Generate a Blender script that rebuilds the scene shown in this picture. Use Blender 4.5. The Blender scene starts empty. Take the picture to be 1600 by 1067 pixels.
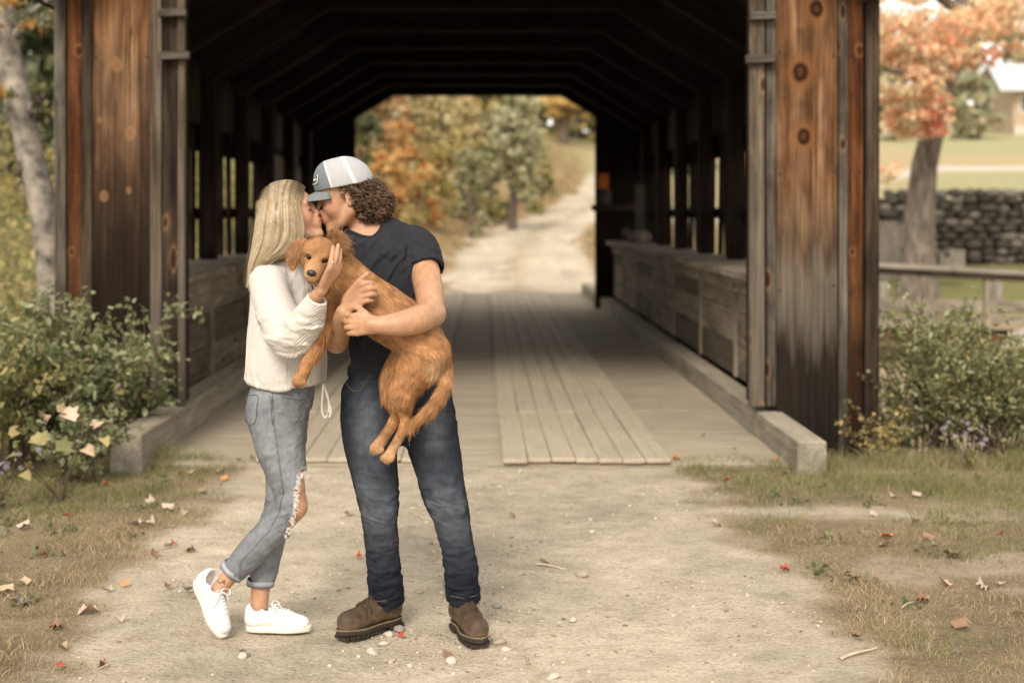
import bpy, math, random
import numpy as np
from mathutils import Matrix, Vector

# ------------------------------------------------------------------ camera, sky, sun, exposure
scene = bpy.context.scene
COL = scene.collection
CAM_H, FPX, HX, HY = 1.57, 2222.2, 757.0, 332.0      # eye height, focal length and vanishing point in photo pixels
cam_d = bpy.data.cameras.new('camera')
cam = bpy.data.objects.new('camera', cam_d); COL.objects.link(cam)
cam.location = (0, 0, CAM_H); cam.rotation_euler = (math.radians(90), 0, 0)
cam_d.lens = 50; cam_d.sensor_width = 36
cam_d.shift_x = (800 - HX) / 1600.0
cam_d.shift_y = -(533.5 - HY) / 1600.0
cam_d.clip_start = 0.05; cam_d.clip_end = 2000
cam_d.dof.use_dof = True; cam_d.dof.focus_distance = 5.16; cam_d.dof.aperture_fstop = 1.9
scene.camera = cam

world = bpy.data.worlds.new('World'); scene.world = world; world.use_nodes = True
SUN_EL, SUN_AZ = 40.0, 194.0                          # degrees; azimuth clockwise from +Y (sun behind the camera, a bit left)
wn, wl = world.node_tree.nodes, world.node_tree.links
wn.clear()
sky = wn.new('ShaderNodeTexSky'); sky.sky_type = 'NISHITA'; sky.sun_disc = False
sky.sun_elevation = math.radians(SUN_EL); sky.sun_rotation = math.radians(SUN_AZ)
sky.air_density = 1.0; sky.dust_density = 1.0; sky.ozone_density = 1.0
hsv = wn.new('ShaderNodeHueSaturation'); hsv.inputs['Saturation'].default_value = 0.12
wmul = wn.new('ShaderNodeMix'); wmul.data_type = 'RGBA'; wmul.blend_type = 'MULTIPLY'
wmul.inputs[0].default_value = 1.0; wmul.inputs[7].default_value = (3.3, 3.12, 2.86, 1)
bg = wn.new('ShaderNodeBackground'); bg.inputs['Strength'].default_value = 0.125
wo = wn.new('ShaderNodeOutputWorld')
# thin overcast: the cloud sheet evens out the clear sky's brightness
ovc = wn.new('ShaderNodeGamma'); ovc.inputs['Gamma'].default_value = 0.42
wl.new(sky.outputs[0], ovc.inputs['Color']); wl.new(ovc.outputs[0], hsv.inputs['Color']); wl.new(hsv.outputs[0], wmul.inputs[6])
wl.new(wmul.outputs[2], bg.inputs['Color']); wl.new(bg.outputs[0], wo.inputs['Surface'])

sun_d = bpy.data.lights.new('sun', 'SUN'); sun_d.energy = 1.8; sun_d.angle = math.radians(20)
sun_d.color = (1.0, 0.91, 0.79)
sun = bpy.data.objects.new('sun', sun_d); COL.objects.link(sun)
_el, _az = math.radians(SUN_EL), math.radians(SUN_AZ)
_to = Vector((math.sin(_az) * math.cos(_el), math.cos(_az) * math.cos(_el), math.sin(_el)))
sun.rotation_euler = (-_to).to_track_quat('-Z', 'Y').to_euler()
sun.location = (-3, -6, 12)

vs = scene.view_settings
vs.view_transform = 'Standard'; vs.look = 'None'; vs.gamma = 1.0; vs.use_curve_mapping = False
vs.exposure = 1.0
scene.render.film_transparent = False
scene.cycles.max_bounces = 7; scene.cycles.diffuse_bounces = 4
scene.cycles.transparent_max_bounces = 6
scene.cycles.use_denoising = True
scene.cycles.sample_clamp_indirect = 3.0

rnd = random.Random(7)
rng = np.random.default_rng(11)

# ------------------------------------------------------------------ helpers: objects
def P(px, py, Y):
    """A point at distance Y from the eye, measured off the photograph."""
    return np.array([(px - HX) * Y / FPX, Y, CAM_H - (py - HY) * Y / FPX])

def tag(o, label=None, cat=None, group=None, kind=None):
    if label: o['label'] = label
    if cat: o['category'] = cat
    if group: o['group'] = group
    if kind: o['kind'] = kind
    return o

def empty(name, loc=(0, 0, 0), label=None, cat=None, group=None):
    o = bpy.data.objects.new(name, None); COL.objects.link(o)
    o.location = loc; o.empty_display_size = 0.1
    return tag(o, label, cat, group)

def link(name, me, parent=None, mat=None, loc=(0, 0, 0), rot=(0, 0, 0), scl=(1, 1, 1)):
    o = bpy.data.objects.new(name, me); COL.objects.link(o)
    if mat is not None and not me.materials: me.materials.append(mat)
    if parent is not None:
        o.parent = parent
        pl = parent.location if parent.parent is None else Vector((0, 0, 0))
        o.location = Vector(loc) - Vector(pl)
    else:
        o.location = loc
    o.rotation_euler = rot; o.scale = scl
    return o

def mesh_np(name, V, faces, smooth=True, col=None, mat=None, mats=None, midx=None):
    """Mesh from a vertex array and a list of index arrays (each M x k)."""
    V = np.asarray(V, dtype=np.float32)
    if isinstance(faces, np.ndarray): faces = [faces]
    me = bpy.data.meshes.new(name)
    me.vertices.add(len(V)); me.vertices.foreach_set('co', V.ravel())
    tot = np.concatenate([np.full(len(f), f.shape[1], dtype=np.int32) for f in faces if len(f)])
    idx = np.concatenate([np.asarray(f, dtype=np.int32).ravel() for f in faces if len(f)])
    start = np.concatenate([[0], np.cumsum(tot)[:-1]]).astype(np.int32)
    me.loops.add(len(idx)); me.loops.foreach_set('vertex_index', idx)
    me.polygons.add(len(tot)); me.polygons.foreach_set('loop_start', start); me.polygons.foreach_set('loop_total', tot)
    if midx is not None: me.polygons.foreach_set('material_index', np.asarray(midx, dtype=np.int32))
    me.update(calc_edges=True)
    me.polygons.foreach_set('use_smooth', np.full(len(tot), smooth, dtype=bool))
    if col is not None:
        a = me.attributes.new('Col', 'FLOAT_COLOR', 'POINT')
        c = np.ones((len(V), 4), dtype=np.float32); c[:, :3] = col
        a.data.foreach_set('color', c.ravel())
    if mat is not None: me.materials.append(mat)
    if mats is not None:
        for m in mats: me.materials.append(m)
    return me

# ------------------------------------------------------------------ helpers: noise
def _hash(ix, iy, iz, seed):
    with np.errstate(over='ignore'):
        h = (ix.astype(np.uint32) * np.uint32(374761393) + iy.astype(np.uint32) * np.uint32(668265263)
             + iz.astype(np.uint32) * np.uint32(2147483647) + np.uint32(seed * 974711 + 12345))
        h = (h ^ (h >> np.uint32(13))) * np.uint32(1274126177)
        h = h ^ (h >> np.uint32(16))
    return (h & np.uint32(0xFFFFFF)).astype(np.float32) / np.float32(0xFFFFFF)

def vnoise(p, seed=0):
    """Value noise in -1..1 at the points p (N x 3)."""
    p = np.asarray(p, dtype=np.float32)
    i = np.floor(p).astype(np.int64); f = p - i; f = f * f * (3 - 2 * f)
    out = 0
    for dx in (0, 1):
        wx = f[:, 0] if dx else 1 - f[:, 0]
        for dy in (0, 1):
            wy = f[:, 1] if dy else 1 - f[:, 1]
            for dz in (0, 1):
                wz = f[:, 2] if dz else 1 - f[:, 2]
                out = out + wx * wy * wz * _hash(i[:, 0] + dx, i[:, 1] + dy, i[:, 2] + dz, seed)
    return out * 2 - 1

def fbm(p, seed=0, octaves=3):
    a, s, out = 1.0, 1.0, 0
    for k in range(octaves):
        out = out + a * vnoise(np.asarray(p) * s, seed + k * 17); a *= 0.5; s *= 2.03
    return out

# ------------------------------------------------------------------ helpers: implicit surfaces (bodies, clothes, animals)
def unit(v):
    v = np.asarray(v, float); return v / (np.linalg.norm(v) + 1e-12)

def spline(pts, n=6):
    """Catmull-Rom through (x, y, z, r) rows."""
    p = np.asarray(pts, float)
    if len(p) < 3:
        return np.array([p[0] + (p[-1] - p[0]) * t for t in np.linspace(0, 1, n + 1)])
    q = np.vstack([2 * p[0] - p[1], p, 2 * p[-1] - p[-2]]); out = []
    for i in range(1, len(q) - 2):
        for t in np.arange(n) / n:
            a, b, c, d = q[i - 1], q[i], q[i + 1], q[i + 2]
            out.append(0.5 * (2 * b + (c - a) * t + (2 * a - 5 * b + 4 * c - d) * t * t + (3 * b - a - 3 * c + d) * t ** 3))
    out.append(p[-1]); return np.array(out)

def R4(p, r):
    return np.array([p[0], p[1], p[2], r])

class Field:
    """A signed-distance grid: limbs and ellipsoids are blended into it and its zero surface is meshed."""
    def __init__(s, lo, hi, h):
        s.h = h; s.lo = np.asarray(lo, float) - 2 * h
        n = np.ceil((np.asarray(hi, float) + 2 * h - s.lo) / h).astype(int) + 1
        s.n = n; s.D = np.full(n, 0.2, dtype=np.float32)
    def box(s, lo, hi):
        i0 = np.clip(np.floor((np.asarray(lo) - s.lo) / s.h).astype(int), 0, s.n)
        i1 = np.clip(np.ceil((np.asarray(hi) - s.lo) / s.h).astype(int) + 1, 0, s.n)
        if np.any(i1 <= i0): return None
        sl = tuple(slice(a, b) for a, b in zip(i0, i1))
        g = [(s.lo[k] + np.arange(i0[k], i1[k]) * s.h).astype(np.float32) for k in range(3)]
        return sl, g[0][:, None, None], g[1][None, :, None], g[2][None, None, :]
    def put(s, sl, d, k, op):
        A = s.D[sl]
        if op == 'u':
            h = np.clip(0.5 + 0.5 * (A - d) / k, 0, 1); s.D[sl] = A + (d - A) * h - k * h * (1 - h)
        elif op == 's':
            d = -d; h = np.clip(0.5 + 0.5 * (d - A) / k, 0, 1); s.D[sl] = A + (d - A) * h + k * h * (1 - h)
    def limb(s, pts, k=0.012, op='u', n=5, squash=None):
        """Tapered tube through (x, y, z, r) rows; squash = (axis, factor) flattens its section."""
        q = spline(pts, n) if n > 1 else np.asarray(pts, float)
        m = k + 5 * s.h; rm = q[:, 3].max() + m + s.h
        b = s.box((q[:, :3] - rm).min(0), (q[:, :3] + rm).max(0))
        if b is None: return s
        sl, X, Y, Z = b
        T = np.full(np.broadcast(X, Y, Z).shape, 0.3, dtype=np.float32)
        for a, c in zip(q[:-1], q[1:]):
            r1 = max(a[3], c[3]) + m
            bb = s.box(np.minimum(a[:3], c[:3]) - r1, np.maximum(a[:3], c[:3]) + r1)
            if bb is None: continue
            sl2, x, y, z = bb
            loc = tuple(slice(u.start - v.start, u.stop - v.start) for u, v in zip(sl2, sl))
            d = c[:3] - a[:3]
            dx, dy, dz = x - a[0], y - a[1], z - a[2]
            if squash is not None:
                ax, fac = squash; t = (dx * ax[0] + dy * ax[1] + dz * ax[2]) * (1 / fac - 1)
                dx, dy, dz = dx + t * ax[0], dy + t * ax[1], dz + t * ax[2]
            t = np.clip((dx * d[0] + dy * d[1] + dz * d[2]) / (d @ d + 1e-12), 0, 1)
            dd = np.sqrt((dx - t * d[0]) ** 2 + (dy - t * d[1]) ** 2 + (dz - t * d[2]) ** 2) - (a[3] + t * (c[3] - a[3]))
            T[loc] = np.minimum(T[loc], dd)
        s.put(sl, T, k, op); return s
    def ell(s, c, rad, F=(1, 0, 0), U=(0, 0, 1), k=0.01, op='u'):
        """Ellipsoid with radii along F, F x U side and U."""
        F = unit(F); S = unit(np.cross(U, F)); U = np.cross(F, S)
        c = np.asarray(c, float); R = max(rad) + k + 5 * s.h
        b = s.box(c - R, c + R)
        if b is None: return s
        sl, X, Y, Z = b
        x, y, z = X - c[0], Y - c[1], Z - c[2]
        a = (x * F[0] + y * F[1] + z * F[2]) / rad[0]; e = (x * S[0] + y * S[1] + z * S[2]) / rad[1]; g = (x * U[0] + y * U[1] + z * U[2]) / rad[2]
        k0 = np.sqrt(a * a + e * e + g * g) + 1e-9
        k1 = np.sqrt((a / rad[0]) ** 2 + (e / rad[1]) ** 2 + (g / rad[2]) ** 2) + 1e-9
        s.put(sl, (k0 * (k0 - 1) / k1).astype(np.float32), k, op); return s
    def cut(s, c, nrm, k=0.004, near=None):
        """Remove what lies on the side nrm points to, within near metres of c if given."""
        c = np.asarray(c, float); nrm = unit(nrm)
        b = s.box(c - near, c + near) if near else s.box(s.lo - 1, s.lo + s.n * s.h + 1)
        sl, X, Y, Z = b
        d = -((X - c[0]) * nrm[0] + (Y - c[1]) * nrm[1] + (Z - c[2]) * nrm[2])
        s.put(sl, np.broadcast_to(d, s.D[sl].shape), k, 's'); return s
    def mesh(s, relax=1):
        D = s.D; S = D < 0
        n0, n1, n2 = (np.array(D.shape) - 1)
        allv = np.ones((n0, n1, n2), bool); anyv = np.zeros((n0, n1, n2), bool)
        offs = [(i, j, k) for i in (0, 1) for j in (0, 1) for k in (0, 1)]
        for i, j, k in offs:
            w = S[i:i + n0, j:j + n1, k:k + n2]; allv &= w; anyv |= w
        act = anyv & ~allv
        I = np.argwhere(act)
        ids = np.full(act.shape, -1, np.int32); ids[act] = np.arange(len(I))
        vals = {o: D[I[:, 0] + o[0], I[:, 1] + o[1], I[:, 2] + o[2]] for o in offs}
        acc = np.zeros((len(I), 3)); cnt = np.zeros(len(I))
        for a in offs:
            for ax in range(3):
                if a[ax]: continue
                b = list(a); b[ax] = 1; b = tuple(b)
                va, vb = vals[a], vals[b]; cr = (va < 0) != (vb < 0)
                t = np.where(cr, va / np.where(cr, va - vb, 1), 0)
                pt = np.tile(np.array(a, float), (len(I), 1)); pt[:, ax] = t
                acc[cr] += pt[cr]; cnt[cr] += 1
        V = (I + acc / cnt[:, None]) * s.h + s.lo
        Q = []
        for ax in range(3):
            u, v = (ax + 1) % 3, (ax + 2) % 3
            sa = [slice(1, n) for n in (n0, n1, n2)]; sa[ax] = slice(0, (n0, n1, n2)[ax])
            sb = list(sa); sb[ax] = slice(1, (n0, n1, n2)[ax] + 1)
            A, B = S[tuple(sa)], S[tuple(sb)]
            for flip in (False, True):
                E = np.argwhere((A & ~B) if not flip else (~A & B))
                if not len(E): continue
                E = E.copy()
                for q in range(3):
                    if q != ax: E[:, q] += 1
                def cid(du, dv):
                    e = E.copy(); e[:, u] -= du; e[:, v] -= dv; return ids[e[:, 0], e[:, 1], e[:, 2]]
                f = np.stack([cid(1, 1), cid(0, 1), cid(0, 0), cid(1, 0)], 1)
                Q.append(f[:, ::-1] if flip else f)
        Q = np.concatenate(Q)
        V = relax_mesh(V, Q, relax) if relax else V
        return V, Q
    def sample(s, p):
        """Field value at points (nearest cell)."""
        i = np.clip(np.round((p - s.lo) / s.h).astype(int), 0, np.array(s.D.shape) - 1)
        return s.D[i[:, 0], i[:, 1], i[:, 2]]

def relax_mesh(V, Q, it):
    for _ in range(it):
        acc = np.zeros_like(V); c = np.zeros(len(V))
        for a in range(4):
            b = (a + 1) % 4
            for ii, jj in ((Q[:, a], Q[:, b]), (Q[:, b], Q[:, a])):
                for d in range(3): acc[:, d] += np.bincount(ii, V[jj, d], len(V))
                c += np.bincount(ii, minlength=len(V))
        V = V * 0.5 + 0.5 * acc / np.maximum(c, 1)[:, None]
    return V

def normals(V, Q):
    n = np.cross(V[Q[:, 2]] - V[Q[:, 0]], V[Q[:, 3]] - V[Q[:, 1]])
    N = np.zeros_like(V)
    for a in range(4):
        for d in range(3): N[:, d] += np.bincount(Q[:, a], n[:, d], len(V))
    return N / (np.linalg.norm(N, axis=1, keepdims=True) + 1e-12)

def drop(V, Q, keep, *attrs):
    """Keep the faces whose vertices are all kept."""
    Q = Q[keep[Q].all(1)]
    used = np.zeros(len(V), bool); used[Q.ravel()] = True
    new = np.cumsum(used) - 1
    return (V[used], new[Q]) + tuple(a[used] for a in attrs)

def ss(a, b, x):
    t = np.clip((np.asarray(x, float) - a) / (b - a), 0, 1); return t * t * (3 - 2 * t)

def strands(paths, w0, w1, N=None, wmul=None):
    """Flat tapering ribbons along paths (S x K x 3); N: S x K x 3 or S x 3 facing normals."""
    S, K, _ = paths.shape
    T = np.gradient(paths, axis=1); T /= np.linalg.norm(T, axis=2, keepdims=True) + 1e-9
    if N is None:
        N = rng.normal(size=(S, 1, 3)) * np.ones((1, K, 1))
    elif N.ndim == 2: N = N[:, None, :] * np.ones((1, K, 1))
    B = np.cross(T, N); B /= np.linalg.norm(B, axis=2, keepdims=True) + 1e-9
    w = np.linspace(w0, w1, K)[None, :, None] * 0.5
    if wmul is not None: w = w * wmul[:, None, None]
    V = np.stack([paths - B * w, paths + B * w], 2).reshape(-1, 3)
    base = (np.arange(S) * K * 2)[:, None] + np.arange(K - 1)[None] * 2
    base = base.ravel()
    Q = np.stack([base, base + 1, base + 3, base + 2], 1)
    return V, Q

def tubes(paths, r, sides=5, taper=None):
    """Round tubes along paths (S x K x 3)."""
    S, K, _ = paths.shape
    T = np.gradient(paths, axis=1); T /= np.linalg.norm(T, axis=2, keepdims=True) + 1e-9
    ref = np.where(np.abs(T[:, :, 2:3]) > 0.9, np.array([1.0, 0, 0]), np.array([0, 0, 1.0]))
    B = np.cross(T, ref); B /= np.linalg.norm(B, axis=2, keepdims=True) + 1e-9
    C = np.cross(T, B)
    rr = np.ones((S, K)) * (r if np.ndim(r) else float(r))
    if taper is not None: rr = rr * np.linspace(1, taper, K)[None]
    a = np.arange(sides) / sides * 2 * math.pi
    V = paths[:, :, None] + rr[:, :, None, None] * (B[:, :, None] * np.cos(a)[None, None, :, None] + C[:, :, None] * np.sin(a)[None, None, :, None])
    V = V.reshape(-1, 3)
    s = np.arange(S)[:, None, None] * K * sides; k = np.arange(K - 1)[None, :, None] * sides; j = np.arange(sides)[None, None]
    j2 = (j + 1) % sides
    Q = np.stack([s + k + j, s + k + j2, s + k + sides + j2, s + k + sides + j], -1).reshape(-1, 4)
    return V, Q

def join(parts):
    V, Q, n = [], [], 0
    for v, q in parts:
        V.append(v); Q.append(q + n); n += len(v)
    return np.concatenate(V), np.concatenate(Q)


# ------------------------------------------------------------------ helpers: materials
def new_mat(name):
    m = bpy.data.materials.new(name); m.use_nodes = True
    nt = m.node_tree; bs = nt.nodes.get('Principled BSDF')
    return m, nt, bs

def ramp(nt, fac, stops):
    r = nt.nodes.new('ShaderNodeValToRGB')
    while len(r.color_ramp.elements) < len(stops): r.color_ramp.elements.new(0.5)
    for e, (p, c) in zip(r.color_ramp.elements, stops):
        e.position = p; e.color = (*c, 1) if len(c) == 3 else c
    nt.links.new(fac, r.inputs[0]); return r.outputs[0]

def coords(nt, scale=(1, 1, 1), kind='Object', rot=(0, 0, 0), rand=0.0):
    tc = nt.nodes.new('ShaderNodeTexCoord'); mp = nt.nodes.new('ShaderNodeMapping')
    mp.inputs['Scale'].default_value = scale; mp.inputs['Rotation'].default_value = rot
    nt.links.new(tc.outputs[kind], mp.inputs[0])
    if rand:
        oi = nt.nodes.new('ShaderNodeObjectInfo'); mu = nt.nodes.new('ShaderNodeVectorMath'); mu.operation = 'SCALE'
        cx = nt.nodes.new('ShaderNodeCombineXYZ')
        for i in range(3): nt.links.new(oi.outputs['Random'], cx.inputs[i])
        nt.links.new(cx.outputs[0], mu.inputs[0]); mu.inputs['Scale'].default_value = rand
        ad = nt.nodes.new('ShaderNodeVectorMath'); ad.operation = 'ADD'
        nt.links.new(mp.outputs[0], ad.inputs[0]); nt.links.new(mu.outputs[0], ad.inputs[1]); return ad.outputs[0]
    return mp.outputs[0]

def noise(nt, vec, scale, detail=4, rough=0.55, dist=0.0):
    n = nt.nodes.new('ShaderNodeTexNoise'); n.inputs['Scale'].default_value = scale
    n.inputs['Detail'].default_value = detail; n.inputs['Roughness'].default_value = rough; n.inputs['Distortion'].default_value = dist
    nt.links.new(vec, n.inputs['Vector']); return n.outputs[0]

def mixc(nt, fac, a, b, mode='MIX'):
    m = nt.nodes.new('ShaderNodeMix'); m.data_type = 'RGBA'; m.blend_type = mode
    for sock, v in ((m.inputs[0], fac), (m.inputs[6], a), (m.inputs[7], b)):
        if hasattr(v, 'is_linked'): nt.links.new(v, sock)
        elif isinstance(v, (int, float)): sock.default_value = v
        else: sock.default_value = (*v, 1)
    return m.outputs[2]

def math_n(nt, op, a, b=0.0, clamp=False):
    m = nt.nodes.new('ShaderNodeMath'); m.operation = op; m.use_clamp = clamp
    for sock, v in ((m.inputs[0], a), (m.inputs[1], b)):
        if hasattr(v, 'is_linked'): nt.links.new(v, sock)
        else: sock.default_value = v
    return m.outputs[0]

def bump(nt, bs, h, strength=0.3, dist=0.01):
    b = nt.nodes.new('ShaderNodeBump'); b.inputs['Strength'].default_value = strength; b.inputs['Distance'].default_value = dist
    nt.links.new(h, b.inputs['Height']); nt.links.new(b.outputs[0], bs.inputs['Normal'])

def attr(nt, name='Col'):
    a = nt.nodes.new('ShaderNodeAttribute'); a.attribute_name = name; return a.outputs['Color']

def m_attr(name, rough=0.7, nscale=40.0, namp=0.25, bstr=0.0, bscale=None, spec=0.3, sss=0.0, trans=0.0, sheen=0.0):
    """Colour from the vertices, broken up by noise."""
    m, nt, bs = new_mat(name)
    c = attr(nt); v = coords(nt)
    f = noise(nt, v, nscale, 4)
    lo, hi = 1 - namp, 1 + namp
    col = mixc(nt, 1.0, c, ramp(nt, f, [(0.3, (lo, lo, lo)), (0.7, (hi, hi, hi))]), 'MULTIPLY')
    nt.links.new(col, bs.inputs['Base Color'])
    bs.inputs['Roughness'].default_value = rough; bs.inputs['Specular IOR Level'].default_value = spec
    if sss:
        bs.inputs['Subsurface Weight'].default_value = sss; bs.inputs['Subsurface Radius'].default_value = (0.012, 0.005, 0.003); bs.inputs['Subsurface Scale'].default_value = 0.5
    if trans:
        td = nt.nodes.new('ShaderNodeBsdfTranslucent'); nt.links.new(col, td.inputs[0])
        mx = nt.nodes.new('ShaderNodeMixShader'); mx.inputs[0].default_value = trans
        out = nt.nodes.get('Material Output')
        nt.links.new(bs.outputs[0], mx.inputs[1]); nt.links.new(td.outputs[0], mx.inputs[2]); nt.links.new(mx.outputs[0], out.inputs[0])
    if sheen: bs.inputs['Sheen Weight'].default_value = sheen
    if bstr: bump(nt, bs, noise(nt, v, bscale or nscale * 4, 3), bstr, 0.004)
    return m

def m_plain(name, col, rough=0.6, var=0.15, nscale=25.0, bstr=0.15, bscale=None, spec=0.35, stretch=(1, 1, 1), rand=3.0, metal=0.0):
    m, nt, bs = new_mat(name)
    v = coords(nt, stretch, rand=rand); f = noise(nt, v, nscale, 5, 0.6)
    c = np.array(col)
    nt.links.new(ramp(nt, f, [(0.3, tuple(c * (1 - var))), (0.7, tuple(np.minimum(c * (1 + var), 1)))]), bs.inputs['Base Color'])
    bs.inputs['Roughness'].default_value = rough; bs.inputs['Specular IOR Level'].default_value = spec; bs.inputs['Metallic'].default_value = metal
    if bstr: bump(nt, bs, noise(nt, v, bscale or nscale * 3, 4), bstr, 0.004)
    return m
# ================================================================== THE SETTING
# ------------------------------------------------------------------ terrain
def ground_h(x, y):
    x = np.asarray(x, float); y = np.asarray(y, float)
    road = np.interp(y, [0, 9, 9.6, 11.5, 21, 24, 26.9, 35, 45, 58, 75, 95, 130, 220, 400], [0, 0, -0.25, -1.5, -1.5, -0.5, -0.02, .42, .96, 1.62, 2.65, 4.0, 8.4, 10, 14])
    cx = np.interp(y, [0, 27, 35, 45, 58, 75, 95, 130], [0, .6, .8, 1.5, 4.0, 6.2, 8.8, 13])
    lat_l = np.clip(cx - 1.7 - x, 0, None); lat_r = np.clip(x - cx - 2.2, 0, None)
    far_on = ss(25, 34, y)
    h = road + far_on * (2.6 * (1 - np.exp(-lat_l / 6.0)) + 0.6 * (1 - np.exp(-lat_r / 12)))
    field = np.interp(y, [0, 8.6, 10, 13, 22, 26, 30, 34, 38, 90, 130, 220, 400], [0, 0, -.15, -1.1, -1.3, -.75, 0.0, .3, 2.05, 6.5, 9.5, 18, 30])
    h = h + (field - h) * ss(2.4, 3.4, x) * (1 - ss(34, 40, y) * (1 - ss(6, 12, x - y * 0.08)))
    left = np.interp(y, [0, 8.8, 10, 13, 20, 26, 40, 90, 220, 400], [0, 0, -.1, -.5, -.6, .6, 2.4, 7, 20, 32])
    h = h + (left - h) * ss(-2.9, -4.2, x) * (1 - ss(24, 32, y))
    p = np.stack([x.ravel(), y.ravel(), np.zeros(x.size)], 1)
    n = (0.016 * fbm(p * 1.1, 201, 3) + 0.006 * fbm(p * 7, 202, 2)).reshape(x.shape)
    big = (0.35 * fbm(p * 0.09, 203, 3)).reshape(x.shape) * ss(40, 90, y)
    near = ss(9.5, 8.2, y)
    n = n - 0.02 * np.exp(-((x + 0.75) / 0.28) ** 2) * near - 0.02 * np.exp(-((x - 0.62) / 0.3) ** 2) * near
    quiet = 1 - ss(8.2, 8.7, y) * (1 - ss(9.0, 9.3, y)) * ss(-2.2, -2, x) * (1 - ss(1.8, 2, x))
    return h + n * quiet + big

def road_cx(y): return np.interp(y, [0, 27, 35, 45, 58, 75, 95, 130], [0, .6, .8, 1.5, 4.0, 6.2, 8.8, 13])
xs = np.concatenate([np.linspace(-240, -24, 14)[:-1], np.linspace(-24, -5, 32)[:-1], np.arange(-5, 6.5, 0.07), np.linspace(6.5, 30, 40)[1:], np.linspace(30, 240, 14)[1:]])
ys = np.concatenate([np.linspace(-60, 2.5, 12)[:-1], np.arange(2.5, 9.6, 0.07), np.linspace(9.6, 30, 70)[1:], np.linspace(30, 100, 70)[1:], np.linspace(100, 420, 26)[1:]])
GX, GY = np.meshgrid(xs, ys); GZ = ground_h(GX, GY)
V = np.stack([GX.ravel(), GY.ravel(), GZ.ravel()], 1); nx_ = len(xs)
a = (np.arange(len(ys) - 1)[:, None] * nx_ + np.arange(nx_ - 1)[None]).ravel(); Q = np.stack([a, a + 1, a + nx_ + 1, a + nx_], 1)

def dirt_mask(x, y):
    """1 on the bare dirt lane, 0 in the grass."""
    p = np.stack([x, y, np.zeros(len(x))], 1); e = 0.16 * fbm(p * 2.2, 211, 3) + 0.05 * fbm(p * 9, 212, 2)
    near = ss(-1.72, -1.42, x + e) * (1 - ss(1.08, 1.42, x + e))
    tong = np.exp(-((y - 7.45 + 0.05 * (x - 1.5)) / 0.16) ** 2) * ss(0.9, 1.2, x) * (1 - ss(2.1, 2.6, x + e)); near = np.maximum(near, 0.9 * tong)
    patch = ss(0.35, 0.75, fbm(p * 1.6, 213, 3)) * 0.5 * ss(8.0, 7.0, y); near = np.maximum(near, patch * (np.abs(x) < 3.2))
    c = road_cx(y); wr = np.interp(y, [27, 32, 40, 60], [2.1, 1.5, 1.15, 1.3]); far = ss(-1.8, -1.3, x - c + 2 * e) * (1 - ss(wr, wr + .6, x - c + 2 * e)) * (1 - 0.35 * np.exp(-((x - c + e) / .22) ** 2))
    return np.where(y < 9.6, near, np.where(y > 25, far, 0.3))
md = dirt_mask(V[:, 0], V[:, 1])[:, None]
p3 = V * np.array([1, 1, 0]); n1 = fbm(p3 * 0.8, 221, 3)[:, None]; n2 = fbm(p3 * 5, 222, 3)[:, None]; n3 = fbm(p3 * 0.12, 223, 3)[:, None]
dirt = np.array((0.485, 0.415, 0.318)) * (1 + 0.13 * n1 + 0.14 * n2)
soil = np.array((0.235, 0.18, 0.11)) * (1 + 0.2 * n1 + 0.15 * n2)
grassy = np.array((0.17, 0.165, 0.065)); tan_ = np.array((0.33, 0.25, 0.13))
farc = grassy * (1 - ss(-.3, .5, n3)) + tan_ * ss(-.3, .5, n3)
x_, y_ = V[:, 0:1], V[:, 1:2]
bank = ss(25, 28, y_) * ss(-8, -2, x_ - road_cx(y_)) * (1 - ss(2, 6, x_ - road_cx(y_)))
farc = farc * (1 - bank) + np.array((0.30, 0.205, 0.10)) * (0.85 + 0.3 * n2) * bank
fieldc = np.array((0.34, 0.315, 0.17)) * (1 - ss(-.2, .5, n3)) + np.array((0.40, 0.32, 0.18)) * ss(-.2, .5, n3)
fw = ss(33, 40, y_) * ss(5, 9, x_); farc = farc * (1 - fw) + fieldc * fw
farway = ss(9, 13, y_)
C = (soil * (1 - farway) + farc * farway); C = C * (1 - md) + dirt * md
tr = np.abs(y_ - (50 + 0.1 * (x_ - 15))) < 1.3; C = np.where(tr & (x_ > 6), np.array((0.52, 0.47, 0.40)), C)
m, nt, bs = new_mat('ground_earth')
v = coords(nt); fine = noise(nt, v, 60, 6, 0.65); mid = noise(nt, v, 9, 5, 0.6)
vo = nt.nodes.new('ShaderNodeTexVoronoi'); vo.inputs['Scale'].default_value = 55; nt.links.new(v, vo.inputs['Vector'])
c = mixc(nt, 1.0, attr(nt), ramp(nt, fine, [(0.28, (0.66, 0.63, 0.6)), (0.48, (1, 1, 1)), (0.72, (1.2, 1.19, 1.17))]), 'MULTIPLY')
c = mixc(nt, 1.0, c, ramp(nt, mid, [(0.3, (0.84, 0.82, 0.79)), (0.6, (1.06, 1.06, 1.06))]), 'MULTIPLY')
peb = ramp(nt, vo.outputs['Distance'], [(0.10, (1, 1, 1)), (0.2, (0, 0, 0))])
sel = ramp(nt, noise(nt, v, 30, 2), [(0.52, (0, 0, 0)), (0.6, (1, 1, 1))])
c = mixc(nt, math_n(nt, 'MULTIPLY', mixc(nt, 1.0, peb, sel, 'MULTIPLY'), 0.55), c, (0.48, 0.44, 0.38))
nt.links.new(c, bs.inputs['Base Color']); bs.inputs['Roughness'].default_value = 0.95; bs.inputs['Specular IOR Level'].default_value = 0.15
bump(nt, bs, math_n(nt, 'ADD', fine, math_n(nt, 'MULTIPLY', mid, 1.6)), 1.0, 0.018)
tag(link('ground', mesh_np('ground', V, Q, True, C, m)), kind='structure')

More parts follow.
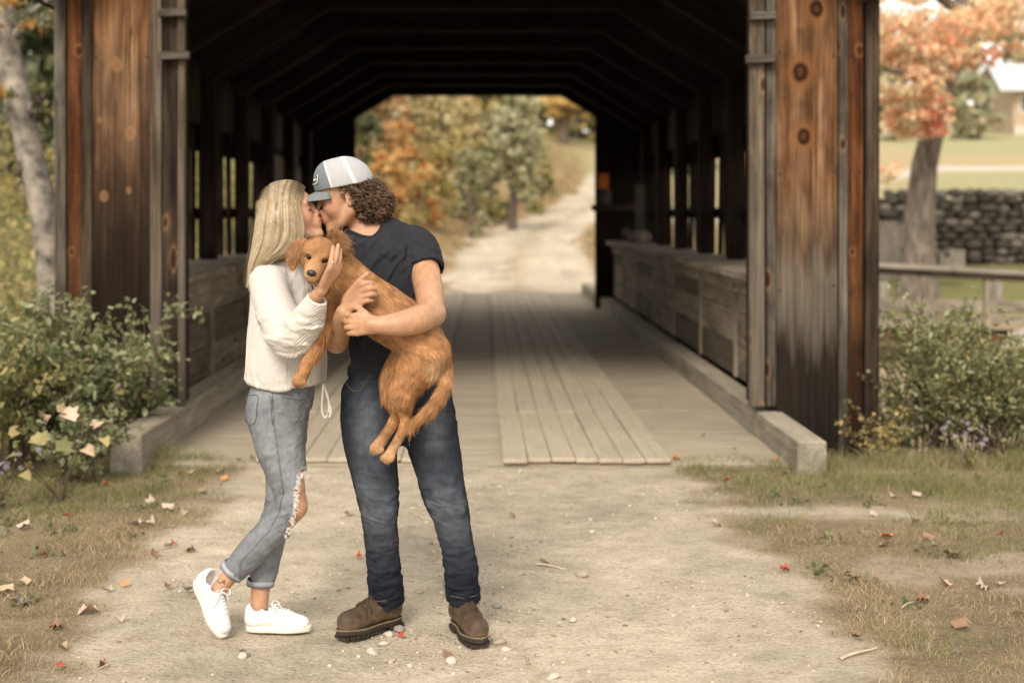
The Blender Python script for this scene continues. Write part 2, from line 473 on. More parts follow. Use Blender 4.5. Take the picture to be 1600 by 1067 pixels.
# stream bed water under the bridges
m, nt, bs = new_mat('stream_water'); bs.inputs['Base Color'].default_value = (0.03, 0.028, 0.02, 1); bs.inputs['Roughness'].default_value = 0.08
bump(nt, bs, noise(nt, coords(nt), 6, 3), 0.15, 0.02)
xw = np.linspace(-40, 40, 30); Vw = np.array([(a_, b_, -1.28) for b_ in np.linspace(12.3, 24, 8) for a_ in xw])
a = (np.arange(7)[:, None] * 30 + np.arange(29)[None]).ravel()
tag(link('stream_water', mesh_np('water', Vw, np.stack([a, a + 1, a + 31, a + 30], 1), True, None, m)), kind='structure')

# ------------------------------------------------------------------ timber
def m_wood(name, stops, knots=0.5, grain=1.0, zgrad=None, seed=0.0, rough=0.8, dust=0.0, knot_at=(), pale_knots=False):
    """Old boards, grain along local z: streaks, knots with halos, and weathering by height along the board."""
    m, nt, bs = new_mat(name)
    v = coords(nt, (1, 1, 1), rand=7.3 + seed)
    def st(s):
        mp = nt.nodes.new('ShaderNodeMapping'); mp.inputs['Scale'].default_value = s; nt.links.new(v, mp.inputs[0]); return mp.outputs[0]
    broad = noise(nt, st((9, 9, 0.55)), 1.0, 4, 0.6, 0.6); streak = noise(nt, st((55, 55, 1.1)), 1.0, 5, 0.7, 0.4); fib = noise(nt, st((260, 260, 5)), 1.0, 3, 0.6)
    f = math_n(nt, 'ADD', math_n(nt, 'MULTIPLY', broad, 0.62), math_n(nt, 'MULTIPLY', streak, 0.38))
    c = ramp(nt, f, stops)
    c = mixc(nt, 1.0, c, ramp(nt, fib, [(0.3, (0.72, 0.72, 0.72)), (0.7, (1.2, 1.2, 1.2))]), 'MULTIPLY')
    dk = ramp(nt, streak, [(0.32, (0.25, 0.22, 0.2)), (0.44, (1, 1, 1))]); c = mixc(nt, 0.85 * grain, c, dk, 'MULTIPLY')
    big = noise(nt, st((5, 5, 1.6)), 1.0, 3, 0.6, 1.0); c = mixc(nt, 0.8 * grain, c, ramp(nt, big, [(0.35, (0.42, 0.38, 0.35)), (0.55, (1, 1, 1)), (0.7, (1.3, 1.25, 1.2))]), 'MULTIPLY')
    if knots:
        vo = nt.nodes.new('ShaderNodeTexVoronoi'); vo.voronoi_dimensions = '2D'; vo.inputs['Scale'].default_value = 1.0
        s1 = nt.nodes.new('ShaderNodeSeparateXYZ'); s2 = nt.nodes.new('ShaderNodeCombineXYZ'); nt.links.new(st((5.2, 5.2, 2.3)), s1.inputs[0]); nt.links.new(s1.outputs[0], s2.inputs[0]); nt.links.new(s1.outputs[2], s2.inputs[1]); nt.links.new(s2.outputs[0], vo.inputs['Vector'])
        d = math_n(nt, 'ADD', vo.outputs['Distance'], math_n(nt, 'MULTIPLY', math_n(nt, 'SUBTRACT', broad, 0.5), 0.55))
        pick = math_n(nt, 'GREATER_THAN', noise(nt, vo.outputs['Position'], 3.1, 1), 0.53)
        halo = ramp(nt, d, [(0.10, (1, 1, 1)), (0.30, (0, 0, 0))]); core = ramp(nt, d, [(0.05, (1, 1, 1)), (0.095, (0, 0, 0))]); ring = ramp(nt, d, [(0.09, (0, 0, 0)), (0.12, (1, 1, 1)), (0.16, (0, 0, 0))])
        c = mixc(nt, math_n(nt, 'MULTIPLY', math_n(nt, 'MULTIPLY', halo, pick), 0.55 * knots), c, (0.22, 0.105, 0.042))
        c = mixc(nt, math_n(nt, 'MULTIPLY', math_n(nt, 'MULTIPLY', ring, pick), 0.8 * knots), c, (0.42, 0.27, 0.14))
        c = mixc(nt, math_n(nt, 'MULTIPLY', math_n(nt, 'MULTIPLY', core, pick), 0.95), c, (0.035, 0.014, 0.008))
    crk = noise(nt, st((42, 42, 0.45)), 1.0, 2, 0.5, 0.15); cl = ramp(nt, math_n(nt, 'ABSOLUTE', math_n(nt, 'SUBTRACT', crk, 0.5)), [(0.006, (0.16, 0.13, 0.11)), (0.016, (1, 1, 1))]); c = mixc(nt, 0.85 * grain, c, cl, 'MULTIPLY')
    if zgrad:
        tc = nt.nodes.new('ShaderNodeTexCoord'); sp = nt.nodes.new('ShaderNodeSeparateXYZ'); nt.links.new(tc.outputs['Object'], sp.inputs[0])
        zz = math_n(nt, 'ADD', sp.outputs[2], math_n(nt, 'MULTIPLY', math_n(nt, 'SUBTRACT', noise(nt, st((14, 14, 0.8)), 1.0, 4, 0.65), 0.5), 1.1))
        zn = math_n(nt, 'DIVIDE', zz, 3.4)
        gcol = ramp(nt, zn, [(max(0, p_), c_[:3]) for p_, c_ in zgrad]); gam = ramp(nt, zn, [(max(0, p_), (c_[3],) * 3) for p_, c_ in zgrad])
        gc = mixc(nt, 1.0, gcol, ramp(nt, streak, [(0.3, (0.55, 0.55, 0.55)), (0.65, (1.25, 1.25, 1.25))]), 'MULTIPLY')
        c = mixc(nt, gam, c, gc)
    if knot_at:      # knots where this board has them: (across, up, radius)
        tc = nt.nodes.new('ShaderNodeTexCoord'); sp = nt.nodes.new('ShaderNodeSeparateXYZ'); nt.links.new(tc.outputs['Object'], sp.inputs[0])
        wob = math_n(nt, 'MULTIPLY', math_n(nt, 'SUBTRACT', noise(nt, st((22, 22, 16)), 1.0, 3), 0.5), 0.55)
        for kx, kz, kr in knot_at:
            dx = math_n(nt, 'DIVIDE', math_n(nt, 'SUBTRACT', sp.outputs[0], kx), kr); dz = math_n(nt, 'DIVIDE', math_n(nt, 'SUBTRACT', sp.outputs[2], kz), kr * 1.35)
            d = math_n(nt, 'ADD', math_n(nt, 'SQRT', math_n(nt, 'ADD', math_n(nt, 'MULTIPLY', dx, dx), math_n(nt, 'MULTIPLY', dz, dz))), wob); d = math_n(nt, 'MULTIPLY', d, 0.4)
            below = math_n(nt, 'MULTIPLY', ramp(nt, math_n(nt, 'ABSOLUTE', dx), [(0.3, (1,) * 3), (0.9, (0,) * 3)]), ramp(nt, math_n(nt, 'MULTIPLY_ADD', dz, -0.14), [(0.0, (0,) * 3), (0.06, (1,) * 3), (0.9, (0,) * 3)]))
            if pale_knots:
                c = mixc(nt, math_n(nt, 'MULTIPLY', ramp(nt, d, [(0.30, (1,) * 3), (0.46, (0,) * 3)]), 0.5), c, (0.26, 0.145, 0.072)); c = mixc(nt, math_n(nt, 'MULTIPLY', ramp(nt, d, [(0.12, (1,) * 3), (0.24, (0,) * 3)]), 0.6), c, (0.17, 0.075, 0.03))
            else:
                c = mixc(nt, math_n(nt, 'MULTIPLY', below, 0.55), c, (0.05, 0.022, 0.011))
                c = mixc(nt, math_n(nt, 'MULTIPLY', ramp(nt, d, [(0.40, (1,) * 3), (0.76, (0,) * 3)]), 0.6), c, (0.20, 0.085, 0.03)); c = mixc(nt, ramp(nt, d, [(0.24, (1,) * 3), (0.38, (0,) * 3)]), c, (0.022, 0.009, 0.005)); c = mixc(nt, math_n(nt, 'MULTIPLY', ramp(nt, d, [(0.10, (1,) * 3), (0.17, (0,) * 3)]), 0.7), c, (0.09, 0.035, 0.014))
    if dust:
        ge = nt.nodes.new('ShaderNodeNewGeometry'); sp = nt.nodes.new('ShaderNodeSeparateXYZ'); nt.links.new(ge.outputs['Normal'], sp.inputs[0])
        n_ = noise(nt, coords(nt, kind='Object', rand=2.0), 3.0, 4)
        c = mixc(nt, math_n(nt, 'MULTIPLY', math_n(nt, 'MULTIPLY', ramp(nt, sp.outputs[2], [(0.6, (0, 0, 0)), (0.95, (1, 1, 1))]), ramp(nt, n_, [(0.3, (0.4,) * 3), (0.7, (1,) * 3)])), dust), c, (0.40, 0.335, 0.25))
    nt.links.new(c, bs.inputs['Base Color']); bs.inputs['Roughness'].default_value = rough; bs.inputs['Specular IOR Level'].default_value = 0.08
    bump(nt, bs, math_n(nt, 'ADD', streak, math_n(nt, 'MULTIPLY', fib, 0.5)), 0.45, 0.006)
    return m
WARM = [(0.32, (0.028, 0.013, 0.007)), (0.43, (0.10, 0.046, 0.021)), (0.54, (0.185, 0.095, 0.046)), (0.67, (0.31, 0.19, 0.11))]
ORNG = [(0.30, (0.035, 0.013, 0.007)), (0.45, (0.105, 0.040, 0.016)), (0.58, (0.17, 0.068, 0.025)), (0.72, (0.25, 0.12, 0.05))]
GREY = [(0.28, (0.022, 0.017, 0.013)), (0.45, (0.07, 0.059, 0.047)), (0.58, (0.125, 0.11, 0.09)), (0.72, (0.23, 0.207, 0.173))]
BRWN = [(0.28, (0.012, 0.0085, 0.006)), (0.45, (0.036, 0.026, 0.019)), (0.60, (0.07, 0.052, 0.037)), (0.74, (0.15, 0.11, 0.076))]
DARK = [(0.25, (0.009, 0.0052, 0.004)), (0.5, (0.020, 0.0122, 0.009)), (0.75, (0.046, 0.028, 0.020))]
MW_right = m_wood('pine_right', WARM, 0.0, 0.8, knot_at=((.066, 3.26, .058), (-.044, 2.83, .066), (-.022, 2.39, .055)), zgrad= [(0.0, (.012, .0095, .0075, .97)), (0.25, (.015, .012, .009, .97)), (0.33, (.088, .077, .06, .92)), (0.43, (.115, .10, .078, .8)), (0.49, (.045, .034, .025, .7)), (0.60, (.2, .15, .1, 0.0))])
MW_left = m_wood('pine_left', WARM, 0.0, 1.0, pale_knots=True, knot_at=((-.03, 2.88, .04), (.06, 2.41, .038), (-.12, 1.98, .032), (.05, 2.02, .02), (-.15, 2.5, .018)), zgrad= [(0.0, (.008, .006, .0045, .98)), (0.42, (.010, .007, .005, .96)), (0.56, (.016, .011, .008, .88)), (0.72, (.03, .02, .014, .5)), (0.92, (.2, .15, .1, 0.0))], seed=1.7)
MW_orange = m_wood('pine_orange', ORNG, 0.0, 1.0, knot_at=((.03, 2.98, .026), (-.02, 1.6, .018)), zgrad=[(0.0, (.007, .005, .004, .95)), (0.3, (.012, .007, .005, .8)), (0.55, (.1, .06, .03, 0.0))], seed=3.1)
MW_grey = m_wood('weathered_grey', GREY, 0.25, 1.0, seed=0.4)
MW_brown = m_wood('weathered_brown', BRWN, 0.35, 1.0, seed=2.2)
MW_mix = m_wood('weathered_mixed', [(0.28, (0.04, 0.026, 0.018)), (0.45, (0.10, 0.074, 0.052)), (0.58, (0.155, 0.122, 0.09)), (0.74, (0.25, 0.20, 0.145))], 0.5, 1.0, [(0.0, (.10, .085, .07, .6)), (0.35, (.13, .112, .09, .5)), (0.7, (.2, .15, .1, 0.0))], seed=5.0)
MW_wallb = m_wood('wall_board_timber', [(0.28, (0.13, 0.104, 0.078)), (0.45, (0.23, 0.192, 0.147)), (0.60, (0.30, 0.257, 0.20)), (0.74, (0.38, 0.33, 0.26))], 0.2, 0.6, seed=6.1)
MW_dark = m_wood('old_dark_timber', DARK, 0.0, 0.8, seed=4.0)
MW_kerb = m_wood('kerb_timber', [(0.25, (0.21, 0.185, 0.145)), (0.5, (0.32, 0.288, 0.228)), (0.75, (0.42, 0.385, 0.31))], 0.0, 0.55, dust=0.55)
MW_deck = m_wood('deck_timber', [(0.25, (0.30, 0.256, 0.19)), (0.5, (0.42, 0.362, 0.275)), (0.75, (0.49, 0.43, 0.335))], 0.0, 0.3, dust=0.75)
MW_cross = m_wood('cross_plank_timber', [(0.25, (0.19, 0.16, 0.12)), (0.5, (0.29, 0.25, 0.19)), (0.75, (0.38, 0.33, 0.255))], 0.0, 0.35, dust=0.9)
MW_ledge = m_wood('ledge_timber', [(0.25, (0.17, 0.14, 0.108)), (0.5, (0.28, 0.238, 0.187)), (0.75, (0.38, 0.33, 0.265))], 0.2, 0.8)
MW_pale = m_wood('pale_timber', [(0.25, (0.25, 0.205, 0.15)), (0.5, (0.33, 0.275, 0.205)), (0.75, (0.42, 0.36, 0.28))], 0.0, 0.4)
MW_fence = m_wood('fence_timber', [(0.25, (0.20, 0.175, 0.14)), (0.5, (0.30, 0.27, 0.22)), (0.75, (0.40, 0.36, 0.30))], 0.1, 0.6)

_box_cache = {}
def beam_mesh(sx, sy, sz, bev=0.004):
    """Bevelled bar, long axis z, origin at the middle of its foot."""
    key = (round(sx, 3), round(sy, 3), round(sz, 3), bev)
    if key in _box_cache: return _box_cache[key].copy() if False else _box_cache[key]
    hx, hy, b = sx / 2, sy / 2, min(bev, sx * .3, sy * .3)
    o = [(-hx + b, -hy), (hx - b, -hy), (hx, -hy + b), (hx, hy - b), (hx - b, hy), (-hx + b, hy), (-hx, hy - b), (-hx, -hy + b)]
    i = [(x * (1 - b / hx), y * (1 - b / hy)) for x, y in o]
    V = [(x, y, 0) for x, y in i] + [(x, y, b) for x, y in o] + [(x, y, sz - b) for x, y in o] + [(x, y, sz) for x, y in i]
    j = np.arange(8); j2 = (j + 1) % 8
    Q = np.concatenate([np.stack([k * 8 + j, k * 8 + j2, k * 8 + 8 + j2, k * 8 + 8 + j], 1) for k in range(3)])
    me = mesh_np('timber', V, [Q, j[None, ::-1], (j + 24)[None]], False)
    _box_cache[key] = me; return me

def bar(name, a, b, w, d, mat, parent, roll=None, bev=0.004):
    """A timber from a to b: w across, d deep; roll = the direction of the width."""
    a, b = np.asarray(a, float), np.asarray(b, float); Z = unit(b - a); L = np.linalg.norm(b - a)
    X = np.asarray(roll if roll is not None else ((1, 0, 0) if abs(Z[0]) < 0.9 else (0, 1, 0)), float)
    X = unit(X - Z * (X @ Z)); Y = np.cross(Z, X)
    key = (mat.name, round(w, 3), round(d, 3), round(L, 3), bev)
    if key not in _bar_cache:
        me = beam_mesh(w, d, L, bev).copy(); me.materials.clear(); me.materials.append(mat); _bar_cache[key] = me
    o = bpy.data.objects.new(name, _bar_cache[key]); COL.objects.link(o)
    M = Matrix(((X[0], Y[0], Z[0], a[0]), (X[1], Y[1], Z[1], a[1]), (X[2], Y[2], Z[2], a[2]), (0, 0, 0, 1)))
    if parent is not None:
        o.parent = parent; M = parent.matrix_basis.inverted() @ M if parent.parent is None else M
    o.matrix_basis = M
    return o
_bar_cache = {}

# ------------------------------------------------------------------ the covered bridge
YP, YF = 9.75, 22.9
bridge = empty('covered_bridge', (0, 0, 0), 'old wooden covered bridge with dark timber interior and plank deck', 'bridge')
pw = 4.388e-3
def px_x(px): return (px - HX) * YP / FPX
# near portal: board-clad towers left and right
def vboard(name, p0, p1, z0, z1, mat, y=YP, thick=0.028, tilt=0.0):
    x0, x1 = px_x(p0), px_x(p1)
    return bar(name, ((x0 + x1) / 2, y, z0), ((x0 + x1) / 2 + tilt, y, z1), x1 - x0 - 0.003, thick, mat, bridge, (1, 0, 0), 0.003)
vboard('corner_board', 88, 106, -0.3, 3.6, MW_grey, YP - 0.010, 0.05, tilt=-0.01)
vboard('portal_board', 106, 129, -0.3, 3.6, MW_orange, YP, 0.028)
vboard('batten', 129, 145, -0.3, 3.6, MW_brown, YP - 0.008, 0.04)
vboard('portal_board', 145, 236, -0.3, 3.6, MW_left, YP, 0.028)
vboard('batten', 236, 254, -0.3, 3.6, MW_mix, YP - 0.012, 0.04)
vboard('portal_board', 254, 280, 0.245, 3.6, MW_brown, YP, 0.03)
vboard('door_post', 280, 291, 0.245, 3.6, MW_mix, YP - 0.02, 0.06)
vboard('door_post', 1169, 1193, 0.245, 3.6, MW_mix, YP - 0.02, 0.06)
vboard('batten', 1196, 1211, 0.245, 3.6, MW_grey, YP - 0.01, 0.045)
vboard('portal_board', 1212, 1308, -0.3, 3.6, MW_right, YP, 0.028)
vboard('batten', 1309, 1323, -0.3, 3.6, MW_grey, YP - 0.010, 0.04)
vboard('portal_board', 1323, 1348, -0.3, 3.6, MW_orange, YP, 0.028)
vboard('corner_board', 1349, 1371, -0.3, 3.6, MW_brown, YP - 0.012, 0.05, tilt=0.01)
for p0, p1, py in ((252, 295, 17), (254, 300, 83), (1168, 1208, 21), (1162, 1207, 88)):
    z = CAM_H - (py - HY) * YP / FPX
    bar('cleat', (px_x(p0), YP - 0.075, z - 0.03), (px_x(p1), YP - 0.075, z - 0.024), 0.055, 0.06, MW_grey, bridge, (0, 0, 1))
M_nail = m_plain('rusty_nail', (0.03, 0.018, 0.012), 0.7, 0.3, bstr=0)
A_ = np.linspace(0, 2 * math.pi, 9)[:-1]
nail_me = mesh_np('nail', np.concatenate([np.column_stack([np.cos(A_) * .007, np.full(8, -.004), np.sin(A_) * .007]), np.column_stack([np.cos(A_) * .008, np.full(8, .004), np.sin(A_) * .008])]), [np.arange(8)[None], np.stack([np.arange(8), (np.arange(8) + 1) % 8, (np.arange(8) + 1) % 8 + 8, np.arange(8) + 8], 1)], True, None, M_nail)
for bx in [o for o in bridge.children if o.name.startswith('portal_board')]:
    w_ = bx.dimensions.x if False else max(v_.co.x for v_ in bx.data.vertices)
    for zz in (0.55, 1.35, 2.15, 2.95):
        for sx in (-1, 1):
            o = bpy.data.objects.new('nail', nail_me); COL.objects.link(o); o.parent = bx; o.location = (sx * (w_ - .025), -0.0165 if True else 0, zz + rnd.uniform(-.03, .03))
# tower backing and reveals
for xa, xb in ((px_x(92), px_x(288)), (px_x(1172), px_x(1368))):
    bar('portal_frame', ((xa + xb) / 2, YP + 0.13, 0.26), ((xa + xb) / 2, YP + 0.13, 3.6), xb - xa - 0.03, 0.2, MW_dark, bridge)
bar('portal_lintel', (px_x(80), YP + 0.01, 3.72), (px_x(1380), YP + 0.01, 3.72), 0.24, 0.05, MW_brown, bridge, (0, 0, 1))
for i in range(16):      # gable boards above the opening
    x = -2.9 + 0.36 * i; top = 4.62 - abs(x + 0.12) * 0.57
    if top > 3.9: bar('gable_board', (x, YP - 0.02, 3.85), (x, YP - 0.02, top), 0.34, 0.028, rnd.choice((MW_brown, MW_mix)), bridge)

XL, XR = -2.05, 1.87
# kerbs
def kerb_run(x, w, h):
    cuts = [8.48, 13.6, 18.4, 23.4, 27.4]
    for a_, b_ in zip(cuts[:-1], cuts[1:]):
        bar('kerb', (x, a_, h / 2 - 0.03), (x, b_ - 0.006, h / 2 - 0.03), w, h + 0.06, MW_kerb, bridge, (1, 0, 0), 0.008)
kerb_run(XL - 0.09, 0.19, 0.245); kerb_run(XR + 0.085, 0.175, 0.205)
# deck: cross planks, then the two running tracks
y = 8.74; k = 0
while y < 27.3:
    w = rnd.uniform(0.19, 0.235)
    bar('deck_plank', (XL - 0.02 + rnd.uniform(0, .01), y + w / 2, 0.0 + rnd.uniform(-.004, .003)), (XR + 0.01, y + w / 2, 0.0 + rnd.uniform(-.004, .003)), w - 0.006, 0.05, MW_cross, bridge, (0, 1, 0), 0.005); y += w
def track(x0, x1, first, n):
    edges = np.linspace(x0, x1, n + 1) + np.concatenate([[0], np.array([rnd.uniform(-.012, .012) for _ in range(n - 1)]), [0]])
    for i in range(n):
        ys_ = [first + rnd.uniform(-.01, .01), 10.78 + rnd.uniform(-.03, .03) if i < n - 1 else 12.9, 15.2 + rnd.uniform(-.5, .5), 19.6 + rnd.uniform(-.5, .5), 23.4 + rnd.uniform(-.5, .5), 27.25]
        for a_, b_ in zip(ys_[:-1], ys_[1:]):
            bar('running_plank', ((edges[i] + edges[i + 1]) / 2 + (0.012 if a_ < 9 else 0), a_, 0.048 + rnd.uniform(-.004, .004)), ((edges[i] + edges[i + 1]) / 2 + rnd.uniform(-.008, .008), b_ - 0.008, 0.048 + rnd.uniform(-.004, .004)),
                edges[i + 1] - edges[i] - 0.0035, 0.028, MW_deck, bridge, (1, 0, 0), 0.006)
track(0.10, 1.135, 8.72, 7); track(-1.42, -0.37, 8.75, 7)

# side walls: low boarding with a ledge, posts, rails and leaning boards that leave slits of daylight
def side(sgn, xk, xl):
    xi = xk + sgn * 0.20; xo = xl
    yy = np.arange(YP + 0.12, YF + 0.1, 1.88)
    for i, y0 in enumerate(yy):
        y1 = min(y0 + 1.88, YF)
        for c_ in range(3):
            z0 = 0.215 + c_ * 0.272
            bar('wall_board', (xi + sgn * (0.02 + 0.008 * rnd.random()), y0 + 0.004, z0 + 0.135), (xi + sgn * (0.02 + 0.008 * rnd.random()), y1 - 0.004, z0 + 0.135), 0.264, 0.03, rnd.choice((MW_wallb, MW_wallb, MW_mix)), bridge, (0, 0, 1), 0.004)
        bar('wall_batten', (xi + sgn * 0.004, y0, 0.215), (xi + sgn * 0.004, y0, 1.03), 0.09, 0.03, MW_wallb, bridge, (0, 1, 0))
        bar('ledge_board', ((xi + xo) / 2 - sgn * 0.05, y0 + 0.003, 1.085), ((xi + xo) / 2 - sgn * 0.05, y1 - 0.003, 1.085), abs(xo - xi) + 0.14, 0.06, MW_ledge, bridge, (1, 0, 0), 0.006)
        bar('ledge_fascia', (xi - sgn * 0.012, y0 + 0.004, 0.985), (xi - sgn * 0.012, y1 - 0.004, 0.985), 0.125, 0.024, MW_ledge, bridge, (0, 0, 1), 0.004)
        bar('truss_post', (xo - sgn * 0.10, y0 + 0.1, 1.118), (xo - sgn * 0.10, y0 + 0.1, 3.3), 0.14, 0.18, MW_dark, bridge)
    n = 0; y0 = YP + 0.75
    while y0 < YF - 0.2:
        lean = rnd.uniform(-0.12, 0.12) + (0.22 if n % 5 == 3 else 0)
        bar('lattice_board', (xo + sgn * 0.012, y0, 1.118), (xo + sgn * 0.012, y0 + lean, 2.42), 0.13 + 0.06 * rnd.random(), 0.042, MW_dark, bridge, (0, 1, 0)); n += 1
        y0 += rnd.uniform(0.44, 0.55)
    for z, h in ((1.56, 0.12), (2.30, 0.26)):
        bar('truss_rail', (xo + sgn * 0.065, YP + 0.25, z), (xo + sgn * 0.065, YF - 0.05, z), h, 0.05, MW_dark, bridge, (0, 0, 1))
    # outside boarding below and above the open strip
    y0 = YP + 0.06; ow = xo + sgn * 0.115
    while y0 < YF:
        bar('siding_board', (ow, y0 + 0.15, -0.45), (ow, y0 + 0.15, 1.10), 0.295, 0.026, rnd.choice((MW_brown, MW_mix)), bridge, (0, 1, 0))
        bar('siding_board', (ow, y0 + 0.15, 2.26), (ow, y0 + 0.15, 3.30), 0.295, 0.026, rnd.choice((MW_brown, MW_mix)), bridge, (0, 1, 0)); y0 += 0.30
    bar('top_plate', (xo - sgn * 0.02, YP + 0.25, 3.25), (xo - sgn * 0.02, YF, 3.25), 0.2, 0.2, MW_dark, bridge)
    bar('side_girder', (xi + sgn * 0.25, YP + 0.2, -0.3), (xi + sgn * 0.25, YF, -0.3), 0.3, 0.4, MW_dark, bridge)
side(1, XR, 2.52); side(-1, XL, -2.76)
# roof frame: tie beams, knee braces, rafters, roof boarding
xa, xb, xm = -2.72, 2.48, -0.12
yb = np.arange(YP + 0.32, YF + 0.2, 1.60)
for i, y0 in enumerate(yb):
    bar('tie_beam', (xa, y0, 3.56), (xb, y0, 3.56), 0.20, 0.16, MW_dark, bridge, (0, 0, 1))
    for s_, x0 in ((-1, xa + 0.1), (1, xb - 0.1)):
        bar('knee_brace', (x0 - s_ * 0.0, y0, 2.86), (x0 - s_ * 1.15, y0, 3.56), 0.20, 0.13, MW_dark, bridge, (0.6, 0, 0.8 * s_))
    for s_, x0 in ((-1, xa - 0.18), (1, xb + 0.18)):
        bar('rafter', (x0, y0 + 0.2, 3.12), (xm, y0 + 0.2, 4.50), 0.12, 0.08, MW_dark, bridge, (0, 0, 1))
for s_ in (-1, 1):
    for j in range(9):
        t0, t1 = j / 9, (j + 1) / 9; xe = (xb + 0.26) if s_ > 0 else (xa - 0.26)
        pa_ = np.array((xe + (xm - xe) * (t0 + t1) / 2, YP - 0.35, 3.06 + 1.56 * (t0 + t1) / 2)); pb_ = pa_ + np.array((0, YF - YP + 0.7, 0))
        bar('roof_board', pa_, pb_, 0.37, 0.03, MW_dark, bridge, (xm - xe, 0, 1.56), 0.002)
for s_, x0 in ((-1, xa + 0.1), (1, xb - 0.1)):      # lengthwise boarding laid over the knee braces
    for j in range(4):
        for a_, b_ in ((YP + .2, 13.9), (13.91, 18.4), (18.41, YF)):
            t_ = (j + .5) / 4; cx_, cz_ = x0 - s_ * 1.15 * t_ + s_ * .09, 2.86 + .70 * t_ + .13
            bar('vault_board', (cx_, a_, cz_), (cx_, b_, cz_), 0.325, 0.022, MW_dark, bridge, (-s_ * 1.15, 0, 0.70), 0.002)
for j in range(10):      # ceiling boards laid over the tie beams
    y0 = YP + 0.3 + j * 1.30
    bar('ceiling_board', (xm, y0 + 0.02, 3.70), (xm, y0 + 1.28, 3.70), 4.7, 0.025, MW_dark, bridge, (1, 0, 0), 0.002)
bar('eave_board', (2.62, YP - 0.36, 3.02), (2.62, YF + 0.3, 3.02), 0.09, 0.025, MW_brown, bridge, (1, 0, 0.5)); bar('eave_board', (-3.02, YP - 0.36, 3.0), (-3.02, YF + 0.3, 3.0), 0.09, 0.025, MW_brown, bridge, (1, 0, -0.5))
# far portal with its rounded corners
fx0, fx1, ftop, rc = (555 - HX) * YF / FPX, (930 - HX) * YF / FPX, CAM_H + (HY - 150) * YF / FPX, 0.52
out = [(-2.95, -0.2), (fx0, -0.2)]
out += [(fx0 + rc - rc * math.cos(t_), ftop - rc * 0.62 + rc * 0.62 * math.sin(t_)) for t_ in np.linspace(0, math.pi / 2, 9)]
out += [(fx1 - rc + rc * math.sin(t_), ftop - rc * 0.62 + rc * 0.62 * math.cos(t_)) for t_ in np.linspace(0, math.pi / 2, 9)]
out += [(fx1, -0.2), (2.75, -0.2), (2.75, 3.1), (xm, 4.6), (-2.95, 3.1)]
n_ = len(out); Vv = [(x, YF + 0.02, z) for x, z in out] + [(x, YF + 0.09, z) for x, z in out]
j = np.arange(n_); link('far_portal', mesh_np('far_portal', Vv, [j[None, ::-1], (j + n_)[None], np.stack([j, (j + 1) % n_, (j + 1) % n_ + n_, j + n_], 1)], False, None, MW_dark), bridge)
# things nailed inside
Y_ = 18.4; bar('panel_board', (-2.715, 17.6, 1.95), (-2.715, 19.2, 1.95), 0.72, 0.02, MW_pale, bridge, (0, 0, 1))
for i in range(5): bar('paling', (-2.70, 19.45 + 0.33 * i, 1.3), (-2.70, 19.45 + 0.33 * i + rnd.uniform(-.06, .06), 2.25 + 0.12 * (i % 2)), 0.10, 0.02, MW_fence, bridge, (0, 1, 0))
m_refl = m_plain('orange_reflector', (0.75, 0.16, 0.02), 0.4, 0.1, bstr=0)
bar('reflector', P(943, 295, YF - 0.03), P(943, 271, YF - 0.03), 0.16, 0.012, m_refl, bridge); bar('sign_board', P(946, 318, YF - 0.03), P(946, 297, YF - 0.03), 0.2, 0.012, MW_grey, bridge)
bar('guard_rail', P(924, 325, YF - 0.1), P(1000, 325, YF - 0.1), 0.1, 0.1, MW_brown, bridge, (0, 0, 1))
# odds and ends lying on the right-hand ledge
post = empty('wooden_maul', P(1003, 369, 21.0)); post.location = (2.30, 21.0, 1.117)
tag(post, 'upright wooden maul with a thick rounded head standing on the bridge ledge', 'maul')
ml = []
prof = [(0.001, 0), (0.13, 0.0), (0.17, 0.05), (0.165, 0.12), (0.11, 0.17), (0.05, 0.19)]
A = np.linspace(0, 2 * math.pi, 17)[:-1]
Vv = np.concatenate([np.column_stack([np.cos(A) * r_, np.sin(A) * r_, np.full(16, z_)]) for r_, z_ in prof]); jj = np.arange(16); j2 = (jj + 1) % 16
o = link('head', mesh_np('maul_head', Vv, np.concatenate([np.stack([k * 16 + jj, k * 16 + j2, k * 16 + 16 + j2, k * 16 + 16 + jj], 1) for k in range(len(prof) - 1)]), True, None, MW_ledge), None); o.parent = post
o = bar('handle', (0, 0, 0.18), (0.0, 0.02, 0.86), 0.13, 0.10, MW_mix, None); o.parent = post
lg = np.array([[(2.2 + 0.02 * math.sin(i), 21.4 + 0.12 * i, 1.19 + 0.012 * i) for i in range(8)]])
v, q = tubes(lg, 0.07, 8, 0.7); tag(link('log', mesh_np('log', v, q, True, None, MW_grey)), 'short rough log lying on the bridge ledge beside the maul', 'log')
# ================================================================== VEGETATION
M_leaf = m_attr('leaf', rough=0.5, nscale=20, namp=0.18, spec=0.4, trans=0.5)
M_bark = m_plain('bark', (0.10, 0.078, 0.06), 0.9, 0.45, nscale=9, bstr=0.8, bscale=26, stretch=(1, 1, 0.25))
M_twig = m_plain('twig', (0.09, 0.06, 0.04), 0.85, 0.3)
M_birch = m_plain('pale_lichen_bark', (0.22, 0.19, 0.155), 0.9, 0.75, nscale=7, bstr=0.6, bscale=30)

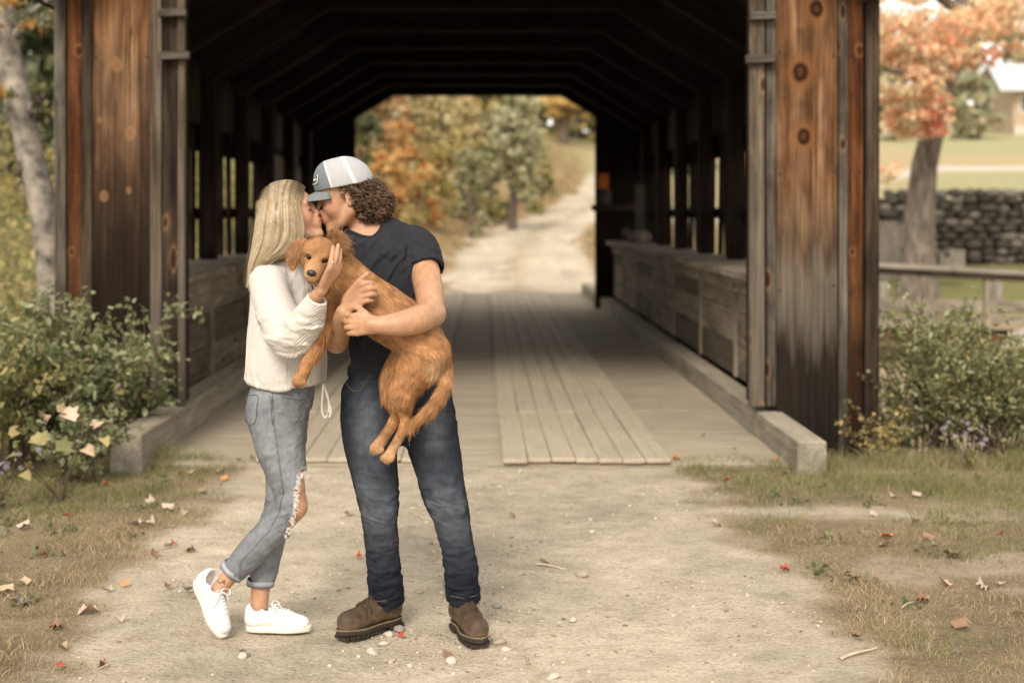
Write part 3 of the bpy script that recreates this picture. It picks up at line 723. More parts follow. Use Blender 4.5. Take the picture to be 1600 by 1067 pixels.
def leaf_cards(Pn, size, colr, aspect=0.55, N=None, fold=0.25, droop=0.3):
    """Leaf-shaped, folded six-point blades: one at each point."""
    n = len(Pn); size = np.broadcast_to(size, (n,))[:, None]
    D = rng.normal(size=(n, 3)); D[:, 2] -= droop; D /= np.linalg.norm(D, axis=1)[:, None]
    if N is None: N = rng.normal(size=(n, 3)) + np.array((0, -0.35, 0.9))
    S_ = np.cross(D, N); S_ /= np.linalg.norm(S_, axis=1)[:, None] + 1e-9; U_ = np.cross(S_, D)
    w = size * aspect * 0.5
    v = np.stack([Pn, Pn + D * size * .38 + S_ * w + U_ * w * fold, Pn + D * size * .74 + S_ * w * .62 + U_ * w * fold, Pn + D * size, Pn + D * size * .74 - S_ * w * .62 + U_ * w * fold, Pn + D * size * .38 - S_ * w + U_ * w * fold], 1).reshape(-1, 3)
    b = np.arange(n)[:, None] * 6
    q = np.concatenate([b + np.array([[0, 1, 2, 3]]), b + np.array([[0, 3, 4, 5]])])
    return v, q, np.repeat(colr, 6, 0)

def quad_cards(Pn, size, colr):
    """Cheaper two-triangle leaves for far foliage."""
    n = len(Pn); size = np.broadcast_to(size, (n,))[:, None]
    D = rng.normal(size=(n, 3)); D /= np.linalg.norm(D, axis=1)[:, None]; N = rng.normal(size=(n, 3)) + np.array((0, -0.4, 0.7))
    S_ = np.cross(D, N); S_ /= np.linalg.norm(S_, axis=1)[:, None] + 1e-9
    v = np.stack([Pn - D * size * .5, Pn + S_ * size * .33, Pn + D * size * .5, Pn - S_ * size * .33], 1).reshape(-1, 3)
    return v, np.arange(n)[:, None] * 4 + np.arange(4)[None], np.repeat(colr, 4, 0)

def palette(n, cols, var=0.22):
    c = np.array(cols)[rng.integers(0, len(cols), n)] * rng.uniform(1 - var, 1 + var, (n, 1)); return c

def shrub(name, base, height, radius, stems, leaves, lsize, cols, label, group=None, cat='shrub', spread=1.0, lean=(0, 0), twig=0.006, aspect=0.55, cull=None):
    base = np.asarray(base, float); root = empty(name, base, label, cat, group)
    K = 9; t = np.linspace(0, 1, K)
    az = rng.uniform(0, 2 * math.pi, stems); hh = height * rng.uniform(0.55, 1.05, stems); out = radius * rng.uniform(0.25, 1.0, stems)
    b0 = rng.normal(size=(stems, 2)) * radius * 0.18 * spread
    pa = np.zeros((stems, K, 3))
    pa[:, :, 0] = b0[:, :1] + np.cos(az)[:, None] * out[:, None] * t ** 1.5 + lean[0] * t; pa[:, :, 1] = b0[:, 1:] + np.sin(az)[:, None] * out[:, None] * t ** 1.5 + lean[1] * t
    pa[:, :, 2] = hh[:, None] * (t - 0.22 * t ** 3 * (out / radius)[:, None]); pa += np.cumsum(rng.normal(size=pa.shape), 1) * 0.012
    # side twigs
    tw = stems * 3; si = rng.integers(0, stems, tw); ti = rng.integers(3, K - 1, tw); d = rng.normal(size=(tw, 3)); d[:, 2] = np.abs(d[:, 2]) * 0.6; d /= np.linalg.norm(d, axis=1)[:, None]
    L = rng.uniform(0.12, 0.34, tw) * height
    pb = pa[si, ti][:, None] + d[:, None] * (L[:, None] * t)[..., None]; pb[:, :, 2] -= (L[:, None] * 0.25 * t ** 2)
    v1, q1 = tubes(pa, twig, 4, 0.35); v2, q2 = tubes(pb, twig * .5, 3, 0.4); v, q = join([(v1, q1), (v2, q2)])
    o = link('stems', mesh_np('stems', v, q, True, None, M_twig)); o.parent = root; o.location = (0, 0, 0); o['kind'] = 'stuff'
    n1 = int(leaves * 0.45); n2 = leaves - n1
    f1 = rng.uniform(0.25, 1, n1) ** 0.8; s1 = rng.integers(0, stems, n1); f2 = rng.uniform(0.1, 1, n2); s2 = rng.integers(0, tw, n2)
    def at(pp, s_, f): x = f * (K - 1); i = np.clip(x.astype(int), 0, K - 2); fr = (x - i)[:, None]; return pp[s_, i] * (1 - fr) + pp[s_, i + 1] * fr
    p = np.concatenate([at(pa, s1, f1), at(pb, s2, f2)]) + rng.normal(size=(leaves, 3)) * lsize * 0.35
    if cull is not None: p = p[cull(p + base)]
    col = palette(len(p), cols); v, q, c = leaf_cards(p, lsize * rng.uniform(0.6, 1.25, len(p)), col, aspect)
    o = link('foliage', mesh_np('foliage', v, q, True, c, M_leaf)); o.parent = root; o.location = (0, 0, 0); o['kind'] = 'stuff'
    return root

def tree(name, base, trunk, limbs, blobs, leaves, lsize, cols, label, bark=M_bark, group=None, cat='tree', cards='quad', tint=None):
    """trunk: (x, y, z, r) rows from the base; limbs: lists of such rows; blobs: (x, y, z, rx, ry, rz, weight)."""
    base = np.asarray(base, float); root = empty(name, base, label, cat, group); parts = []
    for rows in [trunk] + list(limbs):
        sp = spline(rows, 5); v, q = tubes(sp[None, :, :3], sp[None, :, 3], 10); parts.append((v + 0, q))
    v, q = parts[0]; nn = normals(v, q); v = v + nn * (0.10 * trunk[0][3] * fbm(v * np.array([5, 5, 1.2]) / max(trunk[0][3] * 2.2, 0.1), 301, 3))[:, None]
    o = link('trunk', mesh_np('trunk', v, q, True, None, bark)); o.parent = root; o.location = (0, 0, 0)
    for v, q in parts[1:]:
        o = link('limb', mesh_np('limb', v, q, True, None, bark)); o.parent = root; o.location = (0, 0, 0)
    if leaves:
        B = np.array(blobs, float); w = B[:, 6] / B[:, 6].sum(); k = rng.choice(len(B), leaves, p=w)
        ncl = max(20, leaves // 22); ck = rng.choice(len(B), ncl, p=w); d = rng.normal(size=(ncl, 3)); d /= np.linalg.norm(d, axis=1)[:, None]
        cc_ = B[ck, :3] + d * B[ck, 3:6] * rng.uniform(0.35, 1.0, (ncl, 1)) ** 0.6
        ci = rng.integers(0, ncl, leaves); p = cc_[ci] + rng.normal(size=(leaves, 3)) * B[ck[ci], 3:6] * np.array((0.13, 0.13, 0.07))
        cl_c = np.array(cols)[rng.integers(0, len(cols), ncl)]; col = cl_c[ci] * rng.uniform(0.75, 1.25, (leaves, 1)); sw = rng.random(leaves) < 0.3; col[sw] = palette(sw.sum(), cols)
        if tint is not None: col = tint(p + base, col)
        v, q, c = (quad_cards if cards == 'quad' else leaf_cards)(p, lsize * rng.uniform(0.6, 1.3, leaves), col)
        o = link('crown', mesh_np('crown', v, q, True, c, M_leaf)); o.parent = root; o.location = (0, 0, 0)
    return root

def G0(px, Y, dz=0.0):
    """Ground point under photo column px at distance Y."""
    x = (px - HX) * Y / FPX; return np.array((x, Y, float(ground_h(np.array([x]), np.array([Y]))[0]) + dz))

SAGE = [(0.243, 0.274, 0.132), (0.324, 0.344, 0.182), (0.203, 0.223, 0.101), (0.405, 0.405, 0.243), (0.162, 0.193, 0.081)]
OLIVE = [(0.246, 0.246, 0.094), (0.339, 0.32, 0.133), (0.189, 0.198, 0.075), (0.452, 0.377, 0.17), (0.133, 0.151, 0.056)]
YGRN = [(0.406, 0.373, 0.145), (0.518, 0.438, 0.179), (0.324, 0.308, 0.13), (0.616, 0.486, 0.211)]
ORAN = [(0.635, 0.276, 0.083), (0.718, 0.4, 0.152), (0.552, 0.331, 0.138), (0.758, 0.497, 0.221), (0.662, 0.235, 0.083)]
GOLD = [(0.63, 0.45, 0.166), (0.54, 0.39, 0.15), (0.72, 0.51, 0.226), (0.45, 0.36, 0.15)]
DKGR = [(0.064, 0.077, 0.036), (0.091, 0.101, 0.051), (0.051, 0.062, 0.029), (0.137, 0.137, 0.064)]

# shrubs crowding the left-hand side of the bridge mouth
shrub('shrub', G0(110, 8.85), 1.2, 0.5, 34, 2600, 0.055, SAGE, 'leafy green shrub growing against the foot of the left bridge tower', 'shrubs by the bridge')
shrub('shrub', G0(50, 8.85), 1.15, 0.72, 36, 2900, 0.054, SAGE + OLIVE, 'dense green shrub at the left edge, left of the tower shrub', 'shrubs by the bridge')
shrub('shrub', G0(-30, 8.3), 1.0, 0.65, 28, 2000, 0.055, OLIVE, 'green shrub cut by the left edge of the photo above the purple asters', 'shrubs by the bridge')
shrub('shrub', G0(120, 8.15), 0.5, 0.34, 20, 950, 0.045, SAGE, 'low small-leaved shrub just left of the left kerb end', 'shrubs by the bridge')
shrub('shrub', G0(205, 9.3), 1.25, 0.34, 14, 900, 0.055, SAGE, 'sparse twiggy shrub with tall shoots right against the left tower boards', 'shrubs by the bridge')
shrub('shrub', G0(35, 11.5), 1.55, 0.9, 40, 3600, 0.07, YGRN + OLIVE, 'tall yellowish green shrub behind the left edge of the bridge tower', 'shrubs by the bridge')
# right-hand shrubs
shrub('shrub', G0(1472, 9.7), 1.32, 0.62, 54, 5600, 0.042, SAGE + OLIVE, 'bushy grey green shrub right beside the right bridge tower', 'shrubs by the bridge')
shrub('shrub', G0(1540, 9.2), 0.98, 0.65, 44, 4000, 0.042, OLIVE + SAGE, 'lower olive shrub above the purple asters on the right', 'shrubs by the bridge')
shrub('shrub', G0(1620, 9.8), 0.95, 0.6, 32, 2600, 0.044, OLIVE + YGRN, 'olive green shrub at the right edge below the footbridge', 'shrubs by the bridge')
shrub('shrub', G0(1405, 10.4), 1.05, 0.34, 22, 1500, 0.042, SAGE + OLIVE, 'narrow grey green shrub squeezed between the right tower corner and the bushy shrub', 'shrubs by the bridge')
shrub('shrub', G0(1385, 9.2), 0.45, 0.28, 16, 520, 0.036, OLIVE + GOLD, 'small weedy clump at the foot of the right tower corner', 'shrubs by the bridge')

# a sapling with big yellowing lobed leaves, low on the left
def lobed_leaf(size, lobes=5, curl=0.15, seed=0):
    r_ = random.Random(seed); pts_ = [(0, 0, 0)]; out_ = []
    for i in range(lobes * 2 + 1):
        a_ = math.pi * (-0.12 + 1.24 * i / (lobes * 2)); rr = size * ((0.52, 0.30)[i % 2] if i not in (lobes,) else 0.60) * r_.uniform(0.8, 1.12)
        if i % 2: rr = size * r_.uniform(0.33, 0.43)
        out_.append((rr * math.cos(a_), rr * math.sin(a_), curl * size * r_.uniform(-0.4, 1.6) * (1 if i % 2 == 0 else 0.4)))
    V_ = [(0, 0.04 * size, -0.05 * size)] + out_; n_ = len(out_)
    T = np.array([[0, i + 1, i + 2] for i in range(n_ - 1)] + [[0, n_, 1]])
    return np.array(V_), T
def m_flat_leaf(name, a_, b_):
    m, nt, bs = new_mat(name); f = noise(nt, coords(nt, rand=5.0), 22, 4)
    nt.links.new(ramp(nt, f, [(0.35, a_), (0.65, b_)]), bs.inputs['Base Color']); bs.inputs['Roughness'].default_value = 0.6; return m
ML = {'tan': m_flat_leaf('tan_leaf', (0.33, 0.23, 0.13), (0.46, 0.36, 0.24)), 'pink': m_flat_leaf('pinkish_leaf', (0.46, 0.30, 0.21), (0.55, 0.41, 0.31)), 'pale': m_flat_leaf('pale_leaf', (0.34, 0.275, 0.205), (0.45, 0.38, 0.295)),
      'orange': m_flat_leaf('orange_leaf', (0.42, 0.15, 0.045), (0.50, 0.24, 0.09)), 'red': m_flat_leaf('red_leaf', (0.42, 0.035, 0.025), (0.50, 0.09, 0.06)), 'brown': m_flat_leaf('brown_leaf', (0.16, 0.085, 0.045), (0.26, 0.15, 0.085)),
      'yellow': m_flat_leaf('yellow_leaf', (0.24, 0.20, 0.075), (0.34, 0.275, 0.12)), 'green': m_flat_leaf('green_leaf', (0.14, 0.15, 0.055), (0.22, 0.21, 0.09))}
LEAF = {}
def leaf_mesh(kind, shape):
    if (kind, shape) not in LEAF:
        V_, T = lobed_leaf(1.0, (5, 3, 5, 4)[shape], (0.12, 0.22, 0.3, 0.18)[shape], shape + 3); LEAF[(kind, shape)] = mesh_np('leaf', V_, T, True, None, ML[kind])
    return LEAF[(kind, shape)]
sap = empty('sapling', G0(95, 7.65), 'young sapling with large yellow and pinkish lobed leaves, front left', 'sapling')
sp_ = []
for i in range(7):
    a_ = rnd.uniform(0, 6.28); r_ = rnd.uniform(.1, .3); h_ = rnd.uniform(.25, .5); sp_.append([(r_ * math.cos(a_) * t_ ** 1.3, r_ * math.sin(a_) * t_ ** 1.3, h_ * t_) for t_ in np.linspace(0, 1, 7)])
v, q = tubes(np.array(sp_), 0.004, 5, 0.5); o = link('stems', mesh_np('stems', v, q, True, None, M_twig)); o.parent = sap; o.location = (0, 0, 0)
spots = [(108, 650, .12, 'pink'), (128, 668, .10, 'tan'), (150, 664, .08, 'pink'), (96, 642, .09, 'tan'), (60, 690, .13, 'yellow'), (45, 740, .15, 'yellow'), (22, 705, .13, 'green'), (30, 655, .11, 'yellow'), (80, 715, .13, 'green'), (12, 745, .12, 'green'), (70, 655, .10, 'tan'), (100, 700, .12, 'green'),
         (50, 668, .11, 'green'), (140, 705, .09, 'tan'), (20, 680, .12, 'yellow'), (85, 745, .10, 'green'), (118, 725, .09, 'green'), (165, 690, .08, 'yellow')]
for i, (px, py, sz, kd) in enumerate(spots):
    Yk = 7.55 + 0.12 * math.sin(i * 2.1); p_ = P(px, py, Yk) - np.array(sap.location)
    o = bpy.data.objects.new('leaf', leaf_mesh(kd, i % 4)); COL.objects.link(o); o.parent = sap; o.location = p_; o.scale = (sz,) * 3
    o.rotation_euler = (rnd.uniform(0.7, 1.5), rnd.uniform(-.5, .5), rnd.uniform(-2.4, 2.4))

# asters: thin stems with little pale purple flower heads
M_aster = m_attr('aster_petal', 0.7, namp=0.1)
def asters(base, n, h, label):
    root = empty('aster_plant', base, label, 'flowering plant', 'purple asters'); st_ = []; fl = []; fc = []
    for i in range(n):
        a_ = rnd.uniform(0, 6.28); r_ = rnd.uniform(0.02, .2); hh_ = h * rnd.uniform(.6, 1.1); tip = np.array((r_ * math.cos(a_), r_ * math.sin(a_), hh_)); st_.append([tip * np.array((t_ ** 1.4, t_ ** 1.4, t_)) for t_ in np.linspace(0, 1, 6)])
        for k_ in range(2):
            c_ = tip + np.array([rnd.gauss(0, .025) for _ in range(3)]); nrm = unit(np.array((rnd.gauss(0, .5), -0.7 + rnd.gauss(0, .4), 0.8))); e1 = unit(np.cross(nrm, (1, 0.2, 0))); e2 = np.cross(nrm, e1)
            for g_ in range(9):
                t_ = g_ / 9 * 6.283; d_ = math.cos(t_) * e1 + math.sin(t_) * e2; s__ = np.cross(nrm, d_) * 0.0028
                fl.append([c_ + d_ * .003 - s__ * .5, c_ + d_ * .014 - s__, c_ + d_ * .016, c_ + d_ * .014 + s__]); fc += [(0.25, 0.215, 0.26)] * 4
            fl.append([c_ + nrm * .002 + .004 * w_ for w_ in (e1, e2, -e1, -e2)]); fc += [(0.42, 0.30, 0.10)] * 4
    v, q = tubes(np.array(st_), 0.002, 4, 0.6); o = link('stems', mesh_np('stems', v, q, True, None, M_twig)); o.parent = root; o.location = (0, 0, 0)
    v = np.array(fl).reshape(-1, 3); o = link('flowers', mesh_np('flowers', v, np.arange(len(v)).reshape(-1, 4), False, np.array(fc), M_aster)); o.parent = root; o.location = (0, 0, 0); o['kind'] = 'stuff'
    pp = np.array(st_)[rng.integers(0, n, n * 9), rng.integers(1, 5, n * 9)]; v, q, c = leaf_cards(pp, 0.032, palette(len(pp), OLIVE), 0.3); o = link('foliage', mesh_np('foliage', v, q, True, c, M_leaf)); o.parent = root; o.location = (0, 0, 0); o['kind'] = 'stuff'
asters(G0(2, 7.45), 12, 0.32, 'pale purple asters at the left edge of the photo, below the sapling')
asters(G0(1515, 8.6), 10, 0.24, 'purple asters in the grass below the right-hand shrubs')

# left of the bridge: leaning pale trunk, conifers, meadow shrubs
tr_rows = [R4(P(80, 400, 13.0), .14), R4(P(60, 300, 13.0), .125), R4(P(42, 220, 13.1), .12), R4(P(24, 140, 13.2), .115), R4(P(6, 60, 13.3), .13), R4(P(-10, -40, 13.4), .16), R4(P(-30, -140, 13.5), .13)]
b_ = G0(95, 13.0); tr_rows = [R4(b_, .18)] + tr_rows; rel = [r - np.array([*b_, 0]) for r in tr_rows]
def limb_px(rows, b): return [R4(P(a, c, d), r) - np.array([*b, 0]) for a, c, d, r in rows]
tree('leaning_tree', b_, rel, [limb_px(((50, 170, 13.1, .06), (56, 168, 12.9, .055)), b_), limb_px(((30, 265, 13.0, .08), (22, 262, 12.9, .07)), b_), limb_px(((14, 70, 13.3, .05), (50, 20, 13.2, .03), (95, -10, 13.1, .015)), b_), limb_px(((-5, -30, 13.4, .06), (60, -120, 13.2, .03), (110, -160, 13, .015)), b_)],
     [(*(P(40, 25, 13.0) - b_), .5, .4, .18, 1), (*(P(5, 150, 12.8) - b_), .12, .2, .1, .25), (*(P(0, -120, 13) - b_), 1.2, 1.0, .5, 1.5)], 900, 0.075, [(0.16, 0.17, 0.09), (0.22, 0.22, 0.12), (0.45, 0.26, 0.09), (0.20, 0.20, 0.12)], 'leaning tree with pale lichen-mottled bark at the left edge', M_birch, cards='leaf')

def conifer(px, Y, h, r, label, n=1500, cols=DKGR):
    b = G0(px, Y); z = np.linspace(0.1 * h, h, 26); pp = []; root_rows = [(0, 0, 0, .02 * h), (0, 0, h * .5, .012 * h), (0, 0, h, .003 * h)]
    k = rng.uniform(0.08, 1, n) ** 0.8; a_ = rng.uniform(0, 6.283, n); rr = r * (1.05 - k) * np.sqrt(rng.uniform(0.1, 1, n)); lay = np.sin(k * 40) * 0.15 * r * (1 - k)
    p = np.column_stack([np.cos(a_) * (rr + lay), np.sin(a_) * (rr + lay), k * h - 0.25 * rr])
    root = empty('conifer_tree', b, label, 'tree', 'conifers behind the bridge'); v, q = tubes(spline([np.array(x_) for x_ in root_rows], 4)[None, :, :3], spline([np.array(x_) for x_ in root_rows], 4)[None, :, 3], 8)
    o = link('trunk', mesh_np('trunk', v, q, True, None, M_bark)); o.parent = root; o.location = (0, 0, 0)
    v, q, c = quad_cards(p, h * 0.055 * rng.uniform(.6, 1.3, n), palette(n, cols)); o = link('crown', mesh_np('crown', v, q, True, c, M_leaf)); o.parent = root; o.location = (0, 0, 0)
conifer(60, 30, 9, 1.6, 'dark conifer behind the leaning tree on the left'); conifer(-60, 34, 11, 2.0, 'dark conifer outside the left edge of the photo')
conifer(130, 36, 12, 2.0, 'tall dark conifer hidden behind the left tower')
for i, (px, Y, h, r, cols, lb) in enumerate(((20, 19, 2.6, 1.5, OLIVE + YGRN, 'tall muted green bush close behind the leaning trunk at the left edge'), (75, 25, 3.6, 1.9, OLIVE + GOLD, 'big dull olive bush between the leaning trunk and the left tower'), (-20, 27, 4.2, 2.2, OLIVE + YGRN, 'large olive thicket at the left edge under the conifers'), (40, 15.5, 1.7, 1.1, YGRN + OLIVE, 'yellow green meadow bush behind the leaning trunk'), (-60, 15, 1.8, 1.2, YGRN, 'yellow green bush at the far left of the meadow'),
        (150, 22, 2.6, 1.5, YGRN + GOLD, 'broad yellow bush beside the stream, seen through the left slits'), (330, 29, 3.2, 1.7, YGRN, 'pale green bush beyond the left wall of the bridge'), (240, 26, 3.0, 1.6, OLIVE + YGRN, 'olive bush beyond the left wall of the bridge'))):
    shrub('bush', G0(px, Y), h, r, 26, 1500, 0.10, cols, lb, 'bushes left of the bridge', 'bush')

# trees and bushes beyond the far end of the bridge
def far_tree(px, Y, ztop_py, width_px, n, size, cols, label, name='tree', base_frac=0.25, trunk_r=0.12, group='trees beyond the bridge', flat=1.0):
    b = G0(px, Y); top = CAM_H - (ztop_py - HY) * Y / FPX; h = top - b[2]; w = width_px * Y / FPX / 2
    n = int(n * 1.7); size = size * 1.2; bl = []
    for i in range(14):
        a_ = rnd.uniform(0, 6.283); k = rnd.uniform(base_frac, 0.95); rr = w * (0.75 if k < .6 else 0.5)
        bl.append((math.cos(a_) * rr * .7, math.sin(a_) * rr * .7, h * k, w * .45, w * .45, h * .16, 1.0))
    bl.append((0, 0, h * (base_frac + .9) / 2, w * .8, w * .8, h * (.95 - base_frac) / 2, 2.5))
    tree(name, b, [(0, 0, -0.2, trunk_r * 1.4), (0.05, 0, h * .3, trunk_r), (0, 0, h * .85, trunk_r * .3)], [[(0.03, 0, h * .3, trunk_r * .6), (w * .4, 0, h * .55, trunk_r * .3), (w * .6, 0, h * .7, trunk_r * .1)], [(0.03, 0, h * .25, trunk_r * .6), (-w * .4, .1, h * .5, trunk_r * .3), (-w * .6, .1, h * .65, trunk_r * .1)]],
         bl, n, size, cols, label, group=group)
far_tree(800, 46, 128, 120, 2600, 0.20, [(0.44, 0.42, 0.25), (0.54, 0.51, 0.33), (0.33, 0.32, 0.17), (0.58, 0.54, 0.37)], 'silvery green leafy tree with a bare pale trunk beside the far road', base_frac=0.32)
far_tree(690, 52, 115, 150, 3400, 0.20, [(0.54, 0.48, 0.26), (0.62, 0.52, 0.30), (0.46, 0.42, 0.22), (0.64, 0.50, 0.28)], 'tall yellow green tree left of the silvery green tree', base_frac=0.15)
far_tree(590, 50, 120, 130, 3000, 0.19, [(0.56, 0.34, 0.16), (0.58, 0.42, 0.22), (0.52, 0.28, 0.12), (0.48, 0.40, 0.20), (0.60, 0.46, 0.26)], 'orange leaved tree seen just right of the far left post of the bridge', base_frac=0.12)
far_tree(735, 42, 212, 70, 1000, 0.15, [(0.36, 0.34, 0.19), (0.44, 0.41, 0.25), (0.28, 0.27, 0.14)], 'small grey green bush below the silvery green tree', 'bush', 0.05, .05)
for i, (px, Y, top, wd, pal_) in enumerate(((575, 66, 60, 120, GOLD), (630, 70, 40, 130, YGRN), (690, 72, 50, 130, GOLD + YGRN), (750, 74, 45, 130, YGRN + OLIVE), (805, 72, 60, 110, OLIVE + YGRN))):
    far_tree(px, Y, top, wd, 2000, 0.34, pal_, ('golden wood tree at the left of the far opening', 'yellow green wood tree above the man’s cap', 'tall golden green wood tree at the middle of the far opening', 'pale wood tree behind the silvery tree', 'olive wood tree right of the silvery tree')[i], base_frac=0.04, group='wood behind the roadside trees')
far_tree(655, 40, 262, 80, 1000, 0.14, ORAN + GOLD + YGRN, 'orange bush behind the man’s shoulder', 'bush', 0.05, .05)
far_tree(600, 38, 235, 90, 1200, 0.14, ORAN + GOLD + GOLD, 'red orange bush behind the man’s hair', 'bush', 0.05, .05)
far_tree(560, 44, 150, 90, 1400, 0.18, DKGR + OLIVE, 'dark green bush deep behind the orange leaves', 'bush', 0.05, .06)
for i, (px, Y, top, wd, pal_) in enumerate(((720, 47, 190, 80, YGRN), (765, 49, 205, 70, OLIVE + YGRN), (670, 46, 210, 80, YGRN + GOLD), (845, 56, 205, 60, OLIVE + YGRN), (625, 45, 200, 70, GOLD + ORAN))):
    far_tree(px, Y, top, wd, 900, 0.17, pal_, ('yellow green bush between the two roadside trees', 'olive bush just left of the bare pale trunk', 'golden green bush right of the orange bush', 'olive bush right of the bare pale trunk', 'gold and orange bush beside the man’s cap')[i], 'bush', 0.03, .05)
for i, px in enumerate((640, 675, 705, 745, 775, 812, 836)):
    Yk = (37, 38, 40, 44, 46, 52, 58)[i]; xk = float(road_cx(Yk)) - rnd.uniform(2.6, 3.4); b = np.array((xk, Yk, float(ground_h(np.array([xk]), np.array([float(Yk)]))[0])))
    shrub('roadside_weed', b, 0.8, 0.6, 14, 420, 0.11, GOLD + OLIVE + [(0.34, 0.22, 0.10)], ('brown weeds on the bank nearest the bridge end', 'tan weeds on the road bank below the orange bush', 'golden weeds on the bank left of the bare road bend', 'dry weeds under the grey green bush', 'dry weeds at the foot of the pale trunk', 'brown weeds on the bank right of the pale trunk', 'tan weeds farthest along the road bank')[i], 'weeds along the far road', 'weed')
for i, (px, Y) in enumerate(((838, 120), (868, 125), (898, 118), (925, 128), (955, 122), (985, 130), (1015, 126), (800, 130), (760, 128))):
    far_tree(px, Y, 105 + 14 * (i % 3), 90, 1100, 0.6, DKGR + OLIVE + ([] if i % 2 else GOLD), ('dark hillside tree above the far field, left end', 'dark tree second from the left above the far field', 'dark round tree in the middle above the far field', 'dark tree right above the road on the far hill', 'hill tree hidden behind the right post of the bridge', 'hill tree far right beyond the bridge wall', 'last hill tree beyond the bridge wall', 'hill tree rising behind the silvery green tree', 'hill tree rising behind the yellow green tree')[i], base_frac=0.05, trunk_r=0.25, group='trees on the far hill')
far_tree(880, 112, 132, 90, 700, 0.5, GOLD, 'golden treetop at the top of the bridge opening', base_frac=0.4, trunk_r=0.3)

# right: big maple in autumn leaf
b_ = G0(1432, 28); rows = limb_px(((1436, 400, 28, .34), (1441, 300, 28, .29), (1456, 200, 28, .235), (1480, 110, 28, .2), (1500, 30, 28.1, .2), (1520, -60, 28.2, .2), (1540, -220, 28.3, .12)), b_)
rows = [np.array((0, 0, -0.3, .5))] + rows
M_mbark = m_plain('maple_bark', (0.15, 0.122, 0.096), 0.9, 0.75, nscale=12, bstr=0.9, bscale=20, stretch=(1, 1, 0.2))
lim = [limb_px(((1458, 205, 28, .2), (1475, 160, 27.5, .12), (1430, 120, 26.5, .08), (1385, 110, 25.5, .04)), b_), limb_px(((1490, 60, 28, .15), (1540, 20, 27.4, .09), (1600, 30, 26.6, .04)), b_), limb_px(((1500, 20, 28, .14), (1440, -20, 27, .08), (1390, -10, 26, .04)), b_),
       limb_px(((1462, 190, 28, .12), (1440, 170, 27.3, .07), (1400, 200, 26.6, .03)), b_)]
bl = [(*(P(px, py, Y) - b_), rx, .8, rz, w) for px, py, Y, rx, rz, w in ((1410, 130, 26.5, .55, .45, 2), (1450, 90, 26.3, .6, .5, 2), (1400, 60, 26.5, .5, .5, 1.8), (1490, 60, 26.4, .7, .5, 2), (1420, 190, 26.8, .45, .28, 1.2), (1455, 160, 26.6, .3, .3, .7), (1460, 200, 26.7, .18, .2, .4), (1550, 30, 26.4, .7, .45, 1.6), (1385, 270, 26.6, .14, .2, .2), (1540, 85, 26.6, .28, .18, .4),
      (1400, 10, 27, .8, .5, 1.6), (1590, 0, 27, .8, .5, 1.6), (1500, -80, 28, 2.0, .8, 3), (1500, -200, 28, 2.2, .9, 3), (1600, 60, 26.4, .4, .3, .5))]
def maple_tint(p, c):
    q = to_px0(p); red = np.exp(-((q[:, 0] - 1462) / 18) ** 2 - ((q[:, 1] - 195) / 38) ** 2) + np.exp(-((q[:, 0] - 1540) / 25) ** 2 - ((q[:, 1] - 100) / 18) ** 2)
    w = (rng.random(len(p)) < red * 0.55)[:, None]; c = np.where(w, np.array((0.62, 0.10, 0.08)) * rng.uniform(.8, 1.2, (len(p), 1)), c); return c
def to_px0(V): return np.stack([HX + V[:, 0] * FPX / V[:, 1], HY - (V[:, 2] - CAM_H) * FPX / V[:, 1]], 1)
tree('maple_tree', b_, rows, lim, bl, 13500, 0.125, [(0.86, 0.60, 0.38), (0.86, 0.68, 0.46), (0.85, 0.54, 0.33), (0.76, 0.66, 0.42), (0.85, 0.45, 0.29), (0.72, 0.66, 0.44), (0.88, 0.74, 0.54)], 'big old maple with orange and red autumn leaves on the right', M_mbark, cards='leaf', tint=maple_tint)

far_tree(1525, 80, 118, 85, 1500, 0.38, [(0.46, 0.46, 0.30), (0.54, 0.51, 0.35), (0.38, 0.39, 0.24), (0.58, 0.48, 0.31)], 'soft grey green tree on the far lawn beside the barn', base_frac=0.06, trunk_r=.2, group='trees on the far lawn')
far_tree(1400, 85, 60, 130, 1500, 0.42, [(0.30, 0.30, 0.18), (0.40, 0.34, 0.2), (0.26, 0.27, 0.15)], 'pale green tree far behind the maple leaves', base_frac=0.06, trunk_r=.2, group='trees on the far lawn')
for i, (px, Y, top, wd) in enumerate(((1340, 100, 20, 160), (1480, 120, 10, 180), (1570, 130, 0, 170), (1660, 110, 10, 170), (1250, 105, 60, 160), (1150, 110, 70, 150), (1080, 90, 110, 130))):
    far_tree(px, Y, top, wd, 900, 0.7, [(0.26, 0.25, 0.13), (0.36, 0.30, 0.16), (0.20, 0.21, 0.10), (0.44, 0.30, 0.14)], ('hillside tree hidden behind the right tower', 'hillside tree behind the maple trunk', 'tall hillside tree above the barn roof', 'hillside tree outside the right edge', 'hillside tree glimpsed through the right wall slits', 'second hillside tree beyond the right wall slits', 'small hillside tree beyond the far end of the right wall')[i], base_frac=0.05, trunk_r=.3, group='trees on the right hillside')
for i, (x, Y, h) in enumerate(((5.5, 26, 2.0), (7.5, 33, 2.2), (4.8, 20, 1.5))):
    shrub('bush', np.array((x, Y, float(ground_h(np.array([x]), np.array([float(Y)]))[0]))), h, 1.0, 18, 900, 0.09, YGRN + OLIVE, ('pale green bush on the stream bank beyond the right wall', 'green bush farther up the bank beyond the right wall', 'low green bush under the right wall slits')[i], 'bushes right of the bridge', 'bush')
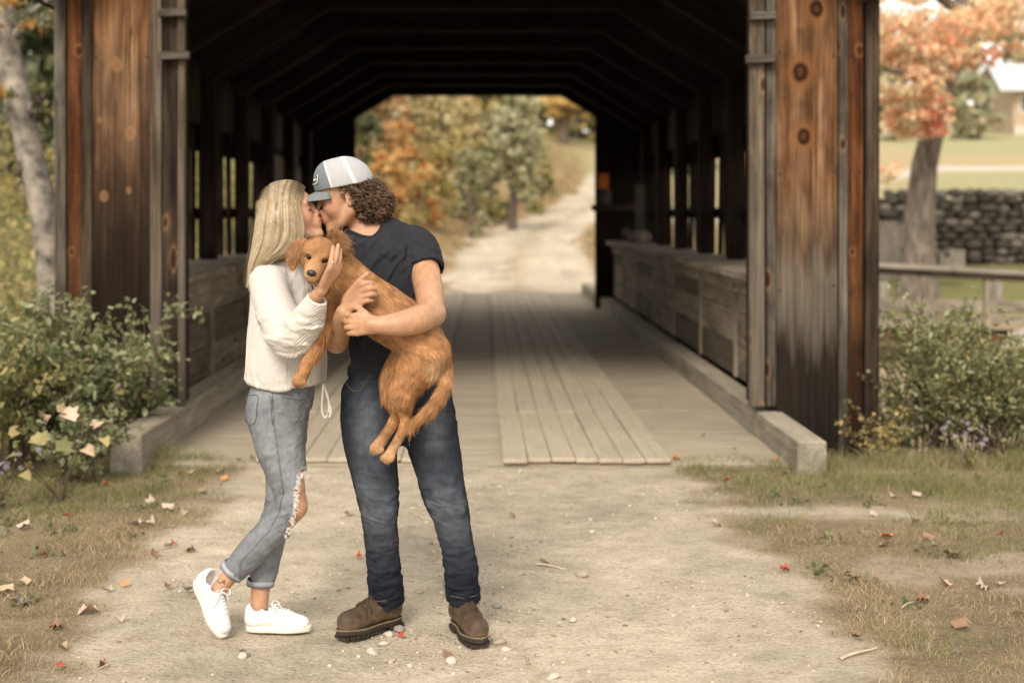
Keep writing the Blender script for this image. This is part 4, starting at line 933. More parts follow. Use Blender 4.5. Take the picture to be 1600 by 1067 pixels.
# ================================================================== RIGHT BACKGROUND: stone wall, fences, footbridge, barn
M_stone = m_plain('field_stone', (0.065, 0.056, 0.045), 0.9, 0.5, nscale=5, bstr=0.6, bscale=18)
M_stone2 = m_plain('pale_field_stone', (0.15, 0.13, 0.105), 0.9, 0.4, nscale=5, bstr=0.6, bscale=18)
M_rock = m_plain('stream_rock', (0.34, 0.30, 0.25), 0.85, 0.25, nscale=4, bstr=0.4, bscale=14)
def rock_mesh(name, seed, mat, flat=0.6, n=(10, 6)):
    v, q = uv0(n[0], n[1]); v = v * np.array((1, 0.8, flat)); v = v * (1 + 0.28 * fbm(v * 1.7 + seed * 7.3, seed, 2))[:, None]
    return mesh_np(name, v, q, True, None, mat)
def uv0(nu, nv):
    v = [];
    for i in range(nv + 1):
        th = math.pi * i / nv
        for j_ in range(nu): ph_ = 2 * math.pi * j_ / nu; v.append((math.sin(th) * math.cos(ph_), math.sin(th) * math.sin(ph_), math.cos(th)))
    a_ = (np.arange(nv)[:, None] * nu + np.arange(nu)[None]).ravel(); b_ = (np.arange(nv)[:, None] * nu + (np.arange(nu)[None] + 1) % nu).ravel()
    return np.array(v), np.stack([a_, a_ + nu, b_ + nu, b_], 1)
wall = empty('stone_wall', (12, 34, 0.3), 'long dry stone wall of dark field stones at the far side of the lane', 'wall')
SM = [rock_mesh('stone', k, (M_stone, M_stone, M_stone2)[k % 3], 0.62, (8, 5)) for k in range(9)]
z = 0.2; row = 0
while z < 2.05:
    x = (1372 - HX) * 34 / FPX + rnd.uniform(0, .2); rh = rnd.uniform(0.15, 0.21)
    while x < 15.6:
        w = rnd.uniform(0.20, 0.46); o = bpy.data.objects.new('stone', SM[rnd.randrange(9)]); COL.objects.link(o); o.parent = wall
        o.location = (x + w / 2 - 12, rnd.uniform(-.06, .06), z + rh / 2 - 0.3 + rnd.uniform(-.02, .02)); o.scale = (w * .56, 0.26, rh * .95); o.rotation_euler = (rnd.uniform(-.2, .2), rnd.uniform(-.12, .12), rnd.choice((0, 3.14)) + rnd.uniform(-.2, .2)); x += w
    z += rh * 0.93; row += 1
bv = np.array([(-2.8, .10, -.5), (3.8, .10, -.5), (3.8, .10, 1.6), (-2.8, .10, 1.6), (-2.8, .35, -.5), (3.8, .35, -.5), (3.8, .35, 1.6), (-2.8, .35, 1.6)])
o = link('wall_core', mesh_np('wall_core', bv, np.array([[0, 1, 2, 3], [5, 4, 7, 6], [3, 2, 6, 7], [0, 3, 7, 4], [1, 5, 6, 2]]), False, None, m_plain('wall_gaps', (0.03, 0.026, 0.02), 0.95))); o.parent = wall; o.location = (0, 0, 0)

pf = empty('picket_fence', (0, 0, 0), 'grey picket fence between the bridge tower and the maple trunk', 'fence')
for i in range(9):
    px = 1374 + i * 5.4; a_ = P(px, 436, 31); bar('picket', a_, P(px, 348 + rnd.uniform(-4, 4), 31), 0.062, 0.022, MW_fence, pf)
bar('rail', P(1370, 365, 31.05), P(1420, 365, 31.05), .08, .04, MW_fence, pf, (0, 0, 1)); bar('rail', P(1370, 415, 31.05), P(1420, 415, 31.05), .08, .04, MW_fence, pf, (0, 0, 1))
pf2 = empty('picket_fence', (0, 0, 0), 'short run of worn pickets right of the maple trunk', 'fence')
for i in range(5): bar('picket', P(1472 + i * 8, 432, 30), P(1472 + i * 8, (395, 402, 388, 390, 391)[i], 30), 0.09, 0.025, MW_fence, pf2)
bar('rail', P(1470, 415, 30.05), P(1508, 415, 30.05), .08, .03, MW_fence, pf2, (0, 0, 1))

fb = empty('footbridge', (0, 0, 0), 'small wooden footbridge with a grey handrail over the stream on the right', 'footbridge')
YB = 24.0
for i in range(34):
    x = (1352 - HX) * YB / FPX + i * 0.145
    bar('deck_plank', (x, YB - 0.1, -0.33), (x, YB + 1.3, -0.30), 0.13, 0.05, MW_pale, fb, (1, 0, 0))
bar('beam', P(1340, 524, YB - .1), P(1700, 534, YB - .1), 0.16, 0.16, m_wood('red_brown_beam', [(0.3, (0.08, 0.04, 0.025)), (0.7, (0.15, 0.08, 0.05))], 0), fb, (0, 0, 1))
bar('beam', P(1340, 519, YB + 1.1), P(1700, 525, YB + 1.1), 0.16, 0.16, MW_brown, fb, (0, 0, 1))
for px in (1358, 1545, 1735): bar('rail_post', P(px, 516, YB - .05), P(px, 428, YB - .05), 0.17, 0.12, MW_ledge, fb)
bar('handrail', P(1345, 413, YB - .06), P(1760, 435, YB - .06), 0.2, 0.07, MW_fence, fb, (0, 1, 0)); bar('handrail', P(1345, 421, YB - .12), P(1760, 443, YB - .12), 0.12, 0.04, MW_brown, fb, (0, 0, 1))
for px in (1380, 1560, 1720): bar('rail_post', P(px, 500, YB + 1.25), P(px, 440, YB + 1.25), 0.14, 0.1, MW_fence, fb)
bar('side_board', P(1345, 474, YB + 1.22), P(1760, 483, YB + 1.22), 0.20, 0.04, MW_ledge, fb, (0, 0, 1))

RK = [rock_mesh('rock', 30 + k, M_rock, 0.8, (16, 10)) for k in range(4)]
for i, (px, py, Y, s_, lb) in enumerate(((1545, 583, 12.5, .26, 'large pale rounded boulder below the footbridge'), (1590, 590, 13.5, .2, 'brown boulder at the right edge of the stream bank'), (1578, 562, 14.5, .22, 'dark boulder in the shadow under the footbridge'), (1600, 545, 16, .3, 'boulder deep under the footbridge at the right edge'))):
    o = bpy.data.objects.new('boulder', RK[i]); COL.objects.link(o); o.location = P(px, py, Y); o.scale = (s_, s_, s_ * .9); o.rotation_euler = (0.2 * i, .1, i); tag(o, lb, 'boulder', 'boulders on the stream bank')

# barn with a pale metal roof, on the hill at the right edge
barn = empty('barn', P(1658, 212, 90), 'tan wooden barn with a pale metal roof on the far hill', 'building')
M_bw = m_wood('barn_boards', [(0.3, (0.42, 0.32, 0.22)), (0.7, (0.55, 0.44, 0.32))], 0, 0.3); M_roof = m_plain('metal_roof', (0.62, 0.62, 0.62), 0.4, 0.06, bstr=0, metal=0.3); M_win = m_plain('window_glass', (0.03, 0.035, 0.04), 0.1, 0.1, bstr=0, spec=0.6); M_trim = m_plain('pale_trim', (0.6, 0.55, 0.48), 0.6, 0.05)
def bx_(name, lo_, hi_, mat, par):
    lo_, hi_ = np.array(lo_), np.array(hi_); v = np.array([(a_, b_, c_) for c_ in (0, 1) for a_, b_ in ((0, 0), (1, 0), (1, 1), (0, 1))]) * (hi_ - lo_) + lo_
    o = link(name, mesh_np(name, v, np.array([[4, 5, 6, 7], [0, 1, 5, 4], [1, 2, 6, 5], [2, 3, 7, 6], [3, 0, 4, 7], [3, 2, 1, 0]]), False, None, mat)); o.parent = par; o.location = (0, 0, 0); return o
bx_('wall', (-3.0, 0, -1.0), (5, 6, 3.1), M_bw, barn)
rv = np.array([(-4.2, -.9, 2.75), (5.5, -.9, 2.75), (5.5, 3, 4.7), (-3.6, 3, 4.7), (5.5, 6.9, 2.75), (-4.2, 6.9, 2.75)]); rv = np.concatenate([rv, rv + (0, 0, .14)])
o = link('roof', mesh_np('roof', rv, np.array([[3, 2, 1, 0], [5, 4, 2, 3], [6, 7, 8, 9], [9, 8, 10, 11], [0, 1, 7, 6], [3, 0, 6, 9], [5, 3, 9, 11], [4, 5, 11, 10], [1, 2, 8, 7], [2, 4, 10, 8]]), False, None, M_roof)); o.parent = barn; o.location = (0, 0, 0)
for i in range(5):
    x = -2.55 + i * 1.5; w_ = bx_('window', (x - .08, -.06, 1.45), (x + .75, 0.02, 2.55), M_trim, barn); g_ = bx_('pane', (x + .04, -.08, 1.57), (x + .63, -.05, 2.43), M_win, w_)
for i in range(26): bx_('siding_board', (-3.0 + i * .3, -.02 - .01 * (i % 2), -0.9), (-3.0 + i * .3 + .285, 0.0 + .01, 1.2), M_bw, barn)
for i in range(22): bx_('porch_paling', (-3.3 + i * .36, -1.2, -.6), (-3.3 + i * .36 + .2, -1.14, .55), M_trim, barn)
pv = np.array([(-3.4, -1.3, 2.3), (2.5, -1.3, 2.3), (2.5, 0.1, 2.9), (-3.4, 0.1, 2.9)]); pv = np.concatenate([pv, pv + (0, 0, .1)])
# ------------------------------------------------------------------ GRASS, FALLEN LEAVES, STONES
M_grass = m_attr('grass_blade', rough=0.7, nscale=8, namp=0.12, spec=0.2, trans=0.25)
def grass(n, xr, yr, name, keep, hfun, cfun):
    x = rng.uniform(*xr, n); y = rng.uniform(*yr, n); k = keep(x, y) > rng.random(n); x, y = x[k], y[k]; n = len(x)
    z = ground_h(x, y); h = hfun(x, y) * rng.uniform(0.5, 1.3, n); a_ = rng.uniform(0, 6.283, n); ln = rng.uniform(0.1, 1.0, n) * h
    t = np.array((0, 0.5, 1.0)); pa = np.zeros((n, 3, 3)); pa[:, :, 0] = x[:, None] + np.cos(a_)[:, None] * ln[:, None] * t ** 1.6; pa[:, :, 1] = y[:, None] + np.sin(a_)[:, None] * ln[:, None] * t ** 1.6; pa[:, :, 2] = z[:, None] - .003 + h[:, None] * (t - .3 * t ** 2) * 1.2
    N_ = np.column_stack([-np.sin(a_) * .4 + rng.normal(size=n) * .5, -np.ones(n) * .7, np.ones(n) * .5])
    v, q = strands(pa, 0.0036, 0.0008, N_, wmul=rng.uniform(.6, 1.3, n)); c = np.repeat(cfun(x, y), 6, 0)
    tag(link(name, mesh_np(name, v, q, True, c, M_grass)), kind='stuff')
def gkeep(x, y): return np.clip(1 - dirt_mask(x, y) * 1.25, 0, 1) * np.clip(0.55 + 0.7 * fbm(np.stack([x, y, 0 * x], 1) * 2.6, 401, 3), 0.06, 1)
def green_w(x, y):
    far = ss(6.0, 7.8, y + 0.4 * np.abs(x) - 0.8); return np.clip(far * 0.75 + 0.45 * fbm(np.stack([x, y, 0 * x], 1) * 1.7, 402, 3) + 0.08, 0, 1)
def gh(x, y): return (0.75 + 0.55 * fbm(np.stack([x, y, 0 * x], 1) * 4.5, 405, 2)).clip(.35, 1.5) * gh0(x, y)
def gh0(x, y): return 0.034 + 0.062 * ss(6.6, 8.6, y + .25 * (np.abs(x) - 1.5)) * green_w(x, y) + 0.05 * ss(8.3, 8.9, y) * (np.abs(x) > 1.9)
def gc(x, y):
    g = (green_w(x, y) > rng.random(len(x)) * 0.95)[:, None]; r_ = rng.random((len(x), 1))
    dry = np.array((0.27, 0.19, 0.10)) * (1 - r_) + np.array((0.42, 0.345, 0.22)) * r_; grn = np.array((0.12, 0.125, 0.042)) * (1 - r_) + np.array((0.255, 0.24, 0.105)) * r_
    return np.where(g, grn, dry) * rng.uniform(.75, 1.2, (len(x), 1))
grass(96000, (-4.6, -1.35), (4.3, 9.4), 'grass', gkeep, gh, gc); grass(115000, (1.0, 5.4), (4.3, 9.9), 'grass', gkeep, gh, gc)
def tuft_keep(x, y):
    c_ = [(-.22, 5.32), (-.02, 5.25), (.05, 5.6), (.12, 4.95), (-.1, 5.75), (.3, 8.6), (-.1, 8.55), (-.5, 8.6), (.15, 6.6), (-.06, 5.05)]; m_ = 0
    for a_, b_ in c_: m_ = np.maximum(m_, np.exp(-((x - a_) / .09) ** 2 - ((y - b_) / .10) ** 2))
    return m_ * .8
grass(9000, (-.8, .6), (4.8, 8.7), 'grass', tuft_keep, lambda x, y: np.full(len(x), .018), gc)
for k in range(3): pass
# low broadleaf weeds in the lawn
wp = np.column_stack([np.concatenate([rng.uniform(-4, -1.7, 260), rng.uniform(1.4, 4.6, 260)]), rng.uniform(4.6, 8.8, 520)]); wp = np.repeat(wp[rng.random(520) < 0.22], 14, 0); wp = wp + rng.normal(size=wp.shape) * .05
wz = ground_h(wp[:, 0], wp[:, 1]) + rng.uniform(.004, .03, len(wp)); v, q, c = leaf_cards(np.column_stack([wp, wz]), rng.uniform(.02, .045, len(wp)), palette(len(wp), [(0.15, 0.17, 0.08), (0.22, 0.23, 0.13), (0.12, 0.13, 0.05)]), 0.6, N=rng.normal(size=(len(wp), 3)) * .35 + np.array((0, 0, 1)))
tag(link('ground_cover', mesh_np('ground_cover', v, q, True, c, M_leaf)), kind='stuff')

# fallen leaves: each one an object
KW = {'tan': 'tan', 'pink': 'pinkish tan', 'pale': 'pale cream', 'orange': 'orange', 'red': 'red', 'brown': 'brown', 'yellow': 'yellow', 'green': 'green'}
def zone(px, py):
    if px < 420 and py < 800: return 'in the grass below the left kerb end'
    if px < 330 and py >= 800: return 'on the dry grass left of the woman'
    if px < 800: return 'on the dirt around the couple’s feet'
    if py < 760: return 'by the deck edge and the right kerb'
    return 'on the dry lawn right of the dirt lane'
LV = {}
def fallen(px, py, sz, kd):
    Y = CAM_H * FPX / (py - HY); x = (px - HX) * Y / FPX; z = float(ground_h(np.array([x]), np.array([Y]))[0])
    if -2.05 < x < 1.87 and Y > 8.75: z = 0.03
    o = bpy.data.objects.new('fallen_leaf', leaf_mesh(kd, rnd.randrange(4))); COL.objects.link(o); o.location = (x, Y, z + 0.012 + sz * .08); o.scale = (sz, sz, sz * 1.4); o.rotation_euler = (rnd.uniform(-.5, .5), rnd.uniform(-.5, .5), rnd.uniform(0, 6.28))
    zn = zone(px, py); tag(o, '%s fallen leaf lying %s' % (KW[kd], zn), 'leaf', '%s leaves %s' % (KW[kd], zn)); LV.setdefault(o['label'], []).append((px, o))
for px, py, sz, kd in ((236, 790, .12, 'pale'), (262, 801, .12, 'pale'), (212, 828, .14, 'pale'), (234, 824, .13, 'pale'), (285, 808, .10, 'pale'), (314, 774, .13, 'tan'), (345, 762, .10, 'tan'), (350, 752, .10, 'orange'), (282, 746, .10, 'orange'), (295, 743, .12, 'pale'), (272, 852, .07, 'red'), (264, 856, .10, 'pale'), (166, 763, .09, 'orange'), (240, 768, .09, 'tan'), (318, 738, .10, 'orange'), (372, 730, .11, 'orange'), (395, 727, .10, 'tan'), (345, 742, .09, 'tan'),
    (8, 924, .15, 'tan'), (34, 940, .16, 'pale'), (40, 912, .12, 'tan'), (135, 957, .15, 'pink'), (66, 872, .09, 'orange'), (105, 812, .07, 'red'), (95, 1040, .06, 'red'), (168, 923, .10, 'pale'), (196, 917, .08, 'orange'), (292, 928, .12, 'pale'), (90, 980, .11, 'brown'), (98, 1012, .10, 'tan'), (160, 1045, .09, 'brown'), (38, 830, .12, 'pale'), (300, 862, .10, 'brown'), (262, 922, .09, 'brown'), (240, 870, .10, 'brown'), (185, 970, .09, 'pale'),
    (560, 869, .07, 'red'), (626, 996, .07, 'red'), (800, 805, .08, 'brown'), (380, 1023, .10, 'pale'), (605, 790, .10, 'tan'), (545, 800, .09, 'tan'), (850, 876, .10, 'tan'), (700, 1030, .08, 'brown'),
    (1058, 726, .11, 'orange'), (1210, 728, .10, 'orange'), (1150, 712, .09, 'brown'), (1180, 730, .08, 'tan'), (1136, 758, .10, 'red'), (1226, 744, .11, 'pink'), (1100, 690, .09, 'brown'), (1030, 640, .08, 'brown'),
    (1385, 843, .13, 'orange'), (1384, 852, .12, 'tan'), (1450, 845, .11, 'brown'), (1428, 820, .09, 'pink'), (1560, 837, .09, 'red'), (1497, 870, .16, 'tan'), (1485, 868, .12, 'brown'), (1475, 911, .13, 'pink'), (1443, 935, .11, 'brown'), (1535, 917, .11, 'pale'), (1400, 780, .12, 'pale'), (1432, 778, .12, 'pale'), (1228, 893, .09, 'red'), (1365, 808, .08, 'pale'), (1500, 980, .12, 'brown'), (1560, 915, .1, 'pink'), (1290, 840, .11, 'green'), (1120, 823, .09, 'pale'), (1335, 905, .08, 'brown'), (1590, 960, .09, 'tan'), (1340, 1000, .1, 'brown'), (1200, 828, .08, 'brown')):
    fallen(px, py, sz * .56, kd)
NUM = 'two three four five six seven eight nine ten eleven twelve'.split(); ORD = 'second third fourth fifth sixth seventh eighth ninth tenth eleventh'.split()
for lb, os_ in LV.items():
    os_.sort(key=lambda a: a[0]); n = len(os_)
    for i, (_, o) in enumerate(os_):
        if n > 1: o['label'] = lb.replace(' fallen leaf', ' leaf') + ', ' + ('leftmost of %s' % NUM[n - 2] if i == 0 else 'rightmost of %s' % NUM[n - 2] if i == n - 1 else '%s from left' % ORD[i - 1])

# stones and pebbles on the lane
M_peb = [m_plain('pebble_%s' % n_, c_, 0.75, 0.15, nscale=40, bstr=0.15) for n_, c_ in (('pale', (0.44, 0.40, 0.34)), ('tan', (0.34, 0.28, 0.21)), ('grey', (0.26, 0.235, 0.205)))]
PB = [rock_mesh('pebble', 50 + k, M_peb[k % 3], 0.6, (12, 8)) for k in range(6)]
def stone(px, py, s_, k, label, grp=None, name='stone'):
    Y = CAM_H * FPX / (py - HY); x = (px - HX) * Y / FPX; o = bpy.data.objects.new(name, PB[k]); COL.objects.link(o)
    o.location = (x, Y, float(ground_h(np.array([x]), np.array([Y]))[0]) + s_ * .25); o.scale = (s_, s_ * .9, s_ * .8); o.rotation_euler = (rnd.uniform(-.2, .2), rnd.uniform(-.2, .2), rnd.uniform(0, 6)); tag(o, label, 'stone', grp)
for px, py, s_, k, lb in ((909, 890, .034, 1, 'largest flat tan stone alone on the lane right of the man'), (896, 966, .018, 0, 'pale upright pebble on the lane right of the man’s boot'), (780, 1002, .026, 1, 'flat tan stone beside the toe of the man’s right-hand boot'), (608, 991, .022, 0, 'pale stone between the man’s boots'), (624, 984, .030, 5, 'grey rough stone between the man’s boots'), (600, 1003, .020, 3, 'small pale stone below the rough grey stone'), (581, 1017, .026, 0, 'wide pale stone below the man’s left-hand boot'), (706, 1037, .026, 3, 'pale oval stone near the bottom of the photo'), (380, 1025, .022, 0, 'pale flat stone on the lane in front of the woman'),
        (925, 828, .022, 0, 'pale stone farther up the lane, right of the man’s knee'), (611, 1035, .018, 4, 'tan pebble at the bottom below the man’s boots'), (777, 942, .024, 5, 'dark rough stone right of the man’s ankle'), (656, 922, .024, 1, 'flat tan stone between the man’s ankles'), (865, 1062, .024, 3, 'pale stone at the bottom edge of the photo'), (640, 1042, .014, 3, 'tiny pale pebble at the bottom, left of the oval stone'), (790, 1015, .02, 0, 'pale pebble just below the flat tan stone by the boot')):
    stone(px, py, s_, k, lb, 'stones on the lane')
n = 7000; gx = rng.uniform(-1.5, 1.3, n); gy = rng.uniform(4.4, 8.7, n); dens = np.clip(.38 + .9 * np.exp(-((gx + .1) / .35) ** 2) + .4 * fbm(np.stack([gx, gy, gx * 0], 1) * 2, 410, 2), 0, 1); kk = rng.random(n) < dens; gx, gy = gx[kk], gy[kk]; n = len(gx)
v0, q0 = uv0(5, 3); sz = 0.0022 + 0.0085 * rng.random(n) ** 4; V = (v0[None] * np.array((1, .85, .55)) * sz[:, None, None] * rng.uniform(.75, 1.3, (n, 1, 3))); V[:, :, 0] += gx[:, None]; V[:, :, 1] += gy[:, None]; V[:, :, 2] += (ground_h(gx, gy) + sz * .2)[:, None]
Q = (q0[None] + (np.arange(n) * len(v0))[:, None, None]).reshape(-1, 4); cg = np.repeat(palette(n, [(0.43, 0.37, 0.29), (0.38, 0.32, 0.245), (0.30, 0.25, 0.19), (0.47, 0.42, 0.35), (0.22, 0.18, 0.13)]), len(v0), 0)
tag(link('gravel', mesh_np('gravel', V.reshape(-1, 3), Q, True, cg, m_attr('gravel_stone', .85))), kind='stuff')
# straws and twigs lying about
def stick(a, b, r_, label, mat, name='twig'):
    pa = np.array([[np.array(a) * (1 - t_) + np.array(b) * t_ + np.array((0, 0, .006 + .004 * math.sin(t_ * 5))) for t_ in np.linspace(0, 1, 7)]]); v, q = tubes(pa, r_, 6, .6); tag(link(name, mesh_np(name, v, q, True, None, mat)), label, name)
def gp_(px, py): Y = CAM_H * FPX / (py - HY); x = (px - HX) * Y / FPX; return np.array((x, Y, float(ground_h(np.array([x]), np.array([Y]))[0])))
M_straw = m_plain('straw', (0.50, 0.42, 0.30), .8, .15)
stick(gp_(1312, 1034), gp_(1370, 1012), .006, 'pale straight dry stalk lying on the lawn at the lower right', M_straw, 'stalk'); stick(gp_(838, 876), gp_(885, 881), .005, 'thin tan twig lying on the lane left of the flat stone', M_straw)
stick(gp_(1408, 950), gp_(1432, 932), .004, 'short green dry stalk on the lawn, middle right', M_straw, 'stalk')
# ================================================================== PEOPLE AND DOG
def to_px(V):
    return np.stack([HX + V[:, 0] * FPX / V[:, 1], HY - (V[:, 2] - CAM_H) * FPX / V[:, 1]], 1)

def pts(*rows):
    """rows (px, py, Y, r) -> (x, y, z, r)"""
    return [R4(P(a, b, c), r) for a, b, c, r in rows]

def m_skin(name):
    m, nt, bs = new_mat(name)
    v = coords(nt)
    f = noise(nt, v, 35, 4); f2 = noise(nt, v, 260, 2)
    c = mixc(nt, 1.0, attr(nt), ramp(nt, f, [(0.3, (0.84, 0.77, 0.73)), (0.7, (1.10, 1.06, 1.04))]), 'MULTIPLY')
    nt.links.new(c, bs.inputs['Base Color'])
    bs.inputs['Roughness'].default_value = 0.48; bs.inputs['Specular IOR Level'].default_value = 0.4
    bs.inputs['Subsurface Weight'].default_value = 0.12; bs.inputs['Subsurface Radius'].default_value = (0.012, 0.004, 0.002)
    bs.inputs['Subsurface Scale'].default_value = 0.35
    bump(nt, bs, math_n(nt, 'ADD', f2, math_n(nt, 'MULTIPLY', f, 1.5)), 0.25, 0.002)
    return m

def m_cloth(name, wave=None, spec=0.08, bs_str=0.25, rough=0.85, nscale=30, namp=0.12, weave=900, sheen=0.15):
    m, nt, bs = new_mat(name)
    v = coords(nt)
    f = noise(nt, v, nscale, 5, 0.6); fine = noise(nt, v, weave, 2)
    lo, hi = 1 - namp, 1 + namp
    c = mixc(nt, 1.0, attr(nt), ramp(nt, f, [(0.3, (lo, lo, lo)), (0.7, (hi, hi, hi))]), 'MULTIPLY')
    c = mixc(nt, 1.0, c, ramp(nt, fine, [(0.3, (0.85, 0.85, 0.85)), (0.7, (1.15, 1.15, 1.15))]), 'MULTIPLY')
    bs.inputs['Roughness'].default_value = rough; bs.inputs['Specular IOR Level'].default_value = spec
    h = fine
    if wave:
        w = nt.nodes.new('ShaderNodeAttribute'); w.attribute_name = 'rib'
        s = math_n(nt, 'SINE', w.outputs['Fac'])
        c = mixc(nt, 1.0, c, ramp(nt, math_n(nt, 'MULTIPLY_ADD', s, 0.5), [(0.0, (0.9, 0.9, 0.9)), (0.6, (1.02, 1.02, 1.02))]), 'MULTIPLY')
        h = math_n(nt, 'ADD', math_n(nt, 'MULTIPLY', s, 0.8), math_n(nt, 'MULTIPLY', fine, 0.4))
    nt.links.new(c, bs.inputs['Base Color'])
    bump(nt, bs, h, bs_str, 0.003)
    return m

MS_skin = m_skin('skin'); MS_tee = m_cloth('jersey', rough=0.75, spec=0.15); MS_denim = m_cloth('denim', nscale=22, namp=0.2, weave=1200, bs_str=0.3)
MS_knit = m_cloth('rib_knit', wave=True, bs_str=0.3, weave=700, namp=0.04, sheen=0.1)
MS_hair = m_attr('hair_fibre', rough=0.42, nscale=60, namp=0.2, spec=0.5)
MS_fur = m_attr('fur_fibre', rough=0.6, nscale=30, namp=0.15, spec=0.3)
MS_eye = m_plain('eye_dark', (0.008, 0.005, 0.004), 0.08, 0.1, bstr=0, spec=0.6)
MS_nose = m_plain('nose_leather', (0.02, 0.014, 0.012), 0.35, 0.2, nscale=200, bstr=0.3, spec=0.5)
MS_canvas = m_cloth('white_canvas', nscale=60, namp=0.05, weave=1100, bs_str=0.2)
MS_rubber = m_plain('white_rubber', (0.66, 0.62, 0.54), 0.6, 0.08, nscale=40, bstr=0.05)
MS_leather = m_attr('boot_leather', rough=0.62, nscale=45, namp=0.3, bstr=0.25, bscale=220, spec=0.35)
MS_sole = m_plain('dark_rubber', (0.03, 0.022, 0.016), 0.75, 0.3, nscale=60)
MS_lace = m_plain('white_lace', (0.78, 0.76, 0.72), 0.8, 0.06)
MS_blace = m_plain('brown_lace', (0.05, 0.03, 0.018), 0.8, 0.2)
MS_metal = m_plain('eyelet_metal', (0.6, 0.55, 0.45), 0.35, 0.1, metal=0.9, bstr=0)

